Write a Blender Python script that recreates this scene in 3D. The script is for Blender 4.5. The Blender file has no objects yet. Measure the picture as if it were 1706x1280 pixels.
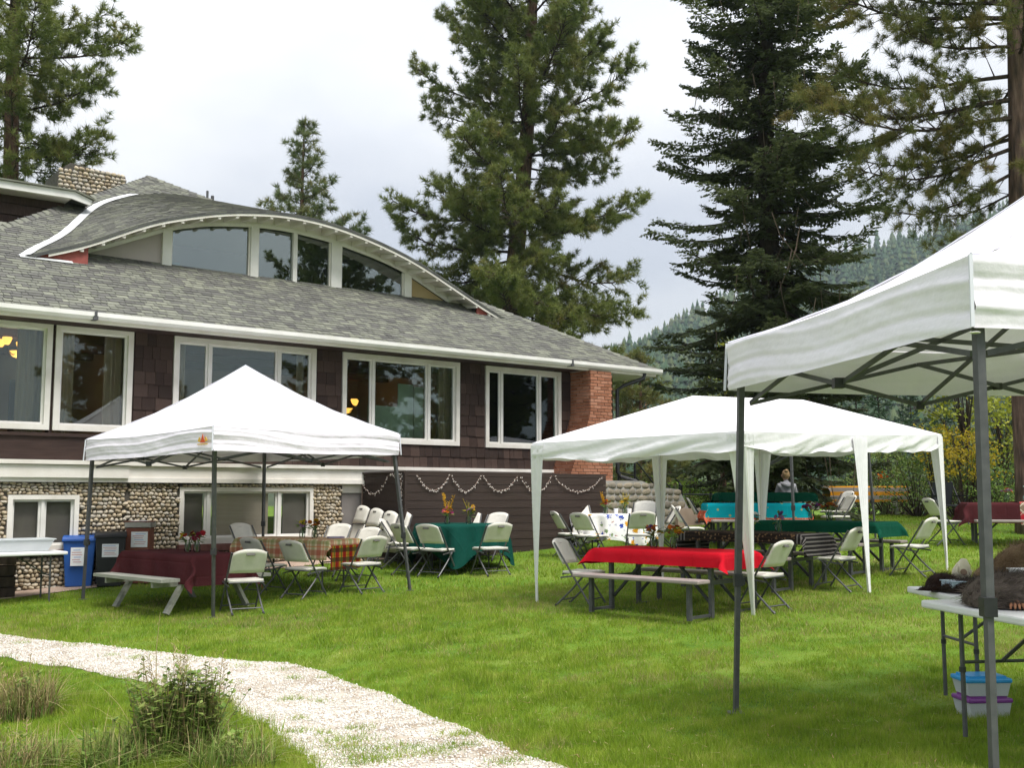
import bpy, math, random
import numpy as np
from mathutils import Vector, Matrix

SC = bpy.context.scene
COL = SC.collection
R = random.Random(11)
RG = np.random.default_rng(11)

# ------------------------------------------------------------------ camera, sky, sun, exposure
F_PX, HORIZON, EYE = 1800.0, 825.0, 1.5
PITCH = math.atan((HORIZON - 640) / F_PX)
cam_data = bpy.data.cameras.new('camera')
cam = bpy.data.objects.new('camera', cam_data); COL.objects.link(cam)
cam_data.sensor_width = 36.0
cam_data.lens = 36.0 * F_PX / 1706.0
cam_data.clip_start = 0.05; cam_data.clip_end = 6000
cam.location = (0, 0, EYE)
cam.rotation_euler = (math.pi / 2 + PITCH, 0, 0)
SC.camera = cam

SUN_DIR = Vector((0.34, -0.40, 1.0)).normalized()      # towards the sun
sun_el = math.asin(SUN_DIR.z); sun_az = math.atan2(SUN_DIR.x, SUN_DIR.y)
world = bpy.data.worlds.new('World'); SC.world = world; world.use_nodes = True
wn, wl = world.node_tree.nodes, world.node_tree.links
for n_ in list(wn): wn.remove(n_)
w_out = wn.new('ShaderNodeOutputWorld')
sky = wn.new('ShaderNodeTexSky'); sky.sky_type = 'NISHITA'; sky.sun_disc = False
sky.sun_elevation = sun_el; sky.sun_rotation = sun_az
bg_sky = wn.new('ShaderNodeBackground'); bg_sky.inputs[1].default_value = 0.06
wl.new(sky.outputs[0], bg_sky.inputs[0])
tc = wn.new('ShaderNodeTexCoord')
sep = wn.new('ShaderNodeSeparateXYZ'); wl.new(tc.outputs['Generated'], sep.inputs[0])
def wmath(op, a, b=None, c=None):
    m = wn.new('ShaderNodeMath'); m.operation = op
    for k, v in enumerate((a, b, c)):
        if v is None: continue
        if isinstance(v, (int, float)): m.inputs[k].default_value = v
        else: wl.new(v, m.inputs[k])
    return m.outputs[0]
zc = wmath('MAXIMUM', sep.outputs[2], 0.0)
den = wmath('ADD', zc, 0.22)
comb = wn.new('ShaderNodeCombineXYZ')
wl.new(wmath('DIVIDE', sep.outputs[0], den), comb.inputs[0])
wl.new(wmath('DIVIDE', sep.outputs[1], den), comb.inputs[1])
comb.inputs[2].default_value = 3.7
cn = wn.new('ShaderNodeTexNoise'); cn.inputs['Scale'].default_value = 1.15
cn.inputs['Detail'].default_value = 5; cn.inputs['Roughness'].default_value = 0.5
wl.new(comb.outputs[0], cn.inputs['Vector'])
cr = wn.new('ShaderNodeValToRGB')
cr.color_ramp.elements[0].position = 0.38; cr.color_ramp.elements[0].color = (0.64, 0.67, 0.745, 1)
cr.color_ramp.elements[1].position = 0.70; cr.color_ramp.elements[1].color = (1.0, 1.0, 1.0, 1)
wl.new(cn.outputs[0], cr.inputs[0])
grad = wmath('MULTIPLY_ADD', zc, 0.44, 0.24)             # an overcast sky is brighter overhead
bg_cl = wn.new('ShaderNodeBackground')
wl.new(cr.outputs[0], bg_cl.inputs[0]); wl.new(grad, bg_cl.inputs[1])
mixw = wn.new('ShaderNodeMixShader'); mixw.inputs[0].default_value = 0.93
wl.new(bg_sky.outputs[0], mixw.inputs[1]); wl.new(bg_cl.outputs[0], mixw.inputs[2])
wl.new(mixw.outputs[0], w_out.inputs[0])

sun_data = bpy.data.lights.new('sun', 'SUN'); sun_data.energy = 1.5; sun_data.angle = math.radians(24)
sun_data.color = (1.0, 0.965, 0.91)
sun = bpy.data.objects.new('sun', sun_data); COL.objects.link(sun)
sun.location = (0, 0, 60); sun.rotation_euler = SUN_DIR.to_track_quat('Z', 'Y').to_euler()

SC.view_settings.view_transform = 'Standard'; SC.view_settings.look = 'None'
SC.view_settings.exposure = 1.68; SC.view_settings.gamma = 1.0; SC.view_settings.use_curve_mapping = False
SC.render.engine = 'CYCLES'
SC.cycles.use_denoising = True
SC.cycles.max_bounces = 7; SC.cycles.transparent_max_bounces = 10
SC.cycles.volume_bounces = 0

# ------------------------------------------------------------------ terrain height and ground picking
GC = (0.607633, 0.060112, -0.175581, 0.012947, -0.000223, -0.002145)
DIPS = ((-.10, -2.9, 16.6, 2.0, 1.7), (-.07, -.6, 18.9, 1.4, 1.3), (-.14, 1.7, 20.4, 1.5, 1.3))      # shallow hollows in the lawn
def gz(x, y):
    x = max(-14.0, min(14.0, x)); yy = max(5.0, min(28.0, y))
    h = GC[0] + GC[1]*x + GC[2]*yy + GC[3]*yy*yy + GC[4]*yy**3 + GC[5]*x*yy
    if y > 28: h -= 0.02 * min(y - 28, 60)
    for a, cx, cy, sx_, sy_ in DIPS: h += a * math.exp(-((x-cx)/sx_)**2/2 - ((y-cy)/sy_)**2/2)
    return h
def gz_np(x, y):
    x = np.clip(x, -14, 14); yy = np.clip(y, 5.0, 28.0)
    h = GC[0] + GC[1]*x + GC[2]*yy + GC[3]*yy*yy + GC[4]*yy**3 + GC[5]*x*yy
    for a, cx, cy, sx_, sy_ in DIPS: h = h + a * np.exp(-((x-cx)/sx_)**2/2 - ((y-cy)/sy_)**2/2)
    return h - 0.02 * np.clip(y - 28, 0, 60)
def G(px, py):
    """ground point seen at a pixel of the 1706 x 1280 photograph"""
    a = (px - 853) / F_PX; b = (640 - py) / F_PX
    dy = math.cos(PITCH) - b * math.sin(PITCH); dz = math.sin(PITCH) + b * math.cos(PITCH)
    a, dz = a / dy, dz / dy
    t = 2.0
    while t < 60:
        if EYE + t * dz <= gz(a * t, t): break
        t += 0.02
    return Vector((a * t, t, gz(a * t, t)))
def at(px, d):
    """ground point in the column of a pixel, d metres away"""
    x = (px - 853) / F_PX * d
    return Vector((x, d, gz(x, d)))

# ------------------------------------------------------------------ object helpers
def tag(o, label=None, cat=None, group=None, kind=None):
    if label: o['label'] = label
    if cat: o['category'] = cat
    if group: o['group'] = group
    if kind: o['kind'] = kind
    return o
def empty(name, loc=(0, 0, 0), rz=0.0, label=None, cat=None, group=None):
    o = bpy.data.objects.new(name, None); COL.objects.link(o)
    o.empty_display_size = 0.2
    o.location = loc; o.rotation_euler = (0, 0, rz)
    return tag(o, label, cat, group)
def link_mesh(name, me, parent=None, loc=None, rot=None, scale=None):
    o = bpy.data.objects.new(name, me); COL.objects.link(o)
    if parent: o.parent = parent
    if loc is not None: o.location = loc
    if rot is not None: o.rotation_euler = rot
    if scale is not None: o.scale = scale
    return o
def copy_tree(o, parent=None):
    c = o.copy(); COL.objects.link(c)
    if parent: c.parent = parent
    for ch in list(o.children): copy_tree(ch, c)
    return c

def np_mesh(name, V, F, mat, smooth=False, uv=None):
    """mesh from arrays; all faces with the same number of corners"""
    V = np.asarray(V, dtype=np.float32).reshape(-1, 3); F = np.asarray(F, dtype=np.int32)
    k = F.shape[1]
    me = bpy.data.meshes.new(name)
    me.vertices.add(len(V)); me.vertices.foreach_set('co', V.ravel())
    me.loops.add(F.size); me.loops.foreach_set('vertex_index', F.ravel())
    me.polygons.add(len(F))
    me.polygons.foreach_set('loop_start', np.arange(0, F.size, k, dtype=np.int32))
    if smooth: me.polygons.foreach_set('use_smooth', np.ones(len(F), dtype=bool))
    me.update(calc_edges=True)
    if uv is not None:
        l = me.uv_layers.new(name='UVMap')
        l.data.foreach_set('uv', np.asarray(uv, dtype=np.float32)[F.ravel()].ravel())
    if mat: me.materials.append(mat)
    return me

class MB:
    """collects simple solids and links them as one mesh object"""
    def __init__(s): s.v = []; s.f = []
    def add(s, vs, fs):
        n = len(s.v); s.v.extend([tuple(v) for v in vs]); s.f.extend([[i + n for i in f] for f in fs]); return s
    def box(s, c, size, rot=None):
        x, y, z = (k / 2 for k in size)
        vs = [Vector((a*x, b*y, d*z)) for d in (-1, 1) for b in (-1, 1) for a in (-1, 1)]
        if rot is not None: vs = [rot @ v for v in vs]
        c = Vector(c)
        return s.add([v + c for v in vs], [(0,2,3,1),(4,5,7,6),(0,1,5,4),(2,6,7,3),(0,4,6,2),(1,3,7,5)])
    def bar(s, a, b, w, h=None, up=(0, 0, 1)):
        a, b = Vector(a), Vector(b); d = b - a; L = d.length
        if L < 1e-6: return s
        d.normalize(); up = Vector(up)
        if abs(d.dot(up)) > 0.98: up = Vector((0, 1, 0)) if abs(d.y) < .9 else Vector((1, 0, 0))
        sx = d.cross(up).normalized(); sz = sx.cross(d)
        m = Matrix((sx, d, sz)).transposed()
        return s.box((a + b) / 2, (w, L, h or w), m)
    def tube(s, pts, r, seg=7, cap=True):
        pts = [Vector(p) for p in pts]; n = len(pts)
        rs = r if isinstance(r, (list, tuple)) else [r] * n
        vs, fs = [], []; prev = None
        for i, p in enumerate(pts):
            d = (pts[min(i+1, n-1)] - pts[max(i-1, 0)])
            d = d.normalized() if d.length > 1e-9 else Vector((0, 0, 1))
            if prev is None:
                ref = Vector((0, 0, 1)) if abs(d.z) < .9 else Vector((1, 0, 0))
                sx = d.cross(ref).normalized()
            else:
                sx = (prev - d * prev.dot(d)).normalized()
            prev = sx; sy = d.cross(sx)
            for k in range(seg):
                a = 2 * math.pi * k / seg
                vs.append(p + (sx * math.cos(a) + sy * math.sin(a)) * rs[i])
        for i in range(n - 1):
            for k in range(seg):
                k2 = (k + 1) % seg
                fs.append((i*seg+k, i*seg+k2, (i+1)*seg+k2, (i+1)*seg+k))
        if cap:
            fs.append(tuple(range(seg))[::-1]); fs.append(tuple((n-1)*seg + k for k in range(seg)))
        return s.add(vs, fs)
    def lathe(s, prof, seg=12, c=(0, 0, 0)):
        vs, fs = [], []; c = Vector(c)
        for r, z in prof:
            for k in range(seg):
                a = 2*math.pi*k/seg; vs.append(c + Vector((r*math.cos(a), r*math.sin(a), z)))
        for i in range(len(prof)-1):
            for k in range(seg):
                k2 = (k+1) % seg; fs.append((i*seg+k, i*seg+k2, (i+1)*seg+k2, (i+1)*seg+k))
        fs.append(tuple(range(seg))[::-1]); fs.append(tuple((len(prof)-1)*seg+k for k in range(seg)))
        return s.add(vs, fs)
    def prism(s, poly, d):
        """poly: 3-D outline, d: extrusion vector"""
        n = len(poly); d = Vector(d); vs = [Vector(p) for p in poly] + [Vector(p) + d for p in poly]
        fs = [tuple(range(n))[::-1], tuple(range(n, 2*n))] + [(i, (i+1) % n, n+(i+1) % n, n+i) for i in range(n)]
        return s.add(vs, fs)
    def mesh(s, name, mat, smooth=False):
        me = bpy.data.meshes.new(name); me.from_pydata(s.v, [], s.f)
        if smooth:
            me.polygons.foreach_set('use_smooth', [True] * len(me.polygons))
        if mat: me.materials.append(mat)
        me.update(); return me
    def build(s, name, mat, parent=None, smooth=False, bevel=0, **kw):
        o = link_mesh(name, s.mesh(name, mat, smooth), parent, **kw)
        if bevel:
            b = o.modifiers.new('bevel', 'BEVEL'); b.width = bevel; b.segments = 2; b.limit_method = 'ANGLE'
        return o

def grid_faces(nu, nv, wrap=False):
    i = np.arange(nu if wrap else nu - 1); j = np.arange(nv - 1)
    I, J = np.meshgrid(i, j, indexing='ij'); I2 = (I + 1) % nu
    return np.stack([I*nv+J, I2*nv+J, I2*nv+J+1, I*nv+J+1], -1).reshape(-1, 4)

# ------------------------------------------------------------------ materials
def M(name, cols, rough=0.65, spec=0.3, nscale=0.0, nw=1.0, rnd=0.0, detail=4, bump=0.0, bscale=40.0, bdist=0.01,
      trans=0.0, metal=0.0, coord='Object', stretch=None, emit=0.0, alpha=1.0):
    m = bpy.data.materials.new(name); m.use_nodes = True
    nt = m.node_tree; N, L = nt.nodes, nt.links
    b = N['Principled BSDF']; out = N['Material Output']
    b.inputs['Roughness'].default_value = rough; b.inputs['Specular IOR Level'].default_value = spec
    b.inputs['Metallic'].default_value = metal
    if not isinstance(cols, list): cols = [cols]
    def mth(op, a, c):
        k = N.new('ShaderNodeMath'); k.operation = op
        for i, v in enumerate((a, c)):
            if isinstance(v, (int, float)): k.inputs[i].default_value = v
            else: L.new(v, k.inputs[i])
        return k.outputs[0]
    vec = None
    def coords():
        nonlocal vec
        if vec is None:
            t = N.new('ShaderNodeTexCoord'); vec = t.outputs[coord]
            if stretch:
                mp = N.new('ShaderNodeMapping'); mp.inputs['Scale'].default_value = stretch
                L.new(vec, mp.inputs[0]); vec = mp.outputs[0]
        return vec
    col_sock = None
    if len(cols) > 1:
        fac = 0.0
        if nscale:
            n = N.new('ShaderNodeTexNoise'); n.inputs['Scale'].default_value = nscale; n.inputs['Detail'].default_value = detail
            L.new(coords(), n.inputs['Vector'])
            mr = N.new('ShaderNodeMapRange'); mr.inputs[1].default_value = 0.28; mr.inputs[2].default_value = 0.72
            L.new(n.outputs[0], mr.inputs[0])
            fac = mth('MULTIPLY', mr.outputs[0], nw)
        if rnd:
            g = N.new('ShaderNodeNewGeometry'); oi = N.new('ShaderNodeObjectInfo')
            r_ = mth('FRACT', mth('ADD', g.outputs['Random Per Island'], oi.outputs['Random']), 0.0)
            fac = mth('ADD', fac, mth('MULTIPLY', r_, rnd))
        cr_ = N.new('ShaderNodeValToRGB'); e = cr_.color_ramp.elements
        while len(e) < len(cols): e.new(0.5)
        for i, c in enumerate(cols):
            e[i].position = i / (len(cols) - 1); e[i].color = (*c, 1)
        if isinstance(fac, float): cr_.inputs[0].default_value = fac
        else: L.new(fac, cr_.inputs[0])
        col_sock = cr_.outputs[0]; L.new(col_sock, b.inputs['Base Color'])
    else:
        b.inputs['Base Color'].default_value = (*cols[0], 1)
    if bump:
        n2 = N.new('ShaderNodeTexNoise'); n2.inputs['Scale'].default_value = bscale; n2.inputs['Detail'].default_value = 5
        L.new(coords(), n2.inputs['Vector'])
        bp = N.new('ShaderNodeBump'); bp.inputs['Strength'].default_value = bump; bp.inputs['Distance'].default_value = bdist
        L.new(n2.outputs[0], bp.inputs['Height']); L.new(bp.outputs[0], b.inputs['Normal'])
    if emit:
        b.inputs['Emission Color'].default_value = (*cols[0], 1); b.inputs['Emission Strength'].default_value = emit
    if alpha < 1: b.inputs['Alpha'].default_value = alpha
    if trans:
        tr = N.new('ShaderNodeBsdfTranslucent'); mx = N.new('ShaderNodeMixShader'); mx.inputs[0].default_value = trans
        if col_sock: L.new(col_sock, tr.inputs[0])
        else: tr.inputs[0].default_value = (*cols[0], 1)
        L.new(b.outputs[0], mx.inputs[1]); L.new(tr.outputs[0], mx.inputs[2]); L.new(mx.outputs[0], out.inputs[0])
    m['_c'] = 1
    return m

def glass_mat(name, tint, gloss=0.35, rough=0.0):
    m = bpy.data.materials.new(name); m.use_nodes = True
    N, L = m.node_tree.nodes, m.node_tree.links
    N.remove(N['Principled BSDF']); out = N['Material Output']
    t = N.new('ShaderNodeBsdfTransparent'); t.inputs[0].default_value = (*tint, 1)
    g = N.new('ShaderNodeBsdfGlossy'); g.inputs['Roughness'].default_value = rough; g.inputs[0].default_value = (.88, .98, .94, 1)
    lw = N.new('ShaderNodeLayerWeight'); lw.inputs[0].default_value = gloss
    mx = N.new('ShaderNodeMixShader')
    L.new(lw.outputs['Fresnel'], mx.inputs[0]); L.new(t.outputs[0], mx.inputs[1]); L.new(g.outputs[0], mx.inputs[2])
    L.new(mx.outputs[0], out.inputs[0])
    return m

def cloth_mat(name, build, rough=0.85):
    """build(N, L, u, v, mth, mix) -> colour socket; u, v run over the flat cloth in metres"""
    m = bpy.data.materials.new(name); m.use_nodes = True
    N, L = m.node_tree.nodes, m.node_tree.links
    b = N['Principled BSDF']; b.inputs['Roughness'].default_value = .95; b.inputs['Specular IOR Level'].default_value = 0.06
    uv = N.new('ShaderNodeUVMap'); uv.uv_map = 'UVMap'
    s = N.new('ShaderNodeSeparateXYZ'); L.new(uv.outputs[0], s.inputs[0])
    def mth(op, *a):
        k = N.new('ShaderNodeMath'); k.operation = op
        for i, v in enumerate(a):
            if isinstance(v, (int, float)): k.inputs[i].default_value = v
            else: L.new(v, k.inputs[i])
        return k.outputs[0]
    def mix(f, c1, c2):
        k = N.new('ShaderNodeMix'); k.data_type = 'RGBA'
        for sock, v in ((k.inputs[0], f), (k.inputs[6], c1), (k.inputs[7], c2)):
            if isinstance(v, (int, float)): sock.default_value = v
            elif isinstance(v, tuple): sock.default_value = (*v, 1)
            else: L.new(v, sock)
        return k.outputs[2]
    c = build(N, L, s.outputs[0], s.outputs[1], mth, mix, uv.outputs[0])
    L.new(c, b.inputs['Base Color'])
    nz = N.new('ShaderNodeTexNoise'); nz.inputs['Scale'].default_value = 9; L.new(uv.outputs[0], nz.inputs[0])
    def crease(sock, per):
        f = mth('ABSOLUTE', mth('SUBTRACT', mth('FRACT', mth('ADD', mth('DIVIDE', sock, per), 50.25)), .5))
        return mth('MINIMUM', mth('MULTIPLY', f, per / .02), 1.0)      # ironed-in fold lines
    hgt = mth('ADD', nz.outputs[0], mth('MULTIPLY', mth('ADD', crease(s.outputs[0], .44), crease(s.outputs[1], .40)), .35))
    bp = N.new('ShaderNodeBump'); bp.inputs['Strength'].default_value = 0.45; bp.inputs['Distance'].default_value = 0.02
    L.new(hgt, bp.inputs['Height']); L.new(bp.outputs[0], b.inputs['Normal'])
    return m
def stripe(mth, x, period, lo, hi, shift=0.0):
    f = mth('FRACT', mth('ADD', mth('DIVIDE', x, period), shift + 100.0))
    return mth('MULTIPLY', mth('GREATER_THAN', f, lo), mth('LESS_THAN', f, hi))

MT = {}
MT['white_metal'] = M('white_paint', [(.66,.64,.60),(.76,.75,.72)], .5, nscale=3, bump=.08, bscale=25)
MT['trim'] = M('trim_paint', [(.60,.56,.50),(.76,.73,.68)], .55, nscale=2.2, bump=.15, bscale=30)
MT['sash'] = M('sash_paint', [(.62,.60,.56),(.74,.72,.69)], .45, nscale=3)
MT['darkmetal'] = M('dark_grey_metal', [(.055,.056,.058),(.085,.085,.088)], .45, .5, nscale=20)
MT['blackmetal'] = M('black_metal', [(.012,.012,.014),(.03,.03,.032)], .45, .5, nscale=15)
MT['plastic_white'] = M('white_moulded_plastic', [(.60,.575,.505),(.74,.71,.635)], .5, .4, nscale=6, bump=.05, bscale=90)
MT['slot'] = M('dark_slot', (.10,.095,.085), .8)
MT['table_white'] = M('white_table_plastic', [(.66,.66,.65),(.74,.74,.73)], .5, .4, nscale=5, bump=.1, bscale=60)
MT['table_taupe'] = M('taupe_bench_plastic', [(.25,.205,.19),(.33,.28,.26)], .55, .35, nscale=7, bump=.1, bscale=70)
MT['shingle_wood'] = M('brown_stained_shingle', [(.018,.0108,.0085),(.042,.025,.0195),(.076,.048,.038)], .75, .25, nscale=3.5, nw=.35, rnd=.75,
                       bump=.5, bscale=9, stretch=(9,9,1.2), bdist=.012)
MT['brown_board'] = M('brown_stained_board', [(.031,.0175,.0145),(.052,.031,.025)], .7, .25, nscale=2.5, bump=.3, bscale=10, stretch=(1,1,10))
MT['roof'] = M('grey_green_shingle', [(.086,.084,.079),(.125,.123,.112),(.162,.165,.135),(.222,.226,.178)], .9, .15, nscale=2.2, nw=.35, rnd=.72,
               bump=.35, bscale=160, bdist=.004)
MT['roof_under'] = M('roof_felt', (.05,.05,.052), .9)
MT['stone'] = M('river_stone', [(.20,.155,.105),(.36,.29,.195),(.50,.42,.30),(.38,.35,.30),(.60,.52,.40)], .7, .3, nscale=9, nw=.25, rnd=.8, bump=.25, bscale=35)
MT['mortar'] = M('dark_mortar', [(.055,.05,.043),(.10,.09,.075)], .95, nscale=20, bump=.6, bscale=60)
MT['brick'] = M('red_brick', [(.19,.078,.045),(.29,.12,.066),(.36,.16,.095),(.40,.21,.14)], .85, .2, nscale=12, nw=.3, rnd=.75, bump=.3, bscale=90)
MT['brick_mortar'] = M('brick_mortar', [(.28,.22,.18),(.38,.31,.26)], .95, nscale=30, bump=.4, bscale=100)
MT['rubble'] = M('grey_rubble_stone', [(.15,.135,.11),(.26,.23,.18),(.37,.31,.22)], .85, .2, nscale=5, nw=.5, rnd=.6, bump=.6, bscale=18, bdist=.02)
MT['red_paint'] = M('red_brown_paint', [(.22,.055,.045),(.32,.085,.07)], .6, nscale=6)
MT['sill_red'] = M('red_brown_sill', [(.16,.06,.05),(.24,.11,.095)], .8, nscale=8, bump=.2)
MT['flashing'] = M('pale_metal_flashing', [(.52,.53,.53),(.68,.69,.69)], .45, .5, nscale=4)
MT['stage'] = M('dark_brown_plank', [(.032,.022,.018),(.054,.038,.031)], .7, .2, nscale=2.5, nw=.6, rnd=.4, bump=.35, bscale=14, stretch=(.6,6,6))
MT['interior'] = M('tan_interior', [(.40,.31,.20),(.48,.39,.27)], .9, nscale=1.2)
MT['ceiling'] = M('interior_ceiling', (.12,.075,.045), .9)
MT['blind'] = M('tan_blind', [(.48,.41,.355),(.56,.49,.43)], .8, nscale=4, stretch=(.3,.3,9))
MT['blind_dark'] = M('grey_screen', [(.17,.155,.145),(.22,.20,.19)], .8, nscale=3)
MT['curtain'] = M('tan_curtain', [(.33,.26,.17),(.42,.34,.24)], .9, nscale=8, stretch=(6,6,.3))
MT['glass_low'] = glass_mat('basement_glass', (.92,.92,.90), .13)
MT['glass'] = glass_mat('window_glass', (.86,.88,.86), .40)
MT['glass_dorm'] = glass_mat('dormer_glass', (.42,.56,.50), .66)
MT['green_board'] = M('pale_green_board', [(.36,.50,.36),(.44,.57,.43)], .7, nscale=2)
MT['lamp'] = M('amber_lamp_shade', (1.0,.50,.09), .5, emit=.75)
MT['lamp_metal'] = M('bronze_metal', (.07,.045,.025), .4, metal=.7)
MT['canopy'] = M('white_canopy_fabric', [(.77,.725,.79),(.85,.80,.87),(.87,.825,.885)], .75, .25, nscale=1.1, detail=7, bump=.55, bscale=6, bdist=.03, trans=.12)
MT['canopy2'] = M('white_party_tent_sheet', [(.83,.81,.84),(.89,.875,.895)], .6, .3, nscale=1.2, bump=.4, bscale=7, bdist=.025, trans=.14)
MT['seam'] = M('seam_tape', (.66,.66,.72), .8)
MT['bin_blue'] = M('blue_bin_plastic', [(.012,.07,.30),(.02,.10,.38)], .5, .4, nscale=4)
MT['bin_black'] = M('black_bin_plastic', [(.014,.014,.016),(.024,.024,.026)], .5, .4, nscale=4)
MT['bin_brown'] = M('brown_bin_panel', [(.16,.05,.03),(.22,.075,.045)], .7, nscale=5)
MT['paper'] = M('white_paper', (.78,.78,.80), .9)
MT['ink_red'] = M('red_ink', (.55,.25,.27), .9)
MT['ink_blue'] = M('blue_ink', (.25,.33,.62), .9)
MT['clear_bin'] = M('clear_storage_plastic', [(.62,.66,.68),(.72,.75,.76)], .4, .5, nscale=3, trans=.35)
MT['lid_blue'] = M('blue_lid_plastic', (.02,.27,.60), .4, .5)
MT['lid_purple'] = M('purple_lid_plastic', (.17,.035,.22), .4, .5)
MT['grey_wood'] = M('weathered_grey_wood', [(.22,.22,.185),(.34,.34,.295)], .8, .2, nscale=2.5, bump=.3, bscale=9, stretch=(.5,7,7))
MT['bark_pine'] = M('pine_bark', [(.055,.034,.025),(.12,.07,.05),(.19,.115,.08)], .95, .1, nscale=6, bump=1.0, bscale=5, bdist=.06, stretch=(2.4,2.4,.55))
MT['bark_red'] = M('orange_pine_bark', [(.045,.035,.03),(.125,.082,.062),(.215,.148,.115)], .95, .1, nscale=4, bump=1.0, bscale=5, bdist=.06, stretch=(2.6,2.6,.45))
MT['bark_dark'] = M('dark_bark', [(.028,.022,.018),(.075,.055,.043)], .95, .1, nscale=6, bump=.8, bscale=6, bdist=.04, stretch=(2,2,.6))
MT['needle'] = M('pine_needles', [(.072,.11,.028),(.14,.18,.043),(.21,.23,.062),(.30,.19,.08)], .6, .25, nscale=.9, nw=.62, rnd=.34, trans=.4)
MT['needle_far'] = M('far_pine_needles', [(.065,.10,.040),(.11,.155,.055),(.18,.19,.07),(.30,.21,.09)], .6, .25, nscale=.7, nw=.6, rnd=.38, trans=.4)
MT['needle_far2'] = M('slope_fir_needles', [(.03,.065,.035),(.05,.095,.05),(.085,.125,.055)], .7, .2, nscale=.6, nw=.6, rnd=.35, trans=.2)
MT['needle_warm'] = M('warm_pine_needles', [(.065,.10,.028),(.12,.15,.04),(.19,.175,.05),(.25,.15,.06)], .6, .25, nscale=.8, nw=.62, rnd=.36, trans=.4)
MT['needle_fir'] = M('fir_needles', [(.050,.068,.028),(.09,.113,.045),(.15,.17,.068)], .65, .2, nscale=.9, nw=.6, rnd=.4, trans=.35)
MT['leaf_yellow'] = M('yellow_green_leaves', [(.16,.20,.028),(.28,.31,.034),(.44,.40,.04)], .6, .25, nscale=1.1, nw=.55, rnd=.4, trans=.35)
MT['leaf_gold'] = M('golden_leaves', [(.20,.20,.03),(.45,.33,.02),(.58,.42,.03)], .6, .25, nscale=1.4, nw=.5, rnd=.45, trans=.35)
MT['leaf_olive'] = M('olive_leaves', [(.07,.10,.025),(.14,.175,.04),(.23,.24,.06)], .6, .25, nscale=1.1, nw=.5, rnd=.45, trans=.3)
MT['leaf_green'] = M('mid_green_leaves', [(.07,.125,.03),(.14,.225,.045),(.24,.32,.06)], .6, .25, nscale=1.1, nw=.5, rnd=.45, trans=.3)
MT['leaf_bright'] = M('bright_green_leaves', [(.12,.20,.03),(.20,.32,.045),(.30,.42,.07)], .6, .25, nscale=1.1, nw=.5, rnd=.45, trans=.35)
MT['leaf_red'] = M('rusty_leaves', [(.16,.075,.04),(.26,.14,.08),(.24,.19,.09)], .7, .2, nscale=1.1, nw=.5, rnd=.45, trans=.3)
MT['hill_tree'] = M('hill_conifers', [(.022,.046,.028),(.045,.078,.040),(.10,.115,.05)], .8, .1, nscale=.012, nw=.5, rnd=.6)
MT['hill_ground'] = M('hill_ground', [(.03,.05,.025),(.06,.075,.035)], .95, nscale=.02)
MT['grass_dry'] = M('dry_lawn_grass', [(.20,.20,.06),(.34,.31,.11),(.45,.40,.19)], .7, .2, nscale=4, nw=.5, rnd=.5, trans=.3)
MT['grass'] = M('lawn_grass', [(.098,.175,.014),(.19,.29,.020),(.28,.375,.036),(.44,.41,.12)], .55, .25, nscale=3.6, nw=.70, rnd=.30, detail=9, trans=.35)
MT['soil'] = M('lawn_soil', [(.055,.115,.012),(.11,.19,.02),(.18,.22,.045)], .95, .1, nscale=.9, detail=8, bump=.6, bscale=30, bdist=.03)
MT['gravel'] = M('pale_gravel_bed', [(.30,.235,.165),(.47,.41,.33),(.60,.555,.485),(.66,.63,.57)], .9, .2, nscale=3.5, detail=12, bump=.8, bscale=70, bdist=.02)
MT['pebble'] = M('crushed_stone', [(.36,.28,.20),(.58,.53,.46),(.70,.67,.61),(.48,.46,.43),(.76,.735,.68)], .85, .2, rnd=1.0)
MT['walk'] = M('pinkish_concrete', [(.36,.26,.20),(.46,.35,.28)], .9, nscale=3, detail=6, bump=.3, bscale=40)
MT['paver'] = M('pink_paver', [(.33,.23,.19),(.42,.31,.26)], .9, nscale=6, nw=.4, rnd=.6, bump=.2, bscale=40)
MT['concrete'] = M('grey_concrete', [(.30,.285,.26),(.40,.38,.345)], .9, nscale=5, bump=.3, bscale=30)
MT['dry'] = M('dry_stems', [(.19,.14,.06),(.33,.26,.12),(.45,.38,.19)], .8, .2, rnd=1.0, trans=.2)
MT['weed'] = M('weed_leaves', [(.085,.15,.025),(.155,.25,.04),(.26,.33,.08),(.20,.19,.07)], .6, .25, rnd=1.0, trans=.3)
MT['stem'] = M('green_stem', (.08,.15,.04), .6)
MT['jar'] = glass_mat('jar_glass', (.88,.92,.90), .25, .02)
MT['bulb'] = M('small_clear_bulb', (.66,.60,.55), .4, .5)
MT['wire'] = M('pale_wire', (.30,.21,.17), .7)
MT['bone'] = M('bone', [(.60,.53,.38),(.72,.66,.52)], .6, nscale=20)
MT['fabric_black'] = M('black_chair_fabric', (.025,.027,.032), .85)
MT['lantern'] = M('green_lantern_glass', (.20,.33,.29), .25, .5)
# ------------------------------------------------------------------ ground, path, walk, patio, hill
PHI = math.radians(51.91665645)
FU = Vector((math.sin(PHI), math.cos(PHI), 0)); FN = Vector((math.cos(PHI), -math.sin(PHI), 0))
W0 = Vector((-7.74, 16.3, 0))
def fw(s, off, z=0.0):
    """facade coordinates (along, outward, up) -> world"""
    return W0 + FU * s + FN * off + Vector((0, 0, z))

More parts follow.
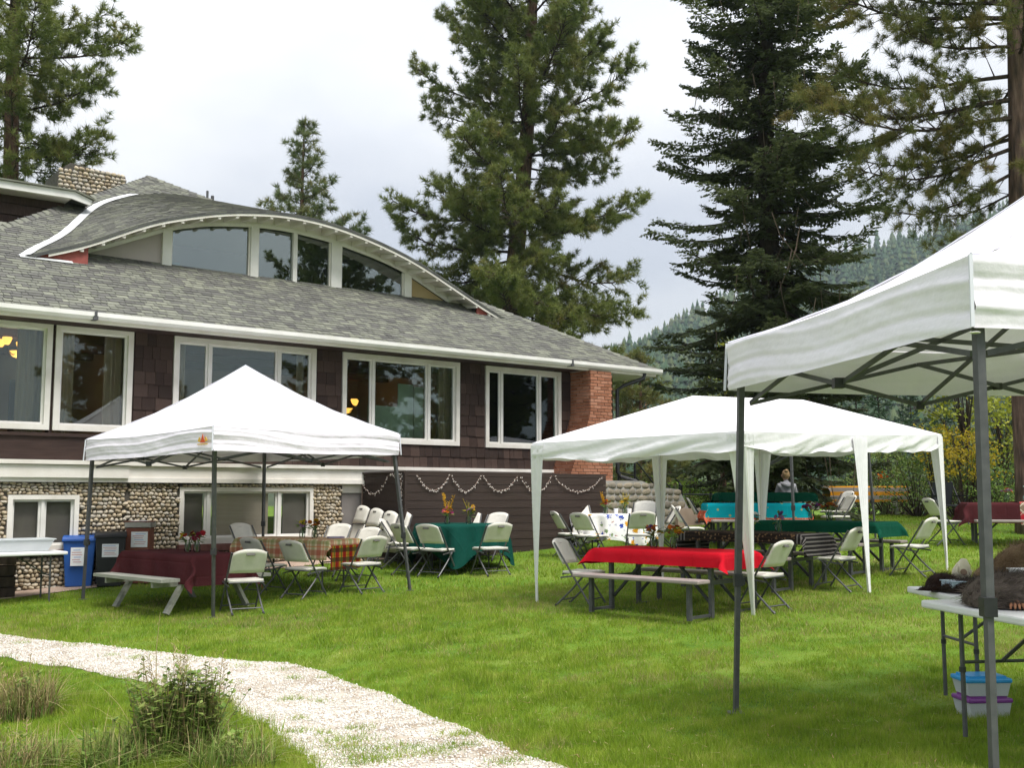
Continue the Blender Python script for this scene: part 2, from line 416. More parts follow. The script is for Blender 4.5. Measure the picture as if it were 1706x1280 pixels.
xs = np.concatenate([[-4000, -1500, -600, -250, -110, -60, -35, -22], np.linspace(-15, 15, 61), [22, 35, 60, 110, 250, 600, 1500, 4000]])
ys = np.concatenate([[-4000, -1200, -400, -120, -40, -12, -3], np.linspace(2, 32, 61), [36, 42, 50, 62, 80, 110, 200, 500, 1200, 4000]])
X, Y = np.meshgrid(xs, ys, indexing='ij'); Z = gz_np(X, Y)
ground = link_mesh('ground', np_mesh('ground', np.stack([X, Y, Z], -1).reshape(-1, 3), grid_faces(len(xs), len(ys)), MT['soil'], True))
tag(ground, kind='structure')

def resample(P, n):
    P = np.array([[p[0], p[1]] for p in P]); d = np.concatenate([[0], np.cumsum(np.hypot(*np.diff(P, axis=0).T))])
    t = np.linspace(0, d[-1], n); return np.stack([np.interp(t, d, P[:, 0]), np.interp(t, d, P[:, 1])], -1)
def wob(a, seed):                       # cheap smooth 1-D noise
    r = np.random.default_rng(seed); o = np.zeros_like(a)
    for f in (1.3, 2.9, 5.3, 9.7, 17.0): o += np.sin(a * f + r.uniform(0, 6.28)) / f ** .7
    return o
edge_far = [(-260, 1036), (0, 1060), (150, 1075), (262, 1087), (330, 1097), (480, 1106), (560, 1129), (640, 1159), (720, 1194), (800, 1229), (880, 1259), (945, 1284), (1040, 1340)]
edge_near = [(-260, 1071), (0, 1098), (90, 1111), (180, 1126), (233, 1138), (300, 1152), (377, 1169), (416, 1197), (464, 1228), (500, 1262), (522, 1285), (570, 1350)]
NP = 150
ef = resample([G(*p) for p in edge_far], NP); en = resample([G(*p) for p in edge_near], NP)
tt = np.linspace(0, 40, NP)
ef[:, 1] += .035 * wob(tt, 1); ef[:, 0] += .03 * wob(tt, 2); en[:, 1] += .035 * wob(tt, 3); en[:, 0] += .03 * wob(tt, 4)
w_ = np.linspace(0, 1, 9)
PP = ef[:, None, :] * (1 - w_)[None, :, None] + en[:, None, :] * w_[None, :, None]
path_poly = np.concatenate([ef, en[::-1]])
path = link_mesh('gravel_path', np_mesh('gravel_path', np.concatenate([PP, gz_np(PP[..., 0], PP[..., 1])[..., None] + .006], -1).reshape(-1, 3),
                 grid_faces(NP, 9), MT['gravel'], True)); tag(path, kind='structure')

def sheet(name, mat, ring, lift, kind='structure'):
    P = [Vector((p[0], p[1], gz(p[0], p[1]) + lift)) for p in ring]
    h = len(P) // 2; mb = MB()
    A, B = resample(P[:h], 24), resample(P[h:][::-1], 24)
    vs = []; 
    for k in range(24):
        for w in (0, .25, .5, .75, 1):
            q = A[k] * (1 - w) + B[k] * w; vs.append((q[0], q[1], gz(q[0], q[1]) + lift))
    fs = [(i*5+j, (i+1)*5+j, (i+1)*5+j+1, i*5+j+1) for i in range(23) for j in range(4)]
    return tag(mb.add(vs, fs).build(name, mat), kind=kind)
walk_edge = [G(*p) for p in [(0, 1001), (202, 975), (330, 962), (560, 939), (680, 931), (760, 922), (880, 906), (950, 896), (1012, 887)]]
walk_edge = [walk_edge[0] + (walk_edge[0] - walk_edge[1]) * 1.2] + walk_edge
walk_in = [fw(s, -.1) for s in np.linspace(-3.5, 12.0, 10)]
walk_poly = np.array([[p[0], p[1]] for p in walk_edge + walk_in[::-1]])
sheet('walkway', MT['walk'], walk_edge + walk_in[::-1], .012)
pat_near = [G(*p) for p in [(1040, 887), (1100, 886), (1150, 880), (1172, 876)]]
pat_far = [G(*p) for p in [(1052, 858), (1090, 852), (1130, 850), (1174, 851)]]
patio_poly = np.array([[p[0], p[1]] for p in pat_near + pat_far[::-1]])
patio = sheet('patio', MT['mortar'], pat_near + pat_far[::-1], .008)
# pavers of the patio, one by one
def in_poly(P, poly):
    x, y = P[:, 0], P[:, 1]; c = np.zeros(len(P), bool); n = len(poly); j = n - 1
    for i in range(n):
        xi, yi = poly[i]; xj, yj = poly[j]
        if yi != yj:
            c ^= ((yi > y) != (yj > y)) & (x < (xj - xi) * (y - yi) / (yj - yi) + xi)
        j = i
    return c
pv = MB().box((0, 0, 0), (.29, .29, .05)).mesh('paver', MT['paver'])
pc = patio_poly.mean(0)
for i in range(-12, 13):
    for j in range(-12, 13):
        p = np.array([[pc[0] + FU.x*i*.31 + FN.x*j*.31, pc[1] + FU.y*i*.31 + FN.y*j*.31]])
        if in_poly(p, patio_poly)[0]:
            q = p[0]; link_mesh('paver', pv, patio, loc=(q[0], q[1], gz(*q) + .006 + R.uniform(0, .006)), rot=(0, 0, math.pi/2 - PHI))

# hill with its forest
hx = np.linspace(-250, 470, 61); hy = np.linspace(110, 1100, 67)
def hill_z(x, y):
    crest = np.maximum(84 + .385 * (x - 65), 6 + .03 * (x + 250))
    t = np.clip((y - 130) / 570, 0, 1); s = t * t * (3 - 2 * t) * .55 + t * .45
    bump = 7 * np.sin(x * .021 + 1) * np.sin(y * .017) + 4 * np.sin(x * .05 + y * .03)
    return -2 + (crest + bump) * s
HX, HY = np.meshgrid(hx, hy, indexing='ij')
hill = link_mesh('hill', np_mesh('hill', np.stack([HX, HY, hill_z(HX, HY)], -1).reshape(-1, 3), grid_faces(len(hx), len(hy)), MT['hill_ground'], True))
tag(hill, kind='structure')
def forest(n, seed, ylo, yhi, pxlo, pxhi, hlo, hhi):
    r = np.random.default_rng(seed)
    y = ylo + (yhi - ylo) * r.random(n) ** .7; x = (r.uniform(pxlo, pxhi, n) - 853) / 1800 * y
    h = r.uniform(hlo, hhi, n) * (.45 + .85 * r.random(n)**1.5); z = hill_z(x, y) - .5
    Vs, Fs = [], []; base = 0; T, K = 6, 9
    ang = np.arange(K) * 2 * np.pi / K
    for t in range(T):
        f0 = .10 + .86 * t / T; f1 = f0 + 1.45 / T * .92
        rad = h * .21 * (1 - f0) ** .85 + .35
        ap = np.stack([x, y, z + h * np.minimum(f1, 1.0)], -1)[:, None, :]
        jit = r.uniform(.45, 1.25, (n, K)) * rad[:, None]; a = ang[None] + r.uniform(0, .7, (n, 1)) + r.uniform(-.25, .25, (n, K))
        ring = np.stack([x[:, None] + jit * np.cos(a), y[:, None] + jit * np.sin(a), (z + h * f0)[:, None] - jit * .25 + r.uniform(-.25, .25, (n, K))], -1)
        V = np.concatenate([ap, ring], 1).reshape(-1, 3)
        b0 = base + np.arange(n)[:, None] * (K + 1); k = np.arange(K)[None]
        F = np.stack([np.broadcast_to(b0, (n, K)), b0 + 1 + k, b0 + 1 + (k + 1) % K], -1).reshape(-1, 3)
        Vs.append(V); Fs.append(F); base += len(V)
    return np.concatenate(Vs), np.concatenate(Fs)
V1, F1 = forest(3600, 3, 330, 720, 960, 1780, 11, 17)
V3, F3 = forest(1500, 6, 160, 345, 950, 1790, 7, 12)
V2, F2 = forest(260, 4, 690, 715, 960, 1780, 12, 19)
wood = link_mesh('hillside_forest', np_mesh('hillside_forest', np.concatenate([V1, V2, V3]), np.concatenate([F1, F2 + len(V1), F3 + len(V1) + len(V2)]), MT['hill_tree']))
tag(wood, 'dark blue-green conifer forest covering the far hillside', 'forest', kind='stuff')

# ------------------------------------------------------------------ lawn grass, pebbles, tufts
def fnoise(x, y, seed, fs=(.35, .8, 1.7, 3.1)):
    r = np.random.default_rng(seed); o = np.zeros_like(x)
    for f in fs:
        for _ in range(2):
            a = r.uniform(0, 6.28); o += np.sin((x*np.cos(a) + y*np.sin(a)) * f * 2 + r.uniform(0, 6.28)) / (f + .6) ** .5
    return o
def blades(x, y, h, w, seed, lean=.5):
    r = np.random.default_rng(seed); n = len(x); a = r.uniform(0, 2*np.pi, n); z = gz_np(x, y) - .004
    dx, dy = np.cos(a) * w / 2, np.sin(a) * w / 2
    la = r.uniform(0, 2*np.pi, n); lr = h * np.abs(r.normal(0, lean, n))
    V = np.stack([np.stack([x-dx, y-dy, z], -1), np.stack([x+dx, y+dy, z], -1),
                  np.stack([x + lr*np.cos(la), y + lr*np.sin(la), z + h], -1)], 1).reshape(-1, 3)
    return V, np.arange(3*n).reshape(n, 3)
def house_mask(x, y):
    s = (x - W0.x) * FU.x + (y - W0.y) * FU.y; o = (x - W0.x) * FN.x + (y - W0.y) * FN.y
    return ((o < .05) & (s < 12.9)) | ((s > 6.3) & (s < 11.1) & (o < 1.52))
VV, FF, nb = [], [], 0
for d0, d1, n, h, w in ((4.6, 7.5, 240000, .042, .0050), (7.5, 11, 220000, .043, .0062), (11, 16, 210000, .046, .0090), (16, 30, 190000, .050, .015)):
    u_ = RG.random(n); d = np.sqrt(d0*d0 + (d1*d1 - d0*d0) * u_); x = RG.uniform(-.56, .54, n) * d
    P = np.stack([x, d], -1)
    edge = np.stack([x + RG.normal(0, .05, n), d + RG.normal(0, .05, n)], -1)
    keep = ~in_poly(edge, path_poly) & ~in_poly(P, walk_poly) & ~in_poly(P, patio_poly) & ~house_mask(x, d)
    fn = fnoise(x, d, 5); keep &= RG.random(n) < np.clip(.86 + .10 * fn, .5, 1)
    x, d, fn = x[keep], d[keep], fn[keep]
    f2 = fnoise(x, d, 9, (3.1, 6.3, 10.7, 16.0)); hh = h * RG.uniform(.45, 1.3, len(x)) * np.clip(1 + .08 * fn + .36 * f2, .35, 2.0)
    left = (x < -.12 * d) & (d < 9.5) & (x < np.interp(d, en[:, 1][::-1], en[:, 0][::-1]) + .2); hh = np.where(left, hh * 1.7, hh)
    V, F = blades(x, d, hh, w * RG.uniform(.7, 1.3, len(x)), int(d0 * 10))
    VV.append(V); FF.append(F + nb); nb += len(V)
gv = np.concatenate(VV); gme = np_mesh('lawn_grass', gv, np.concatenate(FF), MT['grass']); gme.materials.append(MT['grass_dry'])
bx, by = gv[::3, 0], gv[::3, 1]; f3 = fnoise(bx, by, 21, (.5, 1.1, 2.3, 5.0))
pdry = .05 + .30 * np.clip(f3 - .9, 0, 1.4) + .42 * np.exp(-((bx-4.6)/2.4)**2 - ((by-13.2)/1.7)**2) + .25 * np.exp(-((bx-.3)/1.5)**2 - ((by-14.6)/1.2)**2)
gme.polygons.foreach_set('material_index', (RG.random(len(bx)) < pdry).astype(np.int32))
lawn = link_mesh('lawn_grass', gme)
tag(lawn, 'short green lawn grass with a few dry yellowish patches', 'grass', kind='stuff')

n = 26000
u_ = RG.random(n); idx = RG.integers(0, NP - 1, n); fr = RG.random(n); ww = RG.random(n)
A = ef[idx] * (1-fr)[:, None] + ef[idx+1] * fr[:, None]; B = en[idx] * (1-fr)[:, None] + en[idx+1] * fr[:, None]
P = A * (1-ww)[:, None] + B * ww[:, None]
ok = (P[:, 1] > 4.6) & (np.abs(P[:, 0]) < .56 * P[:, 1]); P = P[ok]; n = len(P)
sz = RG.uniform(.005, .013, n) * (1 + .5 * (RG.random(n) > .92))
oct_ = np.array([[1,0,0],[-1,0,0],[0,1,0],[0,-1,0],[0,0,1],[0,0,-1]], float); of = np.array([[0,2,4],[2,1,4],[1,3,4],[3,0,4],[2,0,5],[1,2,5],[3,1,5],[0,3,5]])
an = RG.uniform(0, 6.28, n); ca, sa = np.cos(an), np.sin(an)
sc = oct_[None] * (sz[:, None, None] * RG.uniform(.6, 1.3, (n, 6, 1))); sc[..., 2] *= .75
Vx = sc[..., 0]*ca[:, None] - sc[..., 1]*sa[:, None] + P[:, 0:1]; Vy = sc[..., 0]*sa[:, None] + sc[..., 1]*ca[:, None] + P[:, 1:2]
Vz = sc[..., 2] + gz_np(P[:, 0], P[:, 1])[:, None] + .008
peb = link_mesh('path_gravel', np_mesh('path_gravel', np.stack([Vx, Vy, Vz], -1).reshape(-1, 3), (of[None] + (np.arange(n) * 6)[:, None, None]).reshape(-1, 3), MT['pebble']))
tag(peb, 'pale crushed stone scattered over the curving path', 'gravel', kind='stuff')

tx, ty = [], []
for px, py, rr, k in [(488, 1133, .10, 60), (540, 1132, .07, 40), (410, 1112, .12, 50), (470, 1118, .08, 40), (487, 1168, .10, 90), (534, 1172, .07, 40), (500, 1201, .07, 40),
                      (497, 1222, .10, 90), (545, 1226, .08, 50), (598, 1217, .10, 80), (580, 1236, .18, 240), (572, 1250, .12, 110), (628, 1252, .20, 200), (680, 1250, .10, 60),
                      (640, 1268, .18, 220), (590, 1266, .12, 90), (760, 1228, .11, 130), (770, 1245, .10, 100), (720, 1258, .16, 150), (845, 1274, .12, 90), (740, 1250, .10, 60),
                      (230, 1098, .12, 90), (180, 1095, .10, 50), (35, 1074, .10, 60), (118, 1078, .12, 60), (300, 1100, .2, 90), (390, 1140, .1, 30), (600, 1276, .12, 120)]:
    p = G(px, py); tx += list(p.x + RG.normal(0, rr * .6, k)); ty += list(p.y + RG.normal(0, rr * .45, k))
tx, ty = np.array(tx), np.array(ty)
tx = np.concatenate([tx, tx + RG.normal(0, .02, len(tx))]); ty = np.concatenate([ty, ty + RG.normal(0, .02, len(ty))])
V, F = blades(tx, ty, RG.uniform(.015, .06, len(tx)), RG.uniform(.004, .007, len(tx)), 77, 1.0)
tag(link_mesh('path_grass', np_mesh('path_grass', V, F, MT['grass'])), 'small green grass tufts sprouting through the gravel path', 'grass', kind='stuff')
# brown pine needles and dry bits on the path and lawn
n = 1500
idx = RG.integers(0, NP-1, n); ww = RG.random(n)[:, None]; P = ef[idx]*(1-ww) + en[idx]*ww
x2 = RG.uniform(-.5, .5, 1500); d2 = RG.uniform(5, 13, 1500); P = np.concatenate([P, np.stack([x2*d2, d2], -1)]); n = len(P)
a = RG.uniform(0, 6.28, n); L_ = RG.uniform(.03, .11, n); z = gz_np(P[:, 0], P[:, 1]) + np.where(np.arange(n) < 1500, .016, .045); w = .0022
c_, s_ = np.cos(a), np.sin(a)
V = np.stack([np.stack([P[:,0]-s_*w, P[:,1]+c_*w, z], -1), np.stack([P[:,0]+s_*w, P[:,1]-c_*w, z], -1), np.stack([P[:,0]+c_*L_, P[:,1]+s_*L_, z+.004], -1)], 1).reshape(-1, 3)
MT['straw'] = M('fallen_needles', [(.22,.11,.055),(.36,.22,.11),(.42,.33,.18)], .8, .2, rnd=1.0)
tag(link_mesh('fallen_needles', np_mesh('fallen_needles', V, np.arange(3*n).reshape(n, 3), MT['straw'])), 'brown fallen pine needles lying on path and lawn', 'pine needles', kind='stuff')
# ------------------------------------------------------------------ the lodge
lodge = empty('lodge', tuple(W0), math.pi/2 - PHI, 'dark brown shingled lodge with eyebrow dormer, grey roof and cobblestone base', 'house')
def fbox(mb, s0, s1, o0, o1, z0, z1):
    return mb.box(((s0+s1)/2, -(o0+o1)/2, (z0+z1)/2), (s1-s0, o1-o0, z1-z0))
def part(mb, name, mat, parent=lodge, **kw): return mb.build(name, mat, parent, **kw)
def L3(s, off, z): return Vector((s, -off, z))

WINS = [(-1.2, .70, 2.50, 4.17, []), (.75, 1.96, 2.50, 4.17, []), (2.64, 5.28, 2.48, 4.15, [3.27, 4.56]),
        (5.83, 8.48, 2.47, 4.14, [6.50, 7.76]), (9.13, 11.15, 2.46, 4.13, [9.56, 10.58])]
wb = MB()
fbox(wb, -5, 11.6, -.2, 0, 2.0, 2.46); fbox(wb, -5, 12.7, -.2, 0, 4.18, 4.42)
prev = -5
for s0, s1, z0, z1, _ in WINS + [(12.7, 0, 0, 0, 0)]:
    fbox(wb, prev, s0, -.2, 0, 2.46, 4.18); prev = s1
part(wb, 'upper_wall', MT['shingle_wood'])
ew = MB(); fbox(ew, 12.5, 12.7, -9, -.2, -.2, 4.42); part(ew, 'end_wall', MT['shingle_wood'])

# wood shingles between and below the windows
sh = MB().add([(-.5, -.010, 1), (.5, -.010, 1), (-.5, -.030, 0), (.5, -.030, 0), (-.5, -.002, 0), (.5, -.002, 0), (-.5, -.002, 1), (.5, -.002, 1)],
              [(0, 2, 3, 1), (2, 4, 5, 3), (0, 1, 7, 6), (0, 6, 4, 2), (1, 3, 5, 7)]).mesh('wall_shingle', MT['shingle_wood'])
def shingle_rows(s0, s1, z0, z1, first=0):
    k = 0; z = z0
    while z < z1 - .02:
        h = min(.235, z1 - z); s = s0
        while s < s1 - .01:
            w = min(R.uniform(.10, .24), s1 - s)
            if s1 - s - w < .06: w = s1 - s
            link_mesh('wall_shingle', sh, lodge, loc=(s + w/2, -R.uniform(0, .004), z + R.uniform(-.006, .006)), scale=(w - .006, R.uniform(.8, 1.2), h))
            s += w
        z += .212; k += 1
for a, b in ((1.99, 2.62), (5.30, 5.81), (8.50, 9.11), (11.18, 11.42)): shingle_rows(a, b, 2.035, 4.17)
for a, b in ((2.62, 5.30), (5.81, 8.50), (9.11, 11.0)): shingle_rows(a, b, 2.035, 2.455)
bd = MB(); fbox(bd, -5, 1.98, .002, .05, 2.04, 2.40); part(bd, 'panel_board', MT['brown_board'])
bd = MB(); fbox(bd, -5, 1.985, .002, .085, 2.402, 2.455); part(bd, 'ledge', MT['brown_board'])
bd = MB(); fbox(bd, -5, 11.4, .032, .06, 4.205, 4.30); part(bd, 'frieze_board', MT['brown_board'])

def window(s0, s1, z0, z1, mulls, off=0.0, fwid=.085, sash=.035, glass=None, bottom=None):
    fr = MB(); b = bottom or fwid
    fbox(fr, s0, s0+fwid, off-.09, off+.045, z0, z1); fbox(fr, s1-fwid, s1, off-.09, off+.045, z0, z1)
    fbox(fr, s0+fwid, s1-fwid, off-.09, off+.043, z1-fwid, z1); fbox(fr, s0+fwid, s1-fwid, off-.09, off+.05, z0, z0+b)
    w = fr.build('window', MT['trim'], lodge)
    edges = [s0+fwid] + list(mulls) + [s1-fwid]
    for m in mulls:
        k = MB(); fbox(k, m-.024, m+.024, off-.08, off+.012, z0+b, z1-fwid); k.build('mullion', MT['sash'], w)
    for i in range(len(edges)-1):
        a, c = edges[i] + (.024 if i else 0), edges[i+1] - (.024 if i < len(edges)-2 else 0)
        g = MB(); fbox(g, a+sash, c-sash, off-.051, off-.045, z0+b+sash, z1-fwid-sash); g.build('pane', glass or MT['glass'], w)
        q = MB(); y0, y1 = off-.07, off-.02
        fbox(q, a, a+sash, y0, y1, z0+b, z1-fwid); fbox(q, c-sash, c, y0, y1, z0+b, z1-fwid)
        fbox(q, a+sash, c-sash, y0, y1, z0+b, z0+b+sash); fbox(q, a+sash, c-sash, y0, y1, z1-fwid-sash, z1-fwid)
        q.build('sash', MT['sash'], w)
    return w
for s0, s1, z0, z1, mu in WINS: window(s0, s1, z0, z1, mu)

# rooms behind the glass
it = MB(); fbox(it, -5, 12.4, -4.6, -4.5, 2.0, 4.2); fbox(it, -5, -4.9, -4.5, -.22, 2.0, 4.2); fbox(it, 12.2, 12.3, -4.5, -.22, 2.0, 4.2)
fbox(it, 2.28, 2.36, -4.5, -1.6, 2.0, 4.2); fbox(it, 8.75, 8.83, -4.5, -1.2, 2.0, 4.2)
part(it, 'interior_wall', MT['interior'])
it = MB(); fbox(it, -5, 12.3, -4.5, -.22, 1.93, 1.995); part(it, 'interior_floor', MT['ceiling'])
it = MB(); fbox(it, -5, 12.3, -4.5, -.22, 4.21, 4.26); part(it, 'interior_ceiling', MT['interior'])
for o in (-1.0, -2.1, -3.2):
    it = MB(); fbox(it, -4.9, 12.2, o-.08, o+.08, 4.02, 4.205); part(it, 'ceiling_beam', MT['ceiling'])
for a, b in ((-1.15, -.5), (.25, .66), (.84, 1.10), (1.58, 1.92), (2.75, 2.95), (5.02, 5.2), (5.92, 6.05), (8.15, 8.42), (9.22, 9.45), (10.62, 11.06)):
    vs, n_ = [], 15
    for k in range(n_):
        t = k / (n_-1); o = -.24 - .035 * math.sin(t * (b-a) * 42)
        vs += [L3(a + (b-a)*t, o, 2.05), L3(a + (b-a)*t, o, 4.1)]
    MB().add(vs, [(2*k, 2*k+2, 2*k+3, 2*k+1) for k in range(n_-1)]).build('curtain', MT['curtain'], lodge)
for a, b in ((1.15, 1.34), (1.42, 1.56)):
    it = MB(); fbox(it, a, b, -4.49, -4.46, 2.1, 3.7); part(it, 'inner_doorway', MT['slot'])
def pboard(s0, s1, z0, z1, o, tilt=0):
    k = MB(); m = Matrix.Rotation(tilt, 3, 'Y')
    k.box(((s0+s1)/2, -o, (z0+z1)/2), (s1-s0, .03, z1-z0), m)
    return k
a = pboard(6.62, 7.30, 2.56, 3.22, -.40, .02).build('display_board', MT['green_board']); a.location = W0; a.rotation_euler = lodge.rotation_euler
tag(a, 'low pale green board leaning inside the third upstairs window', 'board', 'green boards inside the window')
a = pboard(7.33, 7.68, 2.56, 3.68, -.45).build('display_board', MT['green_board']); a.location = W0; a.rotation_euler = lodge.rotation_euler
tag(a, 'tall narrow pale green board standing inside the upstairs window', 'board', 'green boards inside the window')
a = pboard(7.80, 8.02, 2.56, 3.66, -.60).build('display_board', MT['green_board']); a.location = W0; a.rotation_euler = lodge.rotation_euler
tag(a, 'dim green board behind the right-hand window pane near curtain', 'board', 'green boards inside the window')

def chandelier(s, off, z, r, label, drop):
    t = empty('chandelier', tuple(fw(s, off, z)), 0.3, label, 'chandelier', 'lit chandeliers inside the lodge')
    MB().tube([(0, 0, drop), (0, 0, -.1)], .012, 6).build('stem', MT['lamp_metal'], t)
    MB().lathe([(.02, -.20), (.10, -.17), (.155, -.10), (.16, -.085)], 14).build('bowl', MT['lamp'], t, True)
    for k in range(5):
        a = 2*math.pi*k/5 + .4; c, s_ = math.cos(a), math.sin(a)
        MB().tube([(c*.02, s_*.02, -.08), (c*r*.5, s_*r*.5, -.16), (c*r*.9, s_*r*.9, -.10), (c*r, s_*r, -.02)], .010, 5).build('arm', MT['lamp_metal'], t)
        MB().lathe([(.03, -.01), (.055, .03), (.075, .09), (.07, .11)], 10, (c*r, s_*r, 0)).build('lamp_shade', MT['lamp'], t, True)
chandelier(.47, -1.0, 3.90, .30, 'lit amber chandelier hanging inside the big left window', .3)
def room_lamp(s, off, z, e):
    d = bpy.data.lights.new('chandelier_light', 'POINT'); d.energy = e; d.color = (1, .80, .52); d.shadow_soft_size = .25
    o = bpy.data.objects.new('chandelier_light', d); COL.objects.link(o); o.location = fw(s, off, z); tag(o, kind='helper')
room_lamp(.47, -1.0, 3.55, 5)
chandelier(7.6, -3.0, 3.45, .24, 'small lit amber chandelier seen through the middle upstairs window', .6)

# white belt course
t_ = MB(); fbox(t_, -5, 10.86, .003, .055, 1.77, 1.965); part(t_, 'belt_board', MT['trim'])
t_ = MB(); fbox(t_, -5, 10.88, .003, .105, 1.968, 2.03); part(t_, 'belt_moulding', MT['trim'])
t_ = MB(); fbox(t_, -5, 10.86, .003, .085, 1.70, 1.767); part(t_, 'belt_ledge', MT['trim'])
t_ = MB(); fbox(t_, -5, 1.93, .06, .13, 1.768, 1.963); part(t_, 'belt_board', MT['trim'])
t_ = MB(); fbox(t_, -5, 1.93, .108, .17, 1.972, 2.036); part(t_, 'belt_moulding', MT['trim'])

# cobblestone base with openings
bw = MB(); LW1 = (.16, 1.20, .62, 1.50); LW2 = (2.82, 5.29, .62, 1.63); DR = (5.88, 7.2, -.3, 1.69)
segs = [(-5, LW1[0], None), (LW1[0], LW1[1], LW1), (LW1[1], LW2[0], None), (LW2[0], LW2[1], LW2), (LW2[1], DR[0], None), (DR[0], DR[1], DR), (DR[1], 12.4, None)]
for a, b, o in segs:
    if o is None: fbox(bw, a, b, -.2, -.012, -.5, 1.70)
    else:
        fbox(bw, a, b, -.2, -.012, o[3], 1.70)
        if o[2] > -.2: fbox(bw, a, b, -.2, -.012, -.5, o[2])
stone_wall = part(bw, 'stone_wall', MT['mortar'])
def rock_mesh(name, seed, mat):
    bm_v = []; r = np.random.default_rng(seed)
    V = [(0, 0, 1)]; 
    for lat in (.9, .15, -.6):
        c = math.sqrt(max(0, 1 - lat*lat))
        for k in range(7): a = 2*math.pi*(k + .5*(lat < .5))/7; V.append((c*math.cos(a), c*math.sin(a), lat))
    V = np.array(V) * (1 + r.uniform(-.16, .16, (len(V), 1)))
    V = np.sign(V) * np.abs(V) ** .8
    F = [(0, 1 + k, 1 + (k+1) % 7) for k in range(7)]
    for row in range(2):
        for k in range(7): a = 1 + row*7; F.append((a+k, a+7+k, a+7+(k+1) % 7, a+(k+1) % 7))
    V = V[:, [0, 2, 1]] * np.array([1, -1, 1])           # dome looks along -y (outward)
    return MB().add(V.tolist(), F).mesh(name, mat, True)
rocks = [rock_mesh('stone', 40 + i, MT['stone']) for i in range(10)]
cells = []
def stone_cells(s0, s1, z0, z1, off, hmin=.047, hmax=.074):
    z = z0
    while z < z1 - .02:
        h = min(R.uniform(hmin, hmax), z1 - z); s = s0 - R.uniform(0, .06)
        while s < s1:
            w = R.uniform(.052, .108)
            if s + w*.5 > s0 and s + w*.5 < s1: cells.append((s + w/2, off, z + h/2 + R.uniform(-.012, .012), w, h))
            s += w
        z += h
stone_cells(-.35, LW1[0]-.01, -.05, 1.69, .0); stone_cells(LW1[0], LW1[1], -.05, LW1[2]-.07, .0); stone_cells(LW1[0], LW1[1], LW1[3]+.0, 1.69, .0)
stone_cells(LW1[1]+.01, 1.93, 0, 1.69, .0); stone_cells(1.97, LW2[0]-.01, .05, 1.69, .0); stone_cells(LW2[0], LW2[1], LW2[3], 1.69, .0)
stone_cells(LW2[0], LW2[1], .35, LW2[2]-.08, .0); stone_cells(LW2[1]+.01, DR[0]-.01, .3, 1.69, .0); stone_cells(DR[0], DR[1]-.6, DR[3]-.0, 1.69, .0)
cells.sort(key=lambda c: -c[3]*c[4] / (1 + .12*c[0]))
def inst_stone(c): return (c[0], -c[1] + .012, c[2]), (R.uniform(-.15, .15), R.uniform(-.35, .35), 0), (c[3]*.53, R.uniform(.035, .055), c[4]*.55)
for c in cells[:300]:
    l, r_, s_ = inst_stone(c); link_mesh('stone', R.choice(rocks), stone_wall, loc=l, rot=r_, scale=s_)
def joined(meshes, insts, name, mat, parent, kind='stuff'):
    mb = MB()
    for me, (l, r_, s_) in zip(meshes, insts):
        from mathutils import Euler
        mx = Matrix.LocRotScale(Vector(l), Euler(r_), Vector(s_))
        mb.add([mx @ v.co for v in me.vertices], [list(p.vertices) for p in me.polygons])
    o = mb.build(name, mat, parent, True); tag(o, kind=kind); return o
rest = cells[300:]
joined([R.choice(rocks) for _ in rest], [inst_stone(c) for c in rest], 'cobblestones', MT['stone'], stone_wall)

window(LW1[0], LW1[1], LW1[2]+.04, LW1[3], [.67], off=.0, fwid=.07, glass=MT['glass_low'])
window(LW2[0], LW2[1], LW2[2]+.06, LW2[3], [3.33, 4.63], off=-.03, fwid=.07, bottom=.10, glass=MT['glass_low'])
t_ = MB(); fbox(t_, LW1[0]-.02, LW1[1]+.02, -.1, .09, LW1[2]-.03, LW1[2]+.038); part(t_, 'window_sill', MT['sill_red'])
t_ = MB(); fbox(t_, LW2[0]-.02, LW2[1]+.02, -.1, .09, LW2[2]-.05, LW2[2]+.058); part(t_, 'window_sill', MT['sill_red'])
for a, b, m in ((LW1[0], LW1[1], 'blind_dark'), (LW2[0], 3.30, 'blind_dark'), (3.36, 4.50, 'blind'), (4.66, LW2[1], 'blind_dark')):
    t_ = MB(); fbox(t_, a+.09, b-.03, -.145, -.125, LW2[2]+.05, LW2[3]-.05 if a > 1.5 else LW1[3]-.05); part(t_, 'blind', MT[m])
t_ = MB(); fbox(t_, DR[0], DR[1], -.1, -.03, 1.54, 1.698); part(t_, 'door_header', MT['trim'])
t_ = MB(); fbox(t_, DR[0], DR[1], -.12, -.06, -.3, 1.538); part(t_, 'door', MT['blind_dark'])

# ---------------- roof
RS, E0, ZE = .57, .6, 4.30                       # slope, eave offset, eave height
APEX = (4.9, 8.6)                                # along, inward distance from the eave
SR, SL = 13.5, -2.4
def roof_z(s, q):                                # q: horizontal distance inwards from the eave
    return ZE + min(RS * q, RS * (SR - s), .648 * (s - SL) if s < 4.9 else 99)
ARCH = np.array([(.55, 5.44), (.61, 5.48), (1.48, 5.79), (1.87, 5.98), (2.54, 6.33), (2.99, 6.51), (3.96, 6.79), (4.63, 6.91), (5.33, 6.98), (6.16, 6.95), (6.93, 6.83), (7.74, 6.63), (8.37, 6.43), (9.04, 6.14), (9.71, 5.84), (10.4, 5.54), (11.07, 5.32)])
def smooth_curve(P):
    ss = np.linspace(P[0, 0], P[-1, 0], 300); zz = np.interp(ss, P[:, 0], P[:, 1])
    k = np.ones(21) / 21; zp = np.pad(zz, 10, mode='reflect', reflect_type='odd'); return ss, np.convolve(zp, k, 'valid')
AS, AZ = smooth_curve(ARCH)
def arch(s): return float(np.interp(s, AS, AZ))
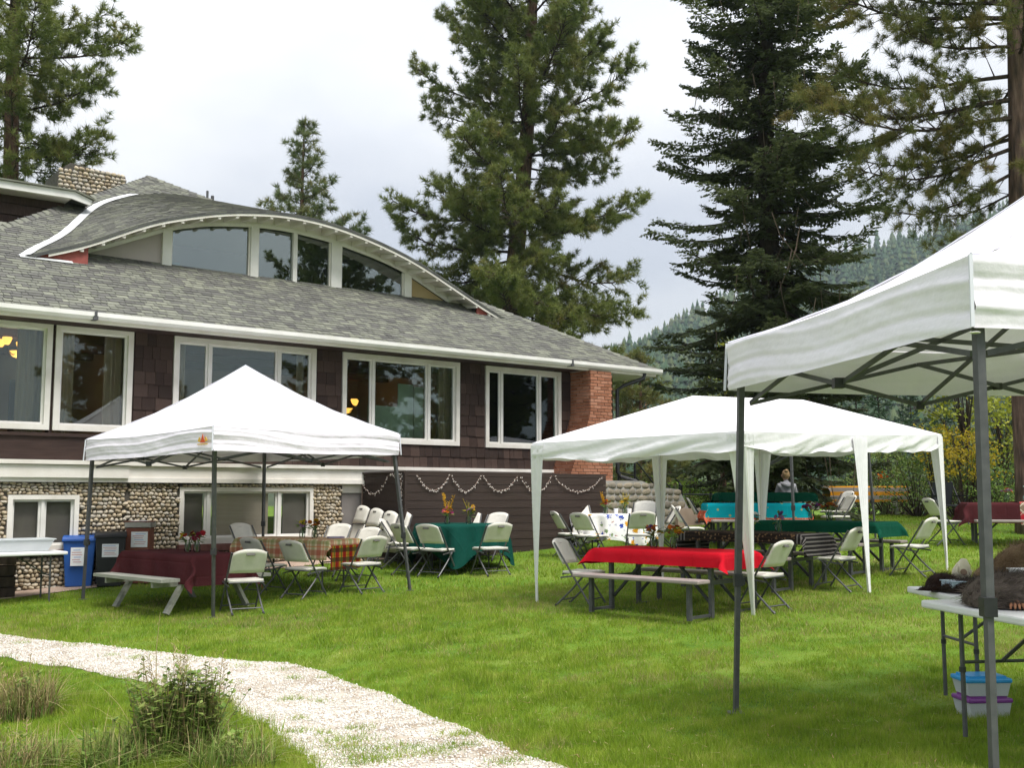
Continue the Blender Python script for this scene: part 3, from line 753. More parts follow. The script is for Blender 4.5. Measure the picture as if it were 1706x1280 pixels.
HEAD = np.array([(1.60, 5.74), (1.91, 5.85), (3.12, 6.38), (3.27, 6.45), (4.0, 6.64), (4.85, 6.75), (5.3, 6.78), (5.8, 6.775), (6.62, 6.70), (6.87, 6.66), (7.7, 6.50), (8.41, 6.30), (8.59, 6.22), (9.65, 5.73)])
HS, HZ = smooth_curve(HEAD)
def head(s): return float(np.interp(s, HS, HZ))
DQ = E0 + 1.4                                    # the arch edge stands this far in from the eave
WQ = E0 + 2.0                                    # the dormer wall
DS = .29                                        # backward rise of the dormer roof
def dorm_z(s, q): return arch(s) + DS * (q - DQ)
def dorm_end(s):
    q = DQ
    while q < 10 and dorm_z(s, q) > roof_z(s, q) + .004: q += .02
    return q
def in_dormer(s, q): return AS[0] < s < AS[-1] and q > WQ and dorm_z(s, q) > roof_z(s, q)
def RP(s, q, lift=0.0): return L3(s, E0 - q, ZE + RS*q + lift)
rf = MB(); ds_, dq_ = .15, .15
vid = {}
def rv(i, j):
    if (i, j) not in vid: vid[(i, j)] = len(rf.v); rf.v.append(tuple(RP(SL + i*ds_, j*dq_)))
    return vid[(i, j)]
for i in range(106):
    for j in range(58):
        s, q = SL + (i+.5)*ds_, (j+.5)*dq_
        if RS*q < RS*(SR-s)+.05 and (s >= 4.9 or RS*q < .648*(s-SL)+.08) and not in_dormer(s, q):
            rf.f.append([rv(i, j), rv(i+1, j), rv(i+1, j+1), rv(i, j+1)])
ap = RP(*APEX)
rf.add([RP(SR, 0), L3(SR, -8, ZE), L3(4.9, -17, 4.3), ap], [(0, 1, 2, 3)])
rf.add([RP(SL, 0), ap, L3(1.5, -3, 4.3)], [(0, 1, 2)])
part(rf, 'roof', MT['roof_under'])
rw = MB(); fbox(rw, -6, -2.0, .5, .62, 4.2, 4.3); part(rw, 'eave_return', MT['trim'])
lf = MB(); lf.add([L3(-7, .62, 4.302), L3(-2.2, .62, 4.302), L3(.9, -3.4, 6.48), L3(-7, -3.4, 6.48)], [(0, 1, 2, 3)]); part(lf, 'side_roof', MT['roof'])

tabs = []                                        # (corners, lower edge first)
def tab_mesh(P00, P10, P11, P01, nrm, t=.016):
    a, b = P00 + nrm*t, P10 + nrm*t
    return [a, b, P11 + nrm*.004, P01 + nrm*.004, P00 - nrm*.003, P10 - nrm*.003], [(0, 1, 2, 3), (4, 5, 1, 0)]
nrm_main = Vector((0, -RS, 1)).normalized()
ex = .105
near_tabs, far_tabs = [], []
for j in range(0, 84):
    q0 = j*ex; q1 = q0 + ex*1.25
    if q0 > 8.55: break
    s = SL + .849*q1 + .03
    s_end = SR - q0
    while s < s_end:
        w = R.choice((.10, .13, .16, .2, .26)) ; e = min(s + w, s_end)
        if not in_dormer((s+e)/2, q0 + .05):
            j_ = R.uniform(-.012, .012)
            far_tabs.append((s + .004, e - .004, q0 + j_, q1))
        s = e
def tab_sz(t): return -(t[1]-t[0]) / (16 + .5*t[0] + .4*t[2])
far_tabs.sort(key=tab_sz)
near_tabs, far_tabs = far_tabs[:220], far_tabs[220:]
shapes = {}
for s0, s1, q0, q1 in near_tabs:
    w = round(s1 - s0, 2)
    if w not in shapes:
        P = [Vector((x - w/2, yy, RS*yy)) for x, yy in ((0, 0), (w, 0), (w, ex*1.25), (0, ex*1.25))]
        v, f = tab_mesh(*P, nrm_main); shapes[w] = MB().add(v, f).mesh('roof_shingle', MT['roof'])
    p = RP((s0+s1)/2, q0); link_mesh('roof_shingle', shapes[w], lodge, loc=p)
rt = MB()
for s0, s1, q0, q1 in far_tabs:
    v, f = tab_mesh(RP(s0, q0), RP(s1, q0), RP(s1, q1), RP(s0, q1), nrm_main, R.uniform(.012, .02)); rt.add(v, f)
tag(part(rt, 'roof_shingles', MT['roof']), kind='stuff')

# dormer roof: curved sheet with its own courses
ns = 90; Ss = np.linspace(AS[0], AS[-1], ns); ends = [dorm_end(s) for s in Ss]
dr = MB(); nv = 9; vs = []
for s, e in zip(Ss, ends):
    for k in range(nv):
        q = DQ + (e + .05 - DQ) * k/(nv-1); vs.append(L3(s, E0-q, dorm_z(s, q)))
dr.add(vs, [(i*nv+k, (i+1)*nv+k, (i+1)*nv+k+1, i*nv+k+1) for i in range(ns-1) for k in range(nv-1)])
part(dr, 'dormer_roof', MT['roof_under'])
dt = MB()
for j in range(72):
    q0 = DQ - .03 + j*ex*1.06; q1 = q0 + ex*1.3; s = AS[0] + R.uniform(0, .2)
    while s < AS[-1]:
        w = R.choice((.10, .13, .16, .2, .26)); e = min(s+w, AS[-1])
        if q0 < dorm_end((s+e)/2) - .01:
            sl = (arch(e) - arch(s)) / max(e-s, .01); nr = Vector((-sl, -DS, 1)).normalized()
            P = [L3(a, E0-b, dorm_z(a, b)) for a, b in ((s+.003, q0), (e-.003, q0), (e-.003, q1), (s+.003, q1))]
            v, f = tab_mesh(*P, nr, R.uniform(.012, .02)); dt.add(v, f)
        s = e
tag(part(dt, 'dormer_shingles', MT['roof']), kind='stuff')
# arch edge strip, white fascia under it, soffit, wall face, rafter tails
def ribbon(fa, fb, s0, s1, n=70):
    vs = []
    for k in range(n):
        s = s0 + (s1-s0)*k/(n-1); vs += [fa(s), fb(s)]
    return MB().add(vs, [(2*k, 2*k+2, 2*k+3, 2*k+1) for k in range(n-1)])
a0, a1 = AS[0], AS[-1]
part(ribbon(lambda s: L3(s, -1.372, arch(s)-.035), lambda s: L3(s, -1.372, arch(s)+.022), a0, a1), 'drip_edge', MT['darkmetal'])
part(ribbon(lambda s: L3(s, -1.385, arch(s)-.085), lambda s: L3(s, -1.385, arch(s)-.037), .95, 10.8), 'arch_fascia', MT['trim'])
part(ribbon(lambda s: L3(s, -1.387, arch(s)-.08), lambda s: L3(s, -1.99, arch(s)+.03), 1.2, 10.4), 'arch_soffit', MT['trim'])
fc = ribbon(lambda s: L3(s, -1.985, head(s) if 1.62 < s < 9.63 else 5.70), lambda s: L3(s, -1.985, arch(s)+.10), 1.25, 10.35, 120)
part(fc, 'arch_face', MT['trim'])
mo = ribbon(lambda s: L3(s, -1.955, head(s)-.0), lambda s: L3(s, -1.955, head(s)+.075), 1.62, 9.63, 90)
part(mo, 'arch_moulding', MT['sash'])
for k in range(26):
    s = 1.5 + k*.352
    z1 = arch(s)
    b = MB(); b.prism([L3(s-.028, -1.40, z1-.08), L3(s-.028, -1.40, z1-.125), L3(s-.028, -1.98, z1-.09), L3(s-.028, -1.98, z1+.03)], (.056, 0, 0)); part(b, 'rafter_tail', MT['trim'])
# dormer windows
posts = [(1.66, 1.70), (3.10, 3.27), (4.85, 5.01), (6.63, 6.87), (8.41, 8.59), (9.58, 9.62)]
sb = MB(); fbox(sb, 1.5, 9.75, -2.04, -1.93, 5.665, 5.745); part(sb, 'dormer_sill', MT['trim'])
sb = MB(); fbox(sb, 1.2, 10.1, -1.95, -1.90, 5.60, 5.662); part(sb, 'sill_flashing', MT['flashing'])
MT['panel_pale'] = M('pale_mauve_panel', [(.40,.345,.34),(.47,.41,.40)], .7, nscale=2)
MT['panel_tan'] = M('tan_panel', [(.38,.27,.13),(.45,.34,.19)], .6, nscale=3)
for i in range(5):
    a, b = posts[i][1], posts[i+1][0]
    pts = [L3(a, -2.03, 5.745)] + [L3(b, -2.03, 5.745)] + [L3(b + (a-b)*k/14, -2.03, head(b + (a-b)*k/14)+.005) for k in range(15)]
    dwn = MB()
    for s0, s1 in (posts[i], posts[i+1]) if i == 4 else (posts[i],): fbox(dwn, s0, s1, -2.06, -1.945, 5.745, head((s0+s1)/2)+.02)
    dwin = dwn.build('dormer_window', MT['sash'], lodge)
    mat = MT['panel_pale'] if i == 0 else MT['panel_tan'] if i == 4 else MT['glass_dorm']
    MB().add(pts, [tuple(range(len(pts)))]).build('pane', mat, dwin)
    if i == 2:
        k = MB(); fbox(k, 5.77, 5.86, -2.06, -1.96, 5.745, head(5.8)+.01); k.build('mullion', MT['sash'], dwin)
    if 0 < i < 4:
        k = MB(); fbox(k, a, a+.03, -2.05, -1.99, 5.745, head(a+.01)); fbox(k, b-.03, b, -2.05, -1.99, 5.745, head(b-.01)); fbox(k, a+.03, b-.03, -2.05, -1.99, 5.745, 5.785); k.build('sash', MT['trim'], dwin)
dk = MB(); fbox(dk, 2.9, 9.0, -4.3, -4.2, 5.0, 6.7); fbox(dk, 1.8, 9.4, -4.2, -2.1, 5.2, 5.3); part(dk, 'attic_room', MT['interior'])
k = MB(); fbox(k, 3.55, 3.68, -2.75, -2.6, 5.3, 5.98); part(k, 'attic_post', MT['green_board'])
# red ends
for s0, s1, p in ((.62, 1.62, 0), (10.0, 10.95, 1)):
    n_ = 10; top = [L3(s0 + (s1-s0)*k/n_, -1.46, arch(s0 + (s1-s0)*k/n_)-.03) for k in range(n_+1)]
    bot = [L3(s, -1.46, roof_z(s, E0+1.46)+.01) for s in (s1, s0)]
    b = MB(); b.prism(top + bot, (0, .05, 0)); part(b, 'arch_end_board', MT['red_paint'])
# pale flashing strip up the left valley of the dormer
vs = []; n_ = 40
for k in range(n_):
    s = .58 + (3.95-.58)*k/(n_-1); e = dorm_end(s); z = roof_z(s, e)
    vs += [L3(s-.10, E0-e, roof_z(s-.10, e)+.03), L3(s, E0-e, z+.045), L3(s+.10, E0-e, max(dorm_z(s+.10, e), roof_z(s+.1, e))+.03)]
part(MB().add(vs, [(3*k+j, 3*k+3+j, 3*k+4+j, 3*k+1+j) for k in range(n_-1) for j in (0, 1)]), 'valley_flashing', MT['flashing'])
k = MB(); k.prism([L3(.50, -1.36, roof_z(.50, 1.96)+.03), L3(1.35, -1.36, roof_z(1.35, 1.96)+.03), L3(1.35, -1.44, roof_z(1.35, 2.04)+.03), L3(.50, -1.44, roof_z(.50, 2.04)+.03)], (0, 0, .01)); part(k, 'step_flashing', MT['flashing'])
# hip caps
def caps(p, q, n):
    mb = MB(); d = (q-p); 
    for k in range(n):
        a, b = p + d*(k/n), p + d*((k+1.3)/n); t = d.normalized(); sd = t.cross(Vector((0, 0, 1))).normalized()*.13
        up = Vector((0, 0, .045)); up2 = Vector((0, 0, .02)); dn = Vector((0, 0, -.055))
        mb.add([a - sd + dn + up*.4, a + up, a + sd + dn + up*.4, b - sd + dn, b + up2, b + sd + dn], [(0, 1, 4, 3), (1, 2, 5, 4)])
    return mb
tag(part(caps(RP(SR, 0), ap, 60), 'hip_caps', MT['roof']), kind='stuff'); tag(part(caps(L3(SL, E0, ZE), ap, 55), 'hip_caps', MT['roof']), kind='stuff')
k = MB(); p = L3(5.95, E0-7.55, 8.58); k.tube([p, p + Vector((0, 0, .22))], .03, 7).tube([p + Vector((.13, 0, -.06)), p + Vector((.13, 0, .12))], .04, 7); part(k, 'roof_vent', MT['darkmetal'])

# eave: fascia, soffit, gutter
k = MB(); fbox(k, -5, 13.48, .56, .598, 4.14, 4.285); part(k, 'fascia', MT['trim'])
k = MB(); fbox(k, -5, 11.4, .0, .558, 4.15, 4.18); part(k, 'soffit', MT['brown_board'])  # brown here stands in for the shadow under the eave
k = MB(); fbox(k, 11.4, 13.44, -8, .556, 4.15, 4.18); part(k, 'soffit', MT['trim'])
k = MB(); k.box((13.46, 4.0-.6, 4.215), (.04, 7.9, .145)); part(k, 'fascia', MT['trim'])
def gutter(s0, s1):
    prof = [(.60, 4.31), (.60, 4.19), (.70, 4.19), (.735, 4.235), (.735, 4.30), (.722, 4.30), (.722, 4.24), (.695, 4.205), (.615, 4.205), (.615, 4.31)]
    b = MB(); b.prism([L3(s0, o, z) for o, z in prof], (s1-s0, 0, 0)); part(b, 'gutter', MT['white_metal'])
for a, b in ((-5, 1.12), (1.14, 10.86), (10.88, 13.56)): gutter(a, b)
for s in (1.13, 10.87):
    b = MB(); fbox(b, s-.035, s+.035, .598, .745, 4.18, 4.24); fbox(b, s-.02, s+.02, .737, .75, 4.24, 4.315); part(b, 'gutter_joint', MT['darkmetal'])
k = MB(); k.tube([L3(13.1, .62, 4.2), L3(13.08, .6, 4.08), L3(12.75, .35, 3.93), L3(12.58, .28, 3.82), L3(12.56, .28, 2.0), L3(12.62, .32, 1.9), L3(12.86, .55, 1.80), L3(12.90, .6, 1.7), L3(13.0, .62, .72)], .045, 8)
part(k, 'downspout', MT['blackmetal'], smooth=True)

# upper left gable with lap siding
gz0 = 7.20
for i in range(8):
    b = MB(); z = 5.55 + i*.225
    b.prism([L3(-5, -4.48, z), L3(-5, -4.45, z), L3(-5, -4.485, z+.225), L3(-5, -4.50, z+.225)], (7.0 if z > 6.9 else 6.6, 0, 0)); part(b, 'siding_board', MT['shingle_wood'])
b = MB(); fbox(b, -5, 2.2, -5.6, -4.5, 5.0, 7.2); part(b, 'gable_wall', MT['shingle_wood'])
b = MB(); b.prism([L3(-5, -4.05, 7.22), L3(2.02, -4.05, 7.30), L3(2.38, -4.05, 7.22), L3(2.42, -4.05, 7.32), L3(2.08, -4.05, 7.44), L3(-5, -4.05, 7.39)], (0, .05, 0)); part(b, 'gable_fascia', MT['white_metal'])
b = MB(); b.prism([L3(-5, -4.0, 7.395), L3(2.08, -4.0, 7.446), L3(2.46, -4.0, 7.325), L3(2.47, -4.0, 7.35), L3(2.09, -4.0, 7.475), L3(-5, -4.0, 7.425)], (0, 2.5, 0)); part(b, 'gable_roof', MT['roof'])
b = MB(); b.prism([L3(-5, -4.1, 7.215), L3(2.02, -4.1, 7.29), L3(2.02, -4.1, 7.31), L3(-5, -4.1, 7.235)], (0, .4, 0)); part(b, 'gable_soffit', MT['trim'])

# cobbled chimney behind it
ch = MB(); ch.prism([L3(2.78, -8, 6.5), L3(4.33, -8, 6.5), L3(4.33, -8, 9.08), L3(3.05, -8, 9.2), L3(2.78, -8, 8.95)], (0, 1.0, 0)); stone_chimney = part(ch, 'stone_chimney', MT['mortar'])
cc = []
z = 7.6
while z < 9.12:
    h = R.uniform(.07, .11); s = 2.8
    while s < 4.3:
        w = R.uniform(.08, .16)
        if z < 9.2 - .09*(s-3.05) - .03 and (s > 3.0 or z < 8.95): cc.append((s+w/2, -8.0, z+h/2, w, h))
        s += w
    z += h
joined([R.choice(rocks) for _ in cc], [inst_stone(c) for c in cc], 'cobblestones', MT['stone'], stone_chimney)

# brick chimney at the right end
XL = np.array([(1.70, 10.80), (1.92, 10.87), (2.26, 11.01), (2.95, 11.34), (3.21, 11.42), (4.16, 11.43)]); XR = 12.06; CO = .66
def xl(z): return float(np.interp(z, XL[:, 0], XL[:, 1]))
ch = MB(); ch.prism([L3(s+.02, CO-.018, z) for z, s in XL[::-1]] + [L3(XR-.01, CO-.018, 1.70), L3(XR-.01, CO-.018, 4.16)], (0, CO-.03, 0)); chimney = part(ch, 'brick_chimney', MT['brick_mortar'])
bk = MB().box((0, 0, 0), (1, 1, 1)).mesh('brick', MT['brick'])
z = 1.78; row = 0; ch_h = .0675; bricks = []
while z < 4.13:
    s = xl(z) ; first = True; bw_ = .205
    while s < XR - .02:
        w = bw_ * (.5 if first and row % 2 else 1); w = min(w, XR - s); first = False
        if w > .03: bricks.append(((s + w/2, -CO + .02, z + ch_h/2), (w - .012, .05, ch_h - .012)))
        s += w
    o = .02; first = True
    while o < CO - .04:
        w = .2 * (.5 if first and row % 2 == 0 else 1); w = min(w, CO - .025 - o); first = False
        if w > .03: bricks.append(((xl(z + ch_h/2) + .02, -(o + w/2), z + ch_h/2), (.045, w - .012, ch_h - .012)))
        o += w
    z += ch_h; row += 1
bricks.sort(key=lambda b: -max(b[1][0], b[1][1]))
for (l, s_) in bricks[:300]:
    link_mesh('brick', bk, chimney, loc=(l[0]+R.uniform(-.003, .003), l[1]+R.uniform(-.004, .004), l[2]), scale=s_)
if bricks[300:]:
    b = MB()
    for l, s_ in bricks[300:]: b.box(l, s_)
    tag(b.build('brickwork', MT['brick'], chimney), kind='stuff')
k = MB(); fbox(k, 10.95, 12.35, .02, .62, -.2, 1.69); fbox(k, 10.85, 12.2, .62, .72, 1.66, 1.775); base_ = part(k, 'chimney_base', MT['rubble'])
# ------------------------------------------------------------------ wooden stage with string lights
stage = empty('wooden_stage', tuple(fw(6.29, 1.5, 0)), math.pi/2 - PHI, 'dark brown planked stage box against the lodge wall', 'stage')
def sx(s, off, z): return (s - 6.29, -(off - 1.5), z)
k = MB(); k.box(((2.39), .76, .9), (4.70, 1.44, 1.9)); k.build('core', MT['stage'], stage)
z = -.05; i = 0
while z < 1.86:
    h = min(.145, 1.885 - z)
    MB().box((0, 0, 0), (4.78, .03, h - .007)).build('plank', MT['stage'], stage, loc=(2.39 + R.uniform(-.004, .004), .016 + R.uniform(-.003, .003), z + h/2))
    MB().box((0, 0, 0), (.03, 1.46, h - .007)).build('end_plank', MT['stage'], stage, loc=(.014 + R.uniform(-.003, .003), .775, z + h/2))
    z += .145
MB().box((2.39, .755, 1.90), (4.84, 1.50, .03)).build('top_board', MT['stage'], stage)
MB().box((-.012, -.012, .93), (.05, .05, 1.9)).build('corner_post', MT['stage'], stage)
lights = empty('string_lights', tuple(fw(6.29, 1.5, 0)), math.pi/2 - PHI, 'string of small pale bulbs looped in swags along the brown stage', 'string lights')
wire, bul = MB(), MB()
def swag(p, q, sag, n=16):
    pts = []
    for k in range(n+1):
        t = k/n; pts.append(Vector(p).lerp(Vector(q), t) - Vector((0, 0, sag*4*t*(1-t))) + Vector((R.uniform(-.006, .006), 0, R.uniform(-.012, .012))))
    wire.tube(pts, .005, 4)
    for k in range(n*2):
        t = (k+.5)/(n*2); c = Vector(p).lerp(Vector(q), t) - Vector((0, 0, sag*4*t*(1-t))) + Vector((R.uniform(-.02, .02), R.uniform(-.02, 0), R.uniform(-.035, .025)))
        bul.box(c, (.011, .011, .02), Matrix.Rotation(R.uniform(-1, 1), 3, 'Y'))
for a, b, sg in ((.22, .92, .28), (.95, 1.62, .30), (1.66, 2.48, .29), (2.55, 3.32, .31), (3.38, 4.66, .30)): swag((a, -.025, 1.86), (b, -.025, 1.86), sg)
swag((-.02, 1.45, 1.70), (-.02, .55, 1.86), .26); swag((-.02, .5, 1.88), (-.02, .1, 1.86), .03); wire.tube([(-.02, 1.46, 1.7), (-.02, 1.46, .7)], .006, 4); swag((-.02, .12, 1.86), (-.02, .10, 1.2), .03)
wire.build('wire', MT['wire'], lights); tag(bul.build('bulbs', MT['bulb'], lights), kind='stuff')

# ------------------------------------------------------------------ rubble stair wall, steps, railings by the chimney
sw = empty('stone_stair_wall', tuple(fw(12.2, .9, 0)), math.pi/2 - PHI, 'low grey rubble stone wall stepping down beside the brick chimney', 'stone wall')
prof = [(-.9, .4), (-.9, 1.80), (.55, 1.80), (.95, 1.68), (1.7, 1.62), (2.0, 1.2), (2.9, 1.0), (2.9, .4)]
k = MB(); k.prism([(a, .05, b) for a, b in prof], (0, .5, 0)); k.build('wall_core', MT['concrete'], sw)
rub = [rock_mesh('rubble_stone', 90 + i, MT['rubble']) for i in range(6)]
z = .55
while z < 1.75:
    h = R.uniform(.10, .18); a = -.88
    while a < 2.9:
        w = R.uniform(.12, .32); top = np.interp(a + w/2, [p[0] for p in prof[1:7]], [p[1] for p in prof[1:7]])
        if z + h*.6 < top: link_mesh('rubble_stone', R.choice(rub), sw, loc=(a + w/2, .06, z + h/2), rot=(R.uniform(-.1, .1), R.uniform(-.2, .2), 0), scale=(w*.54, .035, h*.56))
        a += w
    z += h
steps = empty('garden_steps', tuple(fw(14.5, 1.0, 0)), math.pi/2 - PHI, 'grey concrete garden steps leading up beside the stone wall', 'steps')
for i in range(3):
    MB().box((-.25*i, .5, .62 + .14*i), (.5, .9, .60)).build('step', MT['walk'], steps)
def rail(name, label, posts_px, rails, d0):
    """posts_px: (pixel x, distance, top z, bottom z)"""
    t = empty(name, (0, 0, 0), 0, label, 'railing', 'black metal railings by the steps')
    P = [((px-853)/1800*d, d, zt, zb) for px, d, zt, zb in posts_px]
    t.location = (P[0][0], P[0][1], P[0][3]); o = Vector(t.location)
    for x, y, zt, zb in P: MB().tube([Vector((x, y, zb)) - o, Vector((x, y, zt)) - o], .03, 6).build('post', MT['blackmetal'], t)
    for i in range(len(P)-1):
        a, b = P[i], P[i+1]
        for f in rails:
            MB().tube([Vector((a[0], a[1], a[3] + (a[2]-a[3])*f)) - o, Vector((b[0], b[1], b[3] + (b[2]-b[3])*f)) - o], .02, 5).build('rail', MT['blackmetal'], t)
    return t
rail('stair_railing', 'black stair railing sloping down past the rubble wall', [(1030, 25.2, 2.28, 1.7), (1057, 25.6, 2.35, 1.45), (1090, 26.0, 1.75, .95), (1128, 26.4, 1.62, .75)], (.98, .55, .1), 0)
rail('stair_railing', 'black stair railing on the far side of the garden steps', [(1100, 28.5, 2.35, 1.3), (1131, 29.0, 1.83, .85), (1134, 28.0, 1.75, .8)], (.98, .6, .3, .12), 0)
rail('garden_railing', 'thin black two-bar railing in front of the bright green bank', [(1128, 29.5, 1.55, .85), (1182, 30.5, 1.55, .8), (1240, 31.5, 1.52, .8)], (.95, .1), 0)
# ------------------------------------------------------------------ canopies
def ease_cloth(P, nu, nv, amp, seed, fold=0.0, edge=1.0):
    return P
def sheet_mesh(name, fn, nu, nv, mat, parent, thick=None):
    vs = [fn(i/(nu-1), j/(nv-1)) for i in range(nu) for j in range(nv)]
    return link_mesh(name, np_mesh(name, np.array([tuple(v) for v in vs]), grid_faces(nu, nv), mat, True), parent)
def wn1(x, seed):
    r = random.Random(seed); return sum(math.sin(x*f*6.283 + r.uniform(0, 6.28)) / (i+1) for i, f in enumerate((1.0, 2.3, 4.1)))
def popup(label, corners, ztop, val, zpeak, lean=None, legw=.045, name='pop_up_canopy', logo=False, group='white pop-up canopies', val_wr=.010, sag=.10, feet=None):
    """corners: 4 ground points in order, ztop: eave heights"""
    c = sum((Vector((p[0], p[1], 0)) for p in corners), Vector()) / 4
    base = Vector((c.x, c.y, gz(c.x, c.y)))
    t = empty(name, base, 0, label, 'canopy', group)
    T = [Vector((p[0], p[1], z)) - base for p, z in zip(corners, ztop)]
    pk = Vector((c.x, c.y, zpeak)) - base
    cen = sum(T, Vector()) / 4
    for i in range(4):
        a, b = T[i], T[(i+1) % 4]; sd = hash((label, i)) % 1000
        sd = 37 * i + len(label)
        def roof(u, v):
            e = a.lerp(b, u); e = e + Vector((0, 0, -.03 * math.sin(math.pi*u)))
            p = e.lerp(pk, v)
            s = sag * math.sin(math.pi*v) * (1 - .25*abs(2*u-1))
            wr = math.sin(math.pi*u) * math.sin(math.pi*v) * (.010*wn1(u*2 + v, sd) + .006*wn1(u*5 - v*3, sd+2)) + .012*math.exp(-((1-u)*u/.012))*math.sin(v*26 + 9*u)*v*(1-v)*2
            return p + Vector((0, 0, -s + wr))
        sheet_mesh('roof_panel', roof, 30, 30, MT['canopy'], t)
        out = (a.lerp(b, .5) - cen); out.z = 0; out.normalize()
        def vale(u, v):
            e = a.lerp(b, u) + Vector((0, 0, -.03 * math.sin(math.pi*u)))
            bow = math.sin(math.pi*u)
            wr = .014*v + val_wr * (wn1(v*1.5 + .35*math.sin(2.2*u + sd) + .12*math.sin(9*u), sd) * (1.25 - .6*bow) + .3*wn1(u*3 + v, sd+1)) * (0 if v == 0 else 1)
            fl = .02*v
            tuck = -.012 * math.exp(-((u*(1-u))/.02)) * v
            return e + Vector((0, 0, -val*v*(1 - .05*bow*v))) + out*(wr + fl*bow + tuck + .004)
        sheet_mesh('valance', vale, 60, 26, MT['canopy'], t)
        MB().tube([roof(0, q/14) + Vector((0, 0, .004)) for q in range(15)], .007, 5).build('hip_seam', MT['seam'], t)
        tg = (b - a).normalized()
        k = MB(); k.bar(a + (a-cen).normalized()*.012 - Vector((0, 0, .0)), a + (a-cen).normalized()*.034 - Vector((0, 0, val)), .016, .012); k.build('corner_seam', MT['seam'], t)
        # scissor truss along this side, just inside the valance
        inn = -out*.085; zt = Vector((0, 0, -.14)); zb = Vector((0, 0, -val - .10)); h = .5
        for q0, q1 in ((.045, .5), (.5, .955)):
            P, Q = a.lerp(b, q0) + inn, a.lerp(b, q1) + inn
            for k_, (f, g) in enumerate(((zt, zb), (zb, zt))):
                off = out * (.018 if k_ else -.018)
                MB().bar(P + f + off, Q + g + off, .014, .028).build('truss_bar', MT['darkmetal'], t)
            MB().box(P.lerp(Q, .5) + (zt+zb)/2, (.05, .05, .05)).build('truss_joint', MT['blackmetal'], t)
        m = a.lerp(b, .5) + inn
        MB().bar(m + zb, pk*.98 + Vector((0, 0, -.62)), .014, .028).build('truss_bar', MT['darkmetal'], t)
        MB().bar(m + zt, pk*.98 + Vector((0, 0, -.92)), .014, .028).build('truss_bar', MT['darkmetal'], t)
        MB().box(m + zb, (.06, .06, .06)).build('truss_joint', MT['blackmetal'], t)
        # leg
        q = feet[i] if feet else corners[i]
        f = Vector((q[0], q[1], gz(q[0], q[1]))) - base; top = a + (cen - a).normalized()*.10 + Vector((0, 0, -.05)); top.z = a.z - .05
        mid = f.lerp(top, .36)
        lg = MB().bar(mid, top, legw, legw, tg).build('leg', MT['darkmetal'], t)
        MB().bar(f, mid, legw*.78, legw*.78, tg).build('lower_leg', MT['darkmetal'], lg)
        MB().box(mid, (legw*1.45, legw*1.45, .085)).box(mid + tg*.035 + Vector((0, 0, -.01)), (.03, .03, .05)).build('leg_clip', MT['blackmetal'], lg)
        MB().box(f + Vector((0, 0, .006)), (.11, .11, .006)).build('foot_plate', MT['darkmetal'], lg)
    MB().bar(pk + Vector((0, 0, -.02)), pk + Vector((0, 0, -.95)), .04).build('peak_post', MT['darkmetal'], t)
    return t, T, cen
# near right canopy
P1, P2 = Vector((1.555, 7.70)), Vector((2.11, 4.88))
dv = P2 - P1; pv_ = Vector((-dv.y, dv.x)); P3, P4 = P1 + pv_, P2 + pv_
t3, T3, c3 = popup('nearest white pop-up canopy at the right, over tables of animal pelts', [P2, P1, P3, P4], [2.60, 2.585, 2.60, 2.61], .34, 3.38, val_wr=.006, sag=.16, legw=.041)
MB().lathe([(.020, 0), (.026, .003), (.020, .006)], 12, T3[0] + Vector((-.01, -.03, -.37))).build('ring', MT['white_metal'], t3)
# left canopy
F_, L_c, R_c = Vector((-3.68, 13.3)), Vector((-6.26, 15.9)), Vector((-1.68, 16.07))
B_ = L_c + R_c - F_
feet = [G(355, 1030), G(138, 1000), Vector((B_.x, B_.y)), G(683, 985)]
t1, T1, c1 = popup('white pop-up canopy with small orange logo in front of the lodge', [F_, L_c, B_, R_c], [2.35, 2.31, 2.38, 2.40], .31, 3.42, sag=.12, feet=feet, legw=.045, val_wr=.007)
a, b = T1[0], T1[1]; tg = (b-a).normalized(); outn = ((a+b)/2 - c1); outn.z = 0; outn.normalize()
lp = a + tg*.20 + outn*.034 + Vector((0, 0, -.15))
MT['logo_red'] = M('orange_red_print', (.62,.10,.03), .8); MT['logo_gold'] = M('gold_print', (.70,.42,.06), .8)
k = MB(); k.prism([lp + tg*.06 + Vector((0, 0, -.05)), lp - tg*.06 + Vector((0, 0, -.05)), lp - tg*.03 + Vector((0, 0, .0)), lp + Vector((0, 0, .06)), lp + tg*.03 + Vector((0, 0, .0))], outn*.004); k.build('logo_mark', MT['logo_red'], t1)
k = MB()
for s_ in (-1, 1): k.prism([lp + tg*.07*s_ + Vector((0, 0, -.045)), lp + tg*.12*s_ + Vector((0, 0, -.03)), lp + tg*.085*s_ + Vector((0, 0, .02)), lp + tg*.05*s_ + Vector((0, 0, .01))], outn*.004)
k.prism([lp + tg*.13 + Vector((0, 0, -.075)), lp - tg*.13 + Vector((0, 0, -.075)), lp - tg*.13 + Vector((0, 0, -.062)), lp + tg*.13 + Vector((0, 0, -.062))], outn*.004)
k.build('logo_mark', MT['logo_gold'], t1)
# canopy behind the long tent: its dark legs show beneath the long tent
pa, pb, pc2 = Vector((4.87, 18.8)), Vector((6.97, 20.9)), Vector((2.77, 20.9))
popup('far pop-up canopy behind the long white tent, only its thin dark legs showing', [pa, pb, pb + pc2 - pa, pc2], [2.72]*4, .22, 3.0, legw=.04, sag=.04)

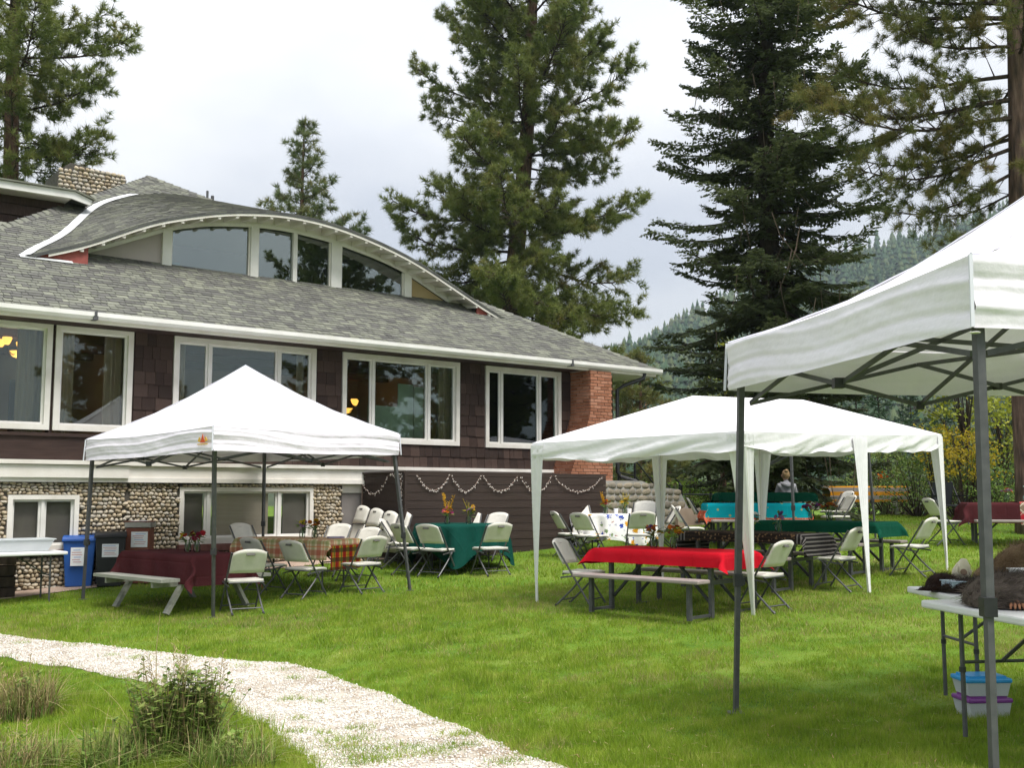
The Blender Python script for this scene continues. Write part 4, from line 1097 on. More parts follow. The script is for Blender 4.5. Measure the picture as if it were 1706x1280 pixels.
# long six-legged party tent
A_, Bq, D_ = Vector((.26, 13.95)), Vector((2.6, 12.1)), Vector((6.52, 16.4))
Fq = A_ + D_ - Bq; C_, Eq = (Bq + D_)/2, (A_ + Fq)/2
def P3d(v, z): return Vector((v.x, v.y, z))
base = P3d((A_ + D_)/2, 0); base.z = gz(base.x, base.y)
lt = empty('party_tent', base, 0, 'long white six-legged party tent with fabric-covered legs over four tables', 'canopy')
zA, zB, zD, zF = 2.165, 2.215, 2.415, 2.36
cor = [P3d(A_, zA)-base, P3d(Bq, zB)-base, P3d(C_, (zB+zD)/2-.03)-base, P3d(D_, zD)-base, P3d(Fq, zF)-base, P3d(Eq, (zA+zF)/2-.03)-base]
r1, r2 = Vector((2.36, 14.05, 2.79)) - base, Vector((4.40, 16.26, 2.93)) - base
cen = sum(cor, Vector())/6
def roof_quad(name, a, b, c, d, sag):          # a-b eave, d-c ridge
    def fn(u, v):
        p = a.lerp(b, u).lerp(d.lerp(c, u), v)
        return p + Vector((0, 0, math.sin(math.pi*u)*math.sin(math.pi*v)*(-sag + .012*wn1(u*2+v*1.5, 5) + .006*wn1(u*6-v*2, 6))))
    sheet_mesh(name, fn, 30, 18, MT['canopy2'], lt)
rm = r1.lerp(r2, .5)
roof_quad('roof_panel', cor[0], cor[1], r1, r1, .06); roof_quad('roof_panel', cor[3], cor[4], r2, r2, .06)
roof_quad('roof_panel', cor[1], cor[2], rm, r1, .05); roof_quad('roof_panel', cor[2], cor[3], r2, rm, .05)
roof_quad('roof_panel', cor[4], cor[5], rm, r2, .05); roof_quad('roof_panel', cor[5], cor[0], r1, rm, .05)
for i in range(6):
    a, b = cor[i], cor[(i+1) % 6]; out = (a.lerp(b, .5) - cen); out.z = 0; tg = (b-a).normalized(); out = (out - tg*out.dot(tg)).normalized()
    def vale(u, v):
        e = a.lerp(b, u); bow = math.sin(math.pi*u)
        return e + Vector((0, 0, -.20*v - .05*bow*v + .018*v*wn1(u*1.5, i+3))) + out*((.022*wn1(v*.8 + u*1.7, i) + .01*wn1(u*5+v, i+9))*v*(.3+bow*.7) + .004)
    sheet_mesh('valance', vale, 44, 12, MT['canopy2'], lt)
    MB().bar(a + Vector((0, 0, -.03)) - out*.04, b + Vector((0, 0, -.03)) - out*.04, .025).build('eave_pole', MT['white_metal'], lt)
feet_px = [(895, 1005), (1256, 1026), (1447, 988), (1578, 951), None, None]
for i, v in enumerate([A_, Bq, C_, D_, Fq, Eq]):
    g_ = G(*feet_px[i]) if feet_px[i] else Vector((v.x, v.y, gz(v.x, v.y)))
    f = g_ - base; top = cor[i] + Vector((0, 0, -.03)); inn = (cen - cor[i]); inn.z = 0; inn.normalize()
    pole = MB().tube([f, top], .018, 8).build('leg', MT['white_metal'], lt)
    # fabric sleeve: wide under the eave, narrow at the foot, wrapped round the two outer sides of the pole
    ta = (cor[(i+1) % 6] - cor[i]); ta.z = 0; ta.normalize(); tb = (cor[i-1] - cor[i]); tb.z = 0; tb.normalize()
    def sleeve(u, v):
        w = .19*(1-v)**1.3 + .030; p = top.lerp(f, v)
        s = (u - .5)*2; d = ta if s > 0 else tb
        fold = .010*math.sin(abs(s)*14 + v*3)*(1-v)
        return p + d*abs(s)*w - inn*(.022 + fold)
    sheet_mesh('leg_sleeve', sleeve, 25, 16, MT['canopy2'], pole)
# ------------------------------------------------------------------ folding chairs
def make_chair():
    t = empty('folding_chair')
    n, m = 11, 7; W = .455
    def curved(name, fy, fz, curve, thick, rows, top_round):
        vs, fs = [], []
        for side in (0, 1):
            for j in range(rows):
                v = j/(rows-1)
                for i in range(n):
                    u = i/(n-1)*2 - 1
                    hw = W/2
                    if top_round and v > .6: hw = W/2 * (1 - .05*((v-.6)/.4)**2)
                    y, z = fy(v), fz(v)
                    if top_round: z -= .045*abs(u)**2.6*v
                    vs.append((u*hw, y - curve*(1-u*u) + (thick if side else 0), z))
        c = rows*n
        for j in range(rows-1):
            for i in range(n-1):
                a = j*n+i; fs.append((a, a+1, a+n+1, a+n)); fs.append((c+a, c+a+n, c+a+n+1, c+a+1))
        for i in range(n-1):
            fs.append((i, c+i, c+i+1, i+1)); a = (rows-1)*n+i; fs.append((a, a+1, c+a+1, c+a))
        for j in range(rows-1):
            a = j*n; fs.append((a, a+n, c+a+n, c+a)); a = j*n+n-1; fs.append((a, c+a, c+a+n, a+n))
        return MB().add(vs, fs)
    # main tube runs from the back's top to the front foot
    y0, z0, y1, z1 = -.285, .80, .235, 0.0
    def my(z): return y0 + (y1-y0)*(z0-z)/(z0-z1)
    back = curved('backrest', lambda v: -.165 - .155*v, lambda v: .53 + .315*v, .035, .026, m, True).build('backrest', MT['plastic_white'], t, True)
    MB().box((0, -.338, .775), (.11, .012, .026), Matrix.Rotation(-.42, 3, 'X')).build('handle_slot', MT['slot'], back)
    MB().box((0, -.308, .775), (.11, .012, .026), Matrix.Rotation(-.42, 3, 'X')).build('handle_slot', MT['slot'], back)
    st = MB(); vs, fs = [], []
    for side in (0, 1):
        for j in range(7):
            for i in range(9):
                u, v = i/8*2-1, j/6; w = .225*(1 - .06*v)
                z = .445 - .018*(1-u*u)*math.sin(math.pi*min(1, v+.1)) - (.03 if v == 1 else 0)*.6
                vs.append((u*w, -.165 + .40*v, z - (.034 if side else 0)))
    c = 63
    for j in range(6):
        for i in range(8): a = j*9+i; fs += [(a, a+1, a+10, a+9), (c+a, c+a+9, c+a+10, c+a+1)]
    for i in range(8): fs += [(i, c+i, c+i+1, i+1), (54+i, 55+i, c+55+i, c+54+i)]
    for j in range(6): a = j*9; fs += [(a, a+9, c+a+9, c+a), (a+8, c+a+8, c+a+17, a+17)]
    st.add(vs, fs); st.build('seat', MT['plastic_white'], t, True)
    for s in (-1, 1):
        x = s*.235
        lg = MB().tube([(x, y0+.005, z0), (x, my(.40), .40), (x, y1, .0)], .0125, 7).build('front_leg', MT['darkmetal'], t)
        MB().tube([(x, y1+.004, 0), (x, y1-.012, .025)], .017, 7).build('foot_cap', MT['blackmetal'], lg)
        x = s*.205
        lg = MB().tube([(x, .13, .405), (x, -.04, .22), (x, -.275, 0)], .0125, 7).build('rear_leg', MT['darkmetal'], t)
        MB().tube([(x, -.279, 0), (x, -.258, .022)], .017, 7).build('foot_cap', MT['blackmetal'], lg)
        MB().bar((s*.238, -.19, .36), (s*.238, .14, .405), .008, .02).build('seat_bracket', MT['darkmetal'], t)
    MB().tube([(-.235, my(.09), .09), (.235, my(.09), .09)], .009, 6).build('crossbar', MT['darkmetal'], t)
    MB().tube([(-.205, -.205, .075), (.205, -.205, .075)], .009, 6).build('crossbar', MT['darkmetal'], t)
    MB().tube([(-.235, -.165, .405), (.235, -.165, .405)], .009, 6).build('seat_rail', MT['darkmetal'], t)
    return t
chair0 = make_chair(); used = [False]
def chair(px, py, phi, label, d=None, group='white folding chairs set around the tables'):
    p = G(px, py) if d is None else at(px, d)
    t = chair0 if not used[0] else copy_tree(chair0); used[0] = True
    t.location = p; t.rotation_euler = (0, 0, -math.radians(phi) + R.uniform(-.05, .05))
    tag(t, label, 'chair', group); return t

# ------------------------------------------------------------------ table cloths
def ramp_cloth(name, mat, L, W, over, h, base, rz, label, group=None, seed=1, corner=1.0, over_w=None, fold=.022, spread=.10):
    """rectangular cloth: flat on the top, hanging at the sides, pointed at the corners. local x along the table"""
    ow = over if over_w is None else over_w
    res = .045; r = random.Random(seed); ph = [r.uniform(0, 6.28) for _ in range(6)]
    nx, ny = int((L+2*over)/res) + 1, int((W+2*ow)/res) + 1
    V, UV = [], []
    for i in range(nx):
        for j in range(ny):
            u, v = -L/2-over + (L+2*over)*i/(nx-1), -W/2-ow + (W+2*ow)*j/(ny-1)
            a, b = max(abs(u)-L/2, 0), max(abs(v)-W/2, 0); sx_, sy_ = (1 if u > 0 else -1), (1 if v > 0 else -1)
            if a == 0 and b == 0: p = (u, v, h + .003*math.sin(u*5+ph[0])*math.sin(v*6))
            else:
                e = math.hypot(a, b); ca, cb = a/e, b/e
                x, y = sx_*min(abs(u), L/2), sy_*min(abs(v), W/2)
                along = (x if b >= a else y)
                mixc = 2*ca*cb
                wv = fold*(math.sin(along*11 + ph[1] + sx_) + .6*math.sin(along*19 + ph[2] + sy_))*min(1, e/.25)*(1-mixc)
                r_out = .012 + spread*e*(.35) + wv
                r_c = mixc*(e*.42*corner)
                th = math.atan2(cb, ca)
                wob_ = mixc*.03*math.sin(e*18 + ph[3])
                p = (x + sx_*(ca*(r_out + r_c) + wob_), y + sy_*(cb*(r_out + r_c) - wob_), h - e*(1 - .13*mixc))
            V.append(p); UV.append((u, v))
    me = np_mesh(name, np.array(V), grid_faces(nx, ny), mat, True, uv=np.array(UV))
    o = link_mesh('tablecloth', me, None, loc=base, rot=(0, 0, rz)); tag(o, label, 'tablecloth', group or 'cloths on the tables'); return o
def round_cloth(mat, Rr, mid, cor, h, base, rz, label, seed=1, fold=.05):
    """cloth on a round table: hangs mid metres between the corners and cor metres at them"""
    r = random.Random(seed); ph = [r.uniform(0, 6.28) for _ in range(4)]
    V, UV = [], []; na, ni, no = 120, 5, 16
    for k in range(na + 1):
        a = 2*math.pi*k/na; dmax = mid + (cor - mid)*abs(math.sin(2*a))**4
        for i in range(ni + no + 1):
            if i <= ni: q = Rr*max(i/ni, .001); p = (q*math.cos(a), q*math.sin(a), h)
            else:
                e = dmax*(i-ni)/no; q = Rr + e
                f = fold*(math.sin(a*9+ph[0]) + .6*math.sin(a*15+ph[1]) + .4*math.sin(a*23+ph[2]))*min(1, e/.3)
                rr = Rr + .01 + .13*e + f; p = (rr*math.cos(a), rr*math.sin(a), max(.03, h - e*.98))
            V.append(p); UV.append((q*math.cos(a), q*math.sin(a)))
    o = link_mesh('tablecloth', np_mesh('tablecloth', np.array(V), grid_faces(na+1, ni+no+1), mat, True, uv=np.array(UV)), None, loc=base, rot=(0, 0, rz))
    tag(o, label, 'tablecloth', 'cloths on the tables'); return o
def solid(name, c1, c2): return cloth_mat(name, lambda N, L, u, v, m, x, uv: x(m('MULTIPLY', m('ADD', m('SINE', m('MULTIPLY', u, 7.0)), 1.0), .5), c1, c2))
CM = {}
CM['maroon'] = solid('maroon_cloth', (.058,.015,.017), (.070,.019,.021))
CM['green'] = solid('green_cloth', (.005,.048,.036), (.007,.060,.045))
CM['green2'] = solid('bottle_green_cloth', (.004,.056,.033), (.006,.068,.040))
CM['red'] = solid('red_cloth', (.40,.006,.014), (.45,.008,.018))
def plaid(N, L, u, v, m, x, uv):
    c = x(0.0, (.66,.55,.36), (0,0,0))
    for s_ in (u, v):
        c = x(m('MULTIPLY', stripe(m, s_, .27, 0, .30), .55), c, (.40,.05,.03))
        c = x(m('MULTIPLY', stripe(m, s_, .27, .45, .68), .5), c, (.17,.22,.05))
        c = x(m('MULTIPLY', stripe(m, s_, .27, .80, .86), .6), c, (.60,.20,.05))
    return c
CM['plaid'] = cloth_mat('harvest_plaid_cloth', plaid)
def plaid2(N, L, u, v, m, x, uv):
    c = x(stripe(m, u, .16, 0, .5), (.36,.19,.02), (.25,.02,.012))
    c = x(m('MULTIPLY', stripe(m, v, .14, 0, .45), .75), c, (.03,.025,.015))
    return x(m('MULTIPLY', stripe(m, u, .16, .6, .72), .9), c, (.04,.10,.02))
CM['plaid2'] = cloth_mat('shaded_plaid_runner', plaid2)  # plaid colours darkened to paint in the shade at the table end
def floral(N, L, u, v, m, x, uv):
    def vor(scale, seed):
        n = N.new('ShaderNodeTexVoronoi'); n.inputs['Scale'].default_value = scale
        mp = N.new('ShaderNodeMapping'); mp.inputs['Location'].default_value = (seed, seed*1.7, 0); L.new(uv, mp.inputs[0]); L.new(mp.outputs[0], n.inputs['Vector'])
        nz = N.new('ShaderNodeTexNoise'); nz.inputs['Scale'].default_value = 38; L.new(mp.outputs[0], nz.inputs['Vector'])
        return m('ADD', n.outputs['Distance'], m('MULTIPLY', m('SUBTRACT', nz.outputs[0], .5), .55))
    c = x(0.0, (.78,.77,.74), (0,0,0))
    for sc, sd, th, col in ((6, 3.1, .20, (.16,.24,.10)), (5, 7.7, .24, (.03,.07,.36)), (5, 1.3, .27, (.62,.30,.02)), (7, 9.1, .19, (.42,.42,.48)), (5, 5.9, .11, (.30,.05,.03))):
        c = x(m('LESS_THAN', vor(sc, sd), th), c, col)
    return c
CM['floral'] = cloth_mat('white_floral_cloth', floral)
def dark_print(N, L, u, v, m, x, uv):
    n = N.new('ShaderNodeTexVoronoi'); n.inputs['Scale'].default_value = 22; L.new(uv, n.inputs['Vector'])
    c = x(m('LESS_THAN', n.outputs['Distance'], .33), (.022,.017,.015), (.17,.105,.055))
    c = x(m('MULTIPLY', stripe(m, v, .05, 0, .3), .3), c, (.10,.06,.04))
    edge = m('GREATER_THAN', m('ABSOLUTE', u), .86)
    st_ = x(stripe(m, u, .055, 0, .38), (.02,.018,.018), (.17,.155,.145))
    return x(edge, c, st_)
CM['dark'] = cloth_mat('dark_patterned_cloth', dark_print)
def teal(N, L, u, v, m, x, uv):
    n = N.new('ShaderNodeTexVoronoi'); n.inputs['Scale'].default_value = 7; L.new(uv, n.inputs['Vector'])
    n2 = N.new('ShaderNodeTexVoronoi'); n2.inputs['Scale'].default_value = 28; L.new(uv, n2.inputs['Vector'])
    t = x(m('LESS_THAN', n.outputs['Distance'], .16), (.005,.30,.36), (.35,.36,.16))
    o = x(m('LESS_THAN', n2.outputs['Distance'], .34), (.58,.11,.06), (.62,.30,.16))
    e = m('MAXIMUM', m('GREATER_THAN', m('ABSOLUTE', u), 1.06), m('GREATER_THAN', m('ABSOLUTE', v), .66))
    return x(e, t, o)
CM['teal'] = cloth_mat('teal_and_coral_cloth', teal)
def band4(N, L, u, v, m, x, uv):
    return x(stripe(m, v, .21, 0, .5, .1), (.33,.30,.29), (.60,.27,.025))
CM['striped'] = cloth_mat('orange_grey_striped_cloth', band4)
def redplaid(N, L, u, v, m, x, uv):
    a, b = m('ADD', u, v), m('SUBTRACT', u, v); c = x(0.0, (.20,.15,.10), (0,0,0))
    for s_ in (a, b):
        c = x(m('MULTIPLY', stripe(m, s_, .34, 0, .34), .8), c, (.33,.012,.025)); c = x(stripe(m, s_, .34, .42, .47), c, (.55,.45,.36)); c = x(stripe(m, s_, .34, .86, .89), c, (.5,.40,.32))
    return c
CM['redplaid'] = cloth_mat('red_plaid_overlay', redplaid)

# ------------------------------------------------------------------ tables
def folding_table(base, rz, L, W, h, label, mat='table_white', round_=False):
    t = empty('folding_table', base, rz, label, 'table')
    if round_: MB().lathe([(L, h-.045), (L+.012, h-.02), (L, h-.004)], 40).build('table_top', MT[mat], t)
    else: MB().box((0, 0, h-.026), (L, W, .045)).build('table_top', MT[mat], t, bevel=.012)
    fx, fy = (L/2-.2, W/2-.13) if not round_ else (.42, .30)
    for sx_ in (-1, 1):
        for sy_ in (-1, 1):
            lg = MB().tube([(sx_*fx, sy_*fy, h-.05), (sx_*fx, sy_*fy, .0)], .014, 7).build('leg', MT['darkmetal'], t)
            if not round_: MB().tube([(sx_*fx, sy_*fy, .36), (sx_*fx, sy_*fy, .39)], .019, 7).build('leg_collar', MT['blackmetal'], lg)
        MB().tube([(sx_*fx, -fy, h*.55), (sx_*fx, fy, h*.55)], .010, 6).build('crossbar', MT['darkmetal'], t)
        MB().tube([(sx_*fx, 0, h*.55), (sx_*(fx-.42), 0, h-.06)], .011, 6).build('brace', MT['darkmetal'], t)
    return t
def picnic_set(base, rz, label):
    """plastic picnic table with two attached benches; local x along the table"""
    t = empty('picnic_table', base, rz, label, 'picnic table', 'plastic picnic tables with benches')
    MB().box((0, 0, .715), (1.83, .74, .05)).build('table_top', MT['table_taupe'], t, bevel=.012)
    for s in (-1, 1):
        b = MB().box((0, s*.70, .435), (1.80, .255, .045)).build('bench', MT['table_taupe'], t, bevel=.012)
        for e in (-1, 1):
            MB().bar((e*.70, s*.70, 0), (e*.70, s*.70, .415), .055, .045, (1, 0, 0)).build('bench_leg', MT['darkmetal'], b)
            MB().bar((e*.72, s*.28, 0), (e*.72, s*.28, .69), .055, .045, (1, 0, 0)).build('leg', MT['darkmetal'], t)
            MB().bar((e*.71, s*.28, .03), (e*.71, s*.70, .03), .03).build('foot_bar', MT['darkmetal'], t)
            MB().bar((e*.70, s*.26, .16), (e*.16, s*.26, .69), .03).build('brace', MT['blackmetal'], t)
    for e in (-1, 1): MB().bar((e*.73, -.28, .40), (e*.73, .28, .40), .03, .05).build('crossbar', MT['darkmetal'], t)
    return t
def wood_picnic(base, rz, label, mat='grey_wood', L=1.9):
    t = empty('picnic_table', base, rz, label, 'picnic table')
    for i in range(5): MB().box((0, -.30 + .15*i, .72), (L, .14, .04)).build('top_plank', MT[mat], t)
    for s in (-1, 1):
        MB().box((0, s*.70, .44), (L, .27, .042)).build('bench', MT[mat], t)
        for e in (-1, 1): MB().bar((e*.66, s*.20, .70), (e*.66, s*.62, .0), .045, .10, (1, 0, 0)).build('leg', MT[mat], t)
    for e in (-1, 1): MB().bar((e*.605, -.80, .385), (e*.605, .80, .385), .045, .09).build('bench_beam', MT[mat], t)
    return t
def ang(v): return math.atan2(v[1], v[0])

# T1 maroon picnic table under the left canopy
x1 = Vector((-.74, .67)).normalized(); b1 = Vector((-4.55, 15.1, 0)); b1.z = gz(b1.x, b1.y)
tb = wood_picnic(b1, ang(x1), 'pale painted wooden picnic table under the maroon cloth in the left canopy', L=1.78)
ramp_cloth('tablecloth', CM['maroon'], 1.86, .80, .40, .752, b1, ang(x1), 'plain maroon cloth on the picnic table under the left canopy', seed=3, over_w=.38, fold=.014, corner=.9, spread=.12)
# T2 plaid table
x2 = Vector((-.86, .5)).normalized(); b2 = Vector((-3.33, 16.95, 0)); b2.z = gz(b2.x, b2.y) 
folding_table(b2, ang(x2), 1.83, .76, .74, 'folding table under the autumn plaid cloth in the left canopy')
ramp_cloth('tablecloth', CM['plaid'], 1.86, .78, .10, .748, b2, ang(x2), 'cream, red and green autumn plaid cloth on folding table', seed=5, over_w=.30, fold=.010, spread=.06)
e2 = Vector((x2.x, x2.y, 0)) * -.955
kv = []
for i in range(9):
    for j in range(5): kv.append((-.36 + .72*i/8, .006*math.sin(i*1.7), .66 - .36*j/4))
o = link_mesh('table_runner', np_mesh('table_runner', np.array(kv), grid_faces(9, 5), CM['plaid2'], True, uv=np.array([(a, c) for a, b, c in kv])), None,
              loc=b2 + e2, rot=(0, 0, ang(x2) + math.pi/2)); tag(o, 'red and yellow plaid cloth, darkened for shade, hanging at the table end', 'tablecloth', 'cloths on the tables')
# T3 green round table
b3 = Vector((-.88, 18.6, 0)); b3.z = gz(b3.x, b3.y) 
folding_table(b3, .3, .76, .76, .74, 'round folding table under the dark green cloth by the stage', round_=True)
round_cloth(CM['green'], .77, .42, .72, .748, b3, math.radians(-48), 'dark green cloth draped over the round table near the stage', 4)
# T4 floral round table
b4 = Vector((1.96, 20.3, 0)); b4.z = gz(b4.x, b4.y) 
folding_table(b4, .1, .70, .70, .74, 'round folding table under the white floral cloth', round_=True)
round_cloth(CM['floral'], .71, .46, .56, .748, b4, math.radians(-20), 'white cloth printed with blue and orange flowers on round table', 8)
# T5-7 under the long tent
ax = Vector((.73, -.68)).normalized(); dp = Vector((.68, .73))
b5 = Vector((1.95, 13.27, 0)); b5.z = gz(b5.x, b5.y); picnic_set(b5, ang(ax), 'picnic table with taupe benches under the bright red cloth')
ramp_cloth('tablecloth', CM['red'], 1.88, .78, .20, .748, b5, ang(ax), 'bright red cloth on the front picnic table of the long tent', seed=6, over_w=.17, fold=.008, corner=1.5, spread=.25)
b6 = Vector((3.36, 15.2, 0)); b6.z = gz(b6.x, b6.y); picnic_set(b6, ang(ax), 'picnic table with taupe benches under the dark patterned cloth')
ramp_cloth('tablecloth', CM['dark'], 1.90, .78, .30, .748, b6, ang(ax), 'black and brown patterned cloth with striped ends', seed=7, over_w=.13, fold=.006, corner=1.1, spread=.12)
b7 = Vector((4.80, 16.6, 0)); b7.z = gz(b7.x, b7.y); picnic_set(b7, ang(ax), 'picnic table with taupe benches under the long green cloth')
ramp_cloth('tablecloth', CM['green2'], 1.90, .78, .22, .748, b7, ang(ax), 'long bottle green cloth on rear picnic table of the tent', seed=9, over_w=.16, fold=.008, corner=1.2, spread=.2)
# T8 teal, T9 far green
b8 = Vector((4.55, 20.45, 0)); b8.z = gz(b8.x, b8.y) + .02; picnic_set(b8, -.03, 'picnic table with benches under the teal and coral cloth')
ramp_cloth('tablecloth', CM['teal'], 1.84, .78, .30, .752, b8, -.03, 'teal cloth with coral patterned border on far table', seed=11, over_w=.34, fold=.006, corner=.5, spread=.05)
b9 = Vector((5.1, 22.0, 0)); b9.z = gz(b9.x, b9.y) + .10; picnic_set(b9, -.02, 'picnic table in front of the seated person')
ramp_cloth('tablecloth', CM['green2'], 1.86, .78, .16, .75, b9, -.02, 'green cloth on the farthest tent table, before the seated person', seed=12, over_w=.18, fold=.006)
# T10 maroon with plaid overlay
x10 = Vector((.97, -.22)).normalized(); b10 = Vector((9.08, 19.4, 0)); b10.z = gz(b10.x, b10.y) 
picnic_set(b10, ang(x10), 'picnic table with pale benches at the far right')
ramp_cloth('tablecloth', CM['maroon'], 1.9, .80, .34, .752, b10, ang(x10), 'maroon cloth under a red plaid square at the far right', seed=13, over_w=.36, fold=.012, corner=1.0, spread=.2)
ramp_cloth('tablecloth', CM['redplaid'], 1.35, .81, .0, .765, b10 + Vector((.55, -.13, 0)), ang(x10), 'red plaid overlay spread across the far right maroon cloth', seed=14, over_w=.40, fold=.0, spread=.32)
# far picnic table with striped cloth
b11 = Vector((9.52, 29.3, 0)); b11.z = gz(b11.x, b11.y) + .06
wood_picnic(b11, -.05, 'weathered far picnic table under orange and grey striped cloth', L=2.3)
ramp_cloth('tablecloth', CM['striped'], 2.05, .80, .04, .752, b11, -.05, 'orange and grey striped cloth on the farthest picnic table', seed=15, over_w=.42, fold=.004, spread=.03)
# white table by the lodge wall
bw_ = Vector((-7.28, 15.32, 0)); bw_.z = gz(bw_.x, bw_.y)
u2 = Vector((FU.x, FU.y)); folding_table(bw_, ang(u2), 1.83, .70, .75, 'white folding table by the lodge wall at the far left')
cb = empty('storage_tub', bw_ + Vector((-.10, .12, .752)), ang(u2), 'long translucent plastic storage tub on the white table by wall', 'tub')
k = MB(); k.prism([(-.78, -.22, 0), (.72, -.22, 0), (.80, -.25, .16), (-.86, -.25, .16)], (0, .5, 0)); k.build('tub_body', MT['clear_bin'], cb)
MB().box((-.03, 0, .166), (1.70, .53, .014)).build('tub_rim', MT['clear_bin'], cb)

# ------------------------------------------------------------------ the chairs, one by one
chair(411, 0, -32, 'white folding chair nearest the camera, at the maroon table end', d=14.45)
chair(424, 0, 128, 'white folding chair at the far left corner of the plaid table', d=18.0)
chair(447, 0, 38, 'left of two white folding chairs along the plaid table front', d=16.3)
chair(512, 0, 34, 'white folding chair at the middle of the plaid table front', d=15.8)
chair(606, 0, -48, 'white folding chair at the right end of the plaid table', d=16.2)
chair(552, 0, 208, 'white folding chair behind the plaid table, beside the flowers', d=17.9)
chair(598, 0, 214, 'white folding chair behind the plaid table right corner', d=17.4)
chair(690, 0, 52, 'white folding chair at the left front of the green round table', d=17.9)
chair(731, 0, 30, 'white folding chair at the near left of green round table, second from tent leg', d=17.7)
chair(818, 0, -32, 'white folding chair at the near right of the green round table', d=17.6)
chair(776, 0, 190, 'white folding chair behind the green round table beside its flowers', d=19.7)
chair(815, 0, 216, 'white folding chair at the far right of the green round table', d=19.6)
chair(668, 0, 95, 'white folding chair half hidden by the left canopy right leg', d=18.6)
chair(949, 0, 74, 'leftmost white folding chair at the floral round table', d=20.0)
chair(971, 0, 160, 'white folding chair behind the left side of the floral table', d=21.3)
chair(983, 0, 46, 'white folding chair at the near left of the floral table', d=19.5)
chair(1064, 0, -6, 'white folding chair with its back to us at the floral table front', d=19.2)
chair(1069, 0, 200, 'white folding chair behind the floral table near the white leg', d=21.4)
chair(1100, 0, -95, 'white folding chair at the right side of the floral table', d=20.3)
chair(968, 0, 118, 'white folding chair at the left end of the red table', d=14.0)
chair(1264, 0, -47, 'white folding chair at the right end of the red table', d=13.1)
chair(1388, 0, -47, 'white folding chair at the right end of the dark patterned table', d=14.6)
chair(1512, 0, -47, 'white folding chair at the right end of the long green table', d=15.8)
chair(1569, 0, 84, 'white folding chair at the left end of the far maroon table', d=19.6)
chair(1148, 0, 97, 'nearer white folding chair at the left end of the teal table', d=20.0)
chair(1172, 0, 97, 'farther white folding chair at the left end of the teal table', d=21.3)
chair(1388, 0, -100, 'farther white folding chair right of the far green table', d=22.3)
chair(1390, 0, -96, 'nearer white folding chair right of the far green table', d=21.0)

# folded chairs leaning on the end of the stage
def folded():
    t = empty('folded_chair')
    def plate(z0, z1, y, name, curve, rnd):
        vs, fs = [], []
        for side in (0, 1):
            for j in range(5):
                for i in range(9):
                    u, v = i/8*2-1, j/4; vs.append((u*.215, y - curve*(1-u*u) + (.028 if side else 0), z0 + (z1-z0)*v - (.05*abs(u)**2.5*v if rnd else 0)))
        for j in range(4):
            for i in range(8): a = j*9+i; fs += [(a, a+1, a+10, a+9), (45+a, 45+a+9, 45+a+10, 45+a+1)]
        for i in range(8): fs += [(i, 45+i, 46+i, i+1), (36+i, 37+i, 82+i, 81+i)]
        for j in range(4): a = j*9; fs += [(a, a+9, 54+a, 45+a), (a+8, 53+a, 62+a, a+17)]
        return MB().add(vs, fs).build(name, MT['plastic_white'], t, True)
    b = plate(.60, .93, -.035, 'backrest', .03, True); MB().box((0, -.066, .86), (.10, .012, .024)).build('handle_slot', MT['slot'], b)
    plate(.20, .585, -.012, 'seat', -.012, False)
    for s in (-1, 1):
        MB().tube([(s*.228, .0, .88), (s*.228, .0, 0)], .012, 6).build('front_leg', MT['darkmetal'], t)
        MB().tube([(s*.20, .03, .45), (s*.20, .03, .02)], .012, 6).build('rear_leg', MT['darkmetal'], t)
    MB().tube([(-.228, 0, .10), (.228, 0, .10)], .009, 5).build('crossbar', MT['darkmetal'], t); MB().tube([(-.20, .03, .06), (.20, .03, .06)], .009, 5).build('crossbar', MT['darkmetal'], t)
    return t
f0 = folded()
for i, (off, dd, lab) in enumerate(((.28, 0, 'folded white chair leaning on the stage end, leftmost of the front three'), (.76, 0, 'folded white chair leaning on the stage end, middle of the front three'),
                                (1.24, 0, 'folded white chair leaning on the stage end, rightmost of the front three'), (1.42, .16, 'folded white chair on the stage end, mostly hidden behind another leaning chair'))):
    t = f0 if i == 0 else copy_tree(f0)
    p = fw(6.29 - .40 + dd, off, 0); p.z = gz(p.x, p.y) + .03
    t.location = p; t.rotation_euler = (-.34, 0, -PHI); tag(t, lab, 'folding chair', 'folded chairs leaning on the stage')
# ------------------------------------------------------------------ jars of flowers
def petal_mesh(name, r, n, mat, cup=.25):
    mb = MB()
    for k in range(n):
        a = 2*math.pi*k/n; c, s_ = math.cos(a), math.sin(a); w = r*.9*math.pi/n
        mb.add([(0, 0, 0), (c*r*.6 - s_*w, s_*r*.6 + c*w, r*cup), (c*r, s_*r, r*cup*.8), (c*r*.6 + s_*w, s_*r*.6 - c*w, r*cup)], [(0, 1, 2, 3)])
    mb.lathe([(.02*r, -.03*r), (r*.32, 0), (r*.26, r*.2), (r*.05, r*.28)], 7)
    return mb.mesh(name, mat)
FC = {}
for k, c in dict(red=(.36,.012,.02), dark=(.16,.008,.025), gold=(.60,.33,.015), yellow=(.62,.50,.05), orange=(.60,.17,.015), pink=(.50,.06,.22), purple=(.16,.05,.24), lilac=(.38,.22,.45), rust=(.28,.07,.015), white=(.7,.7,.68)).items():
    m = M('petal_' + k, [tuple(x*.7 for x in c), c], .7, .2, rnd=1.0, trans=.25); FC[k] = petal_mesh('blossom', .042, 10, m)
lf = MB().add([(0, 0, 0), (.018, .04, .006), (0, .10, 0), (-.018, .04, .006)], [(0, 1, 2, 3)]).mesh('leaf', MT['leaf_green'])
jar_body = MB().lathe([(.040, 0), (.046, .012), (.046, .09), (.036, .112), (.037, .130)], 12)
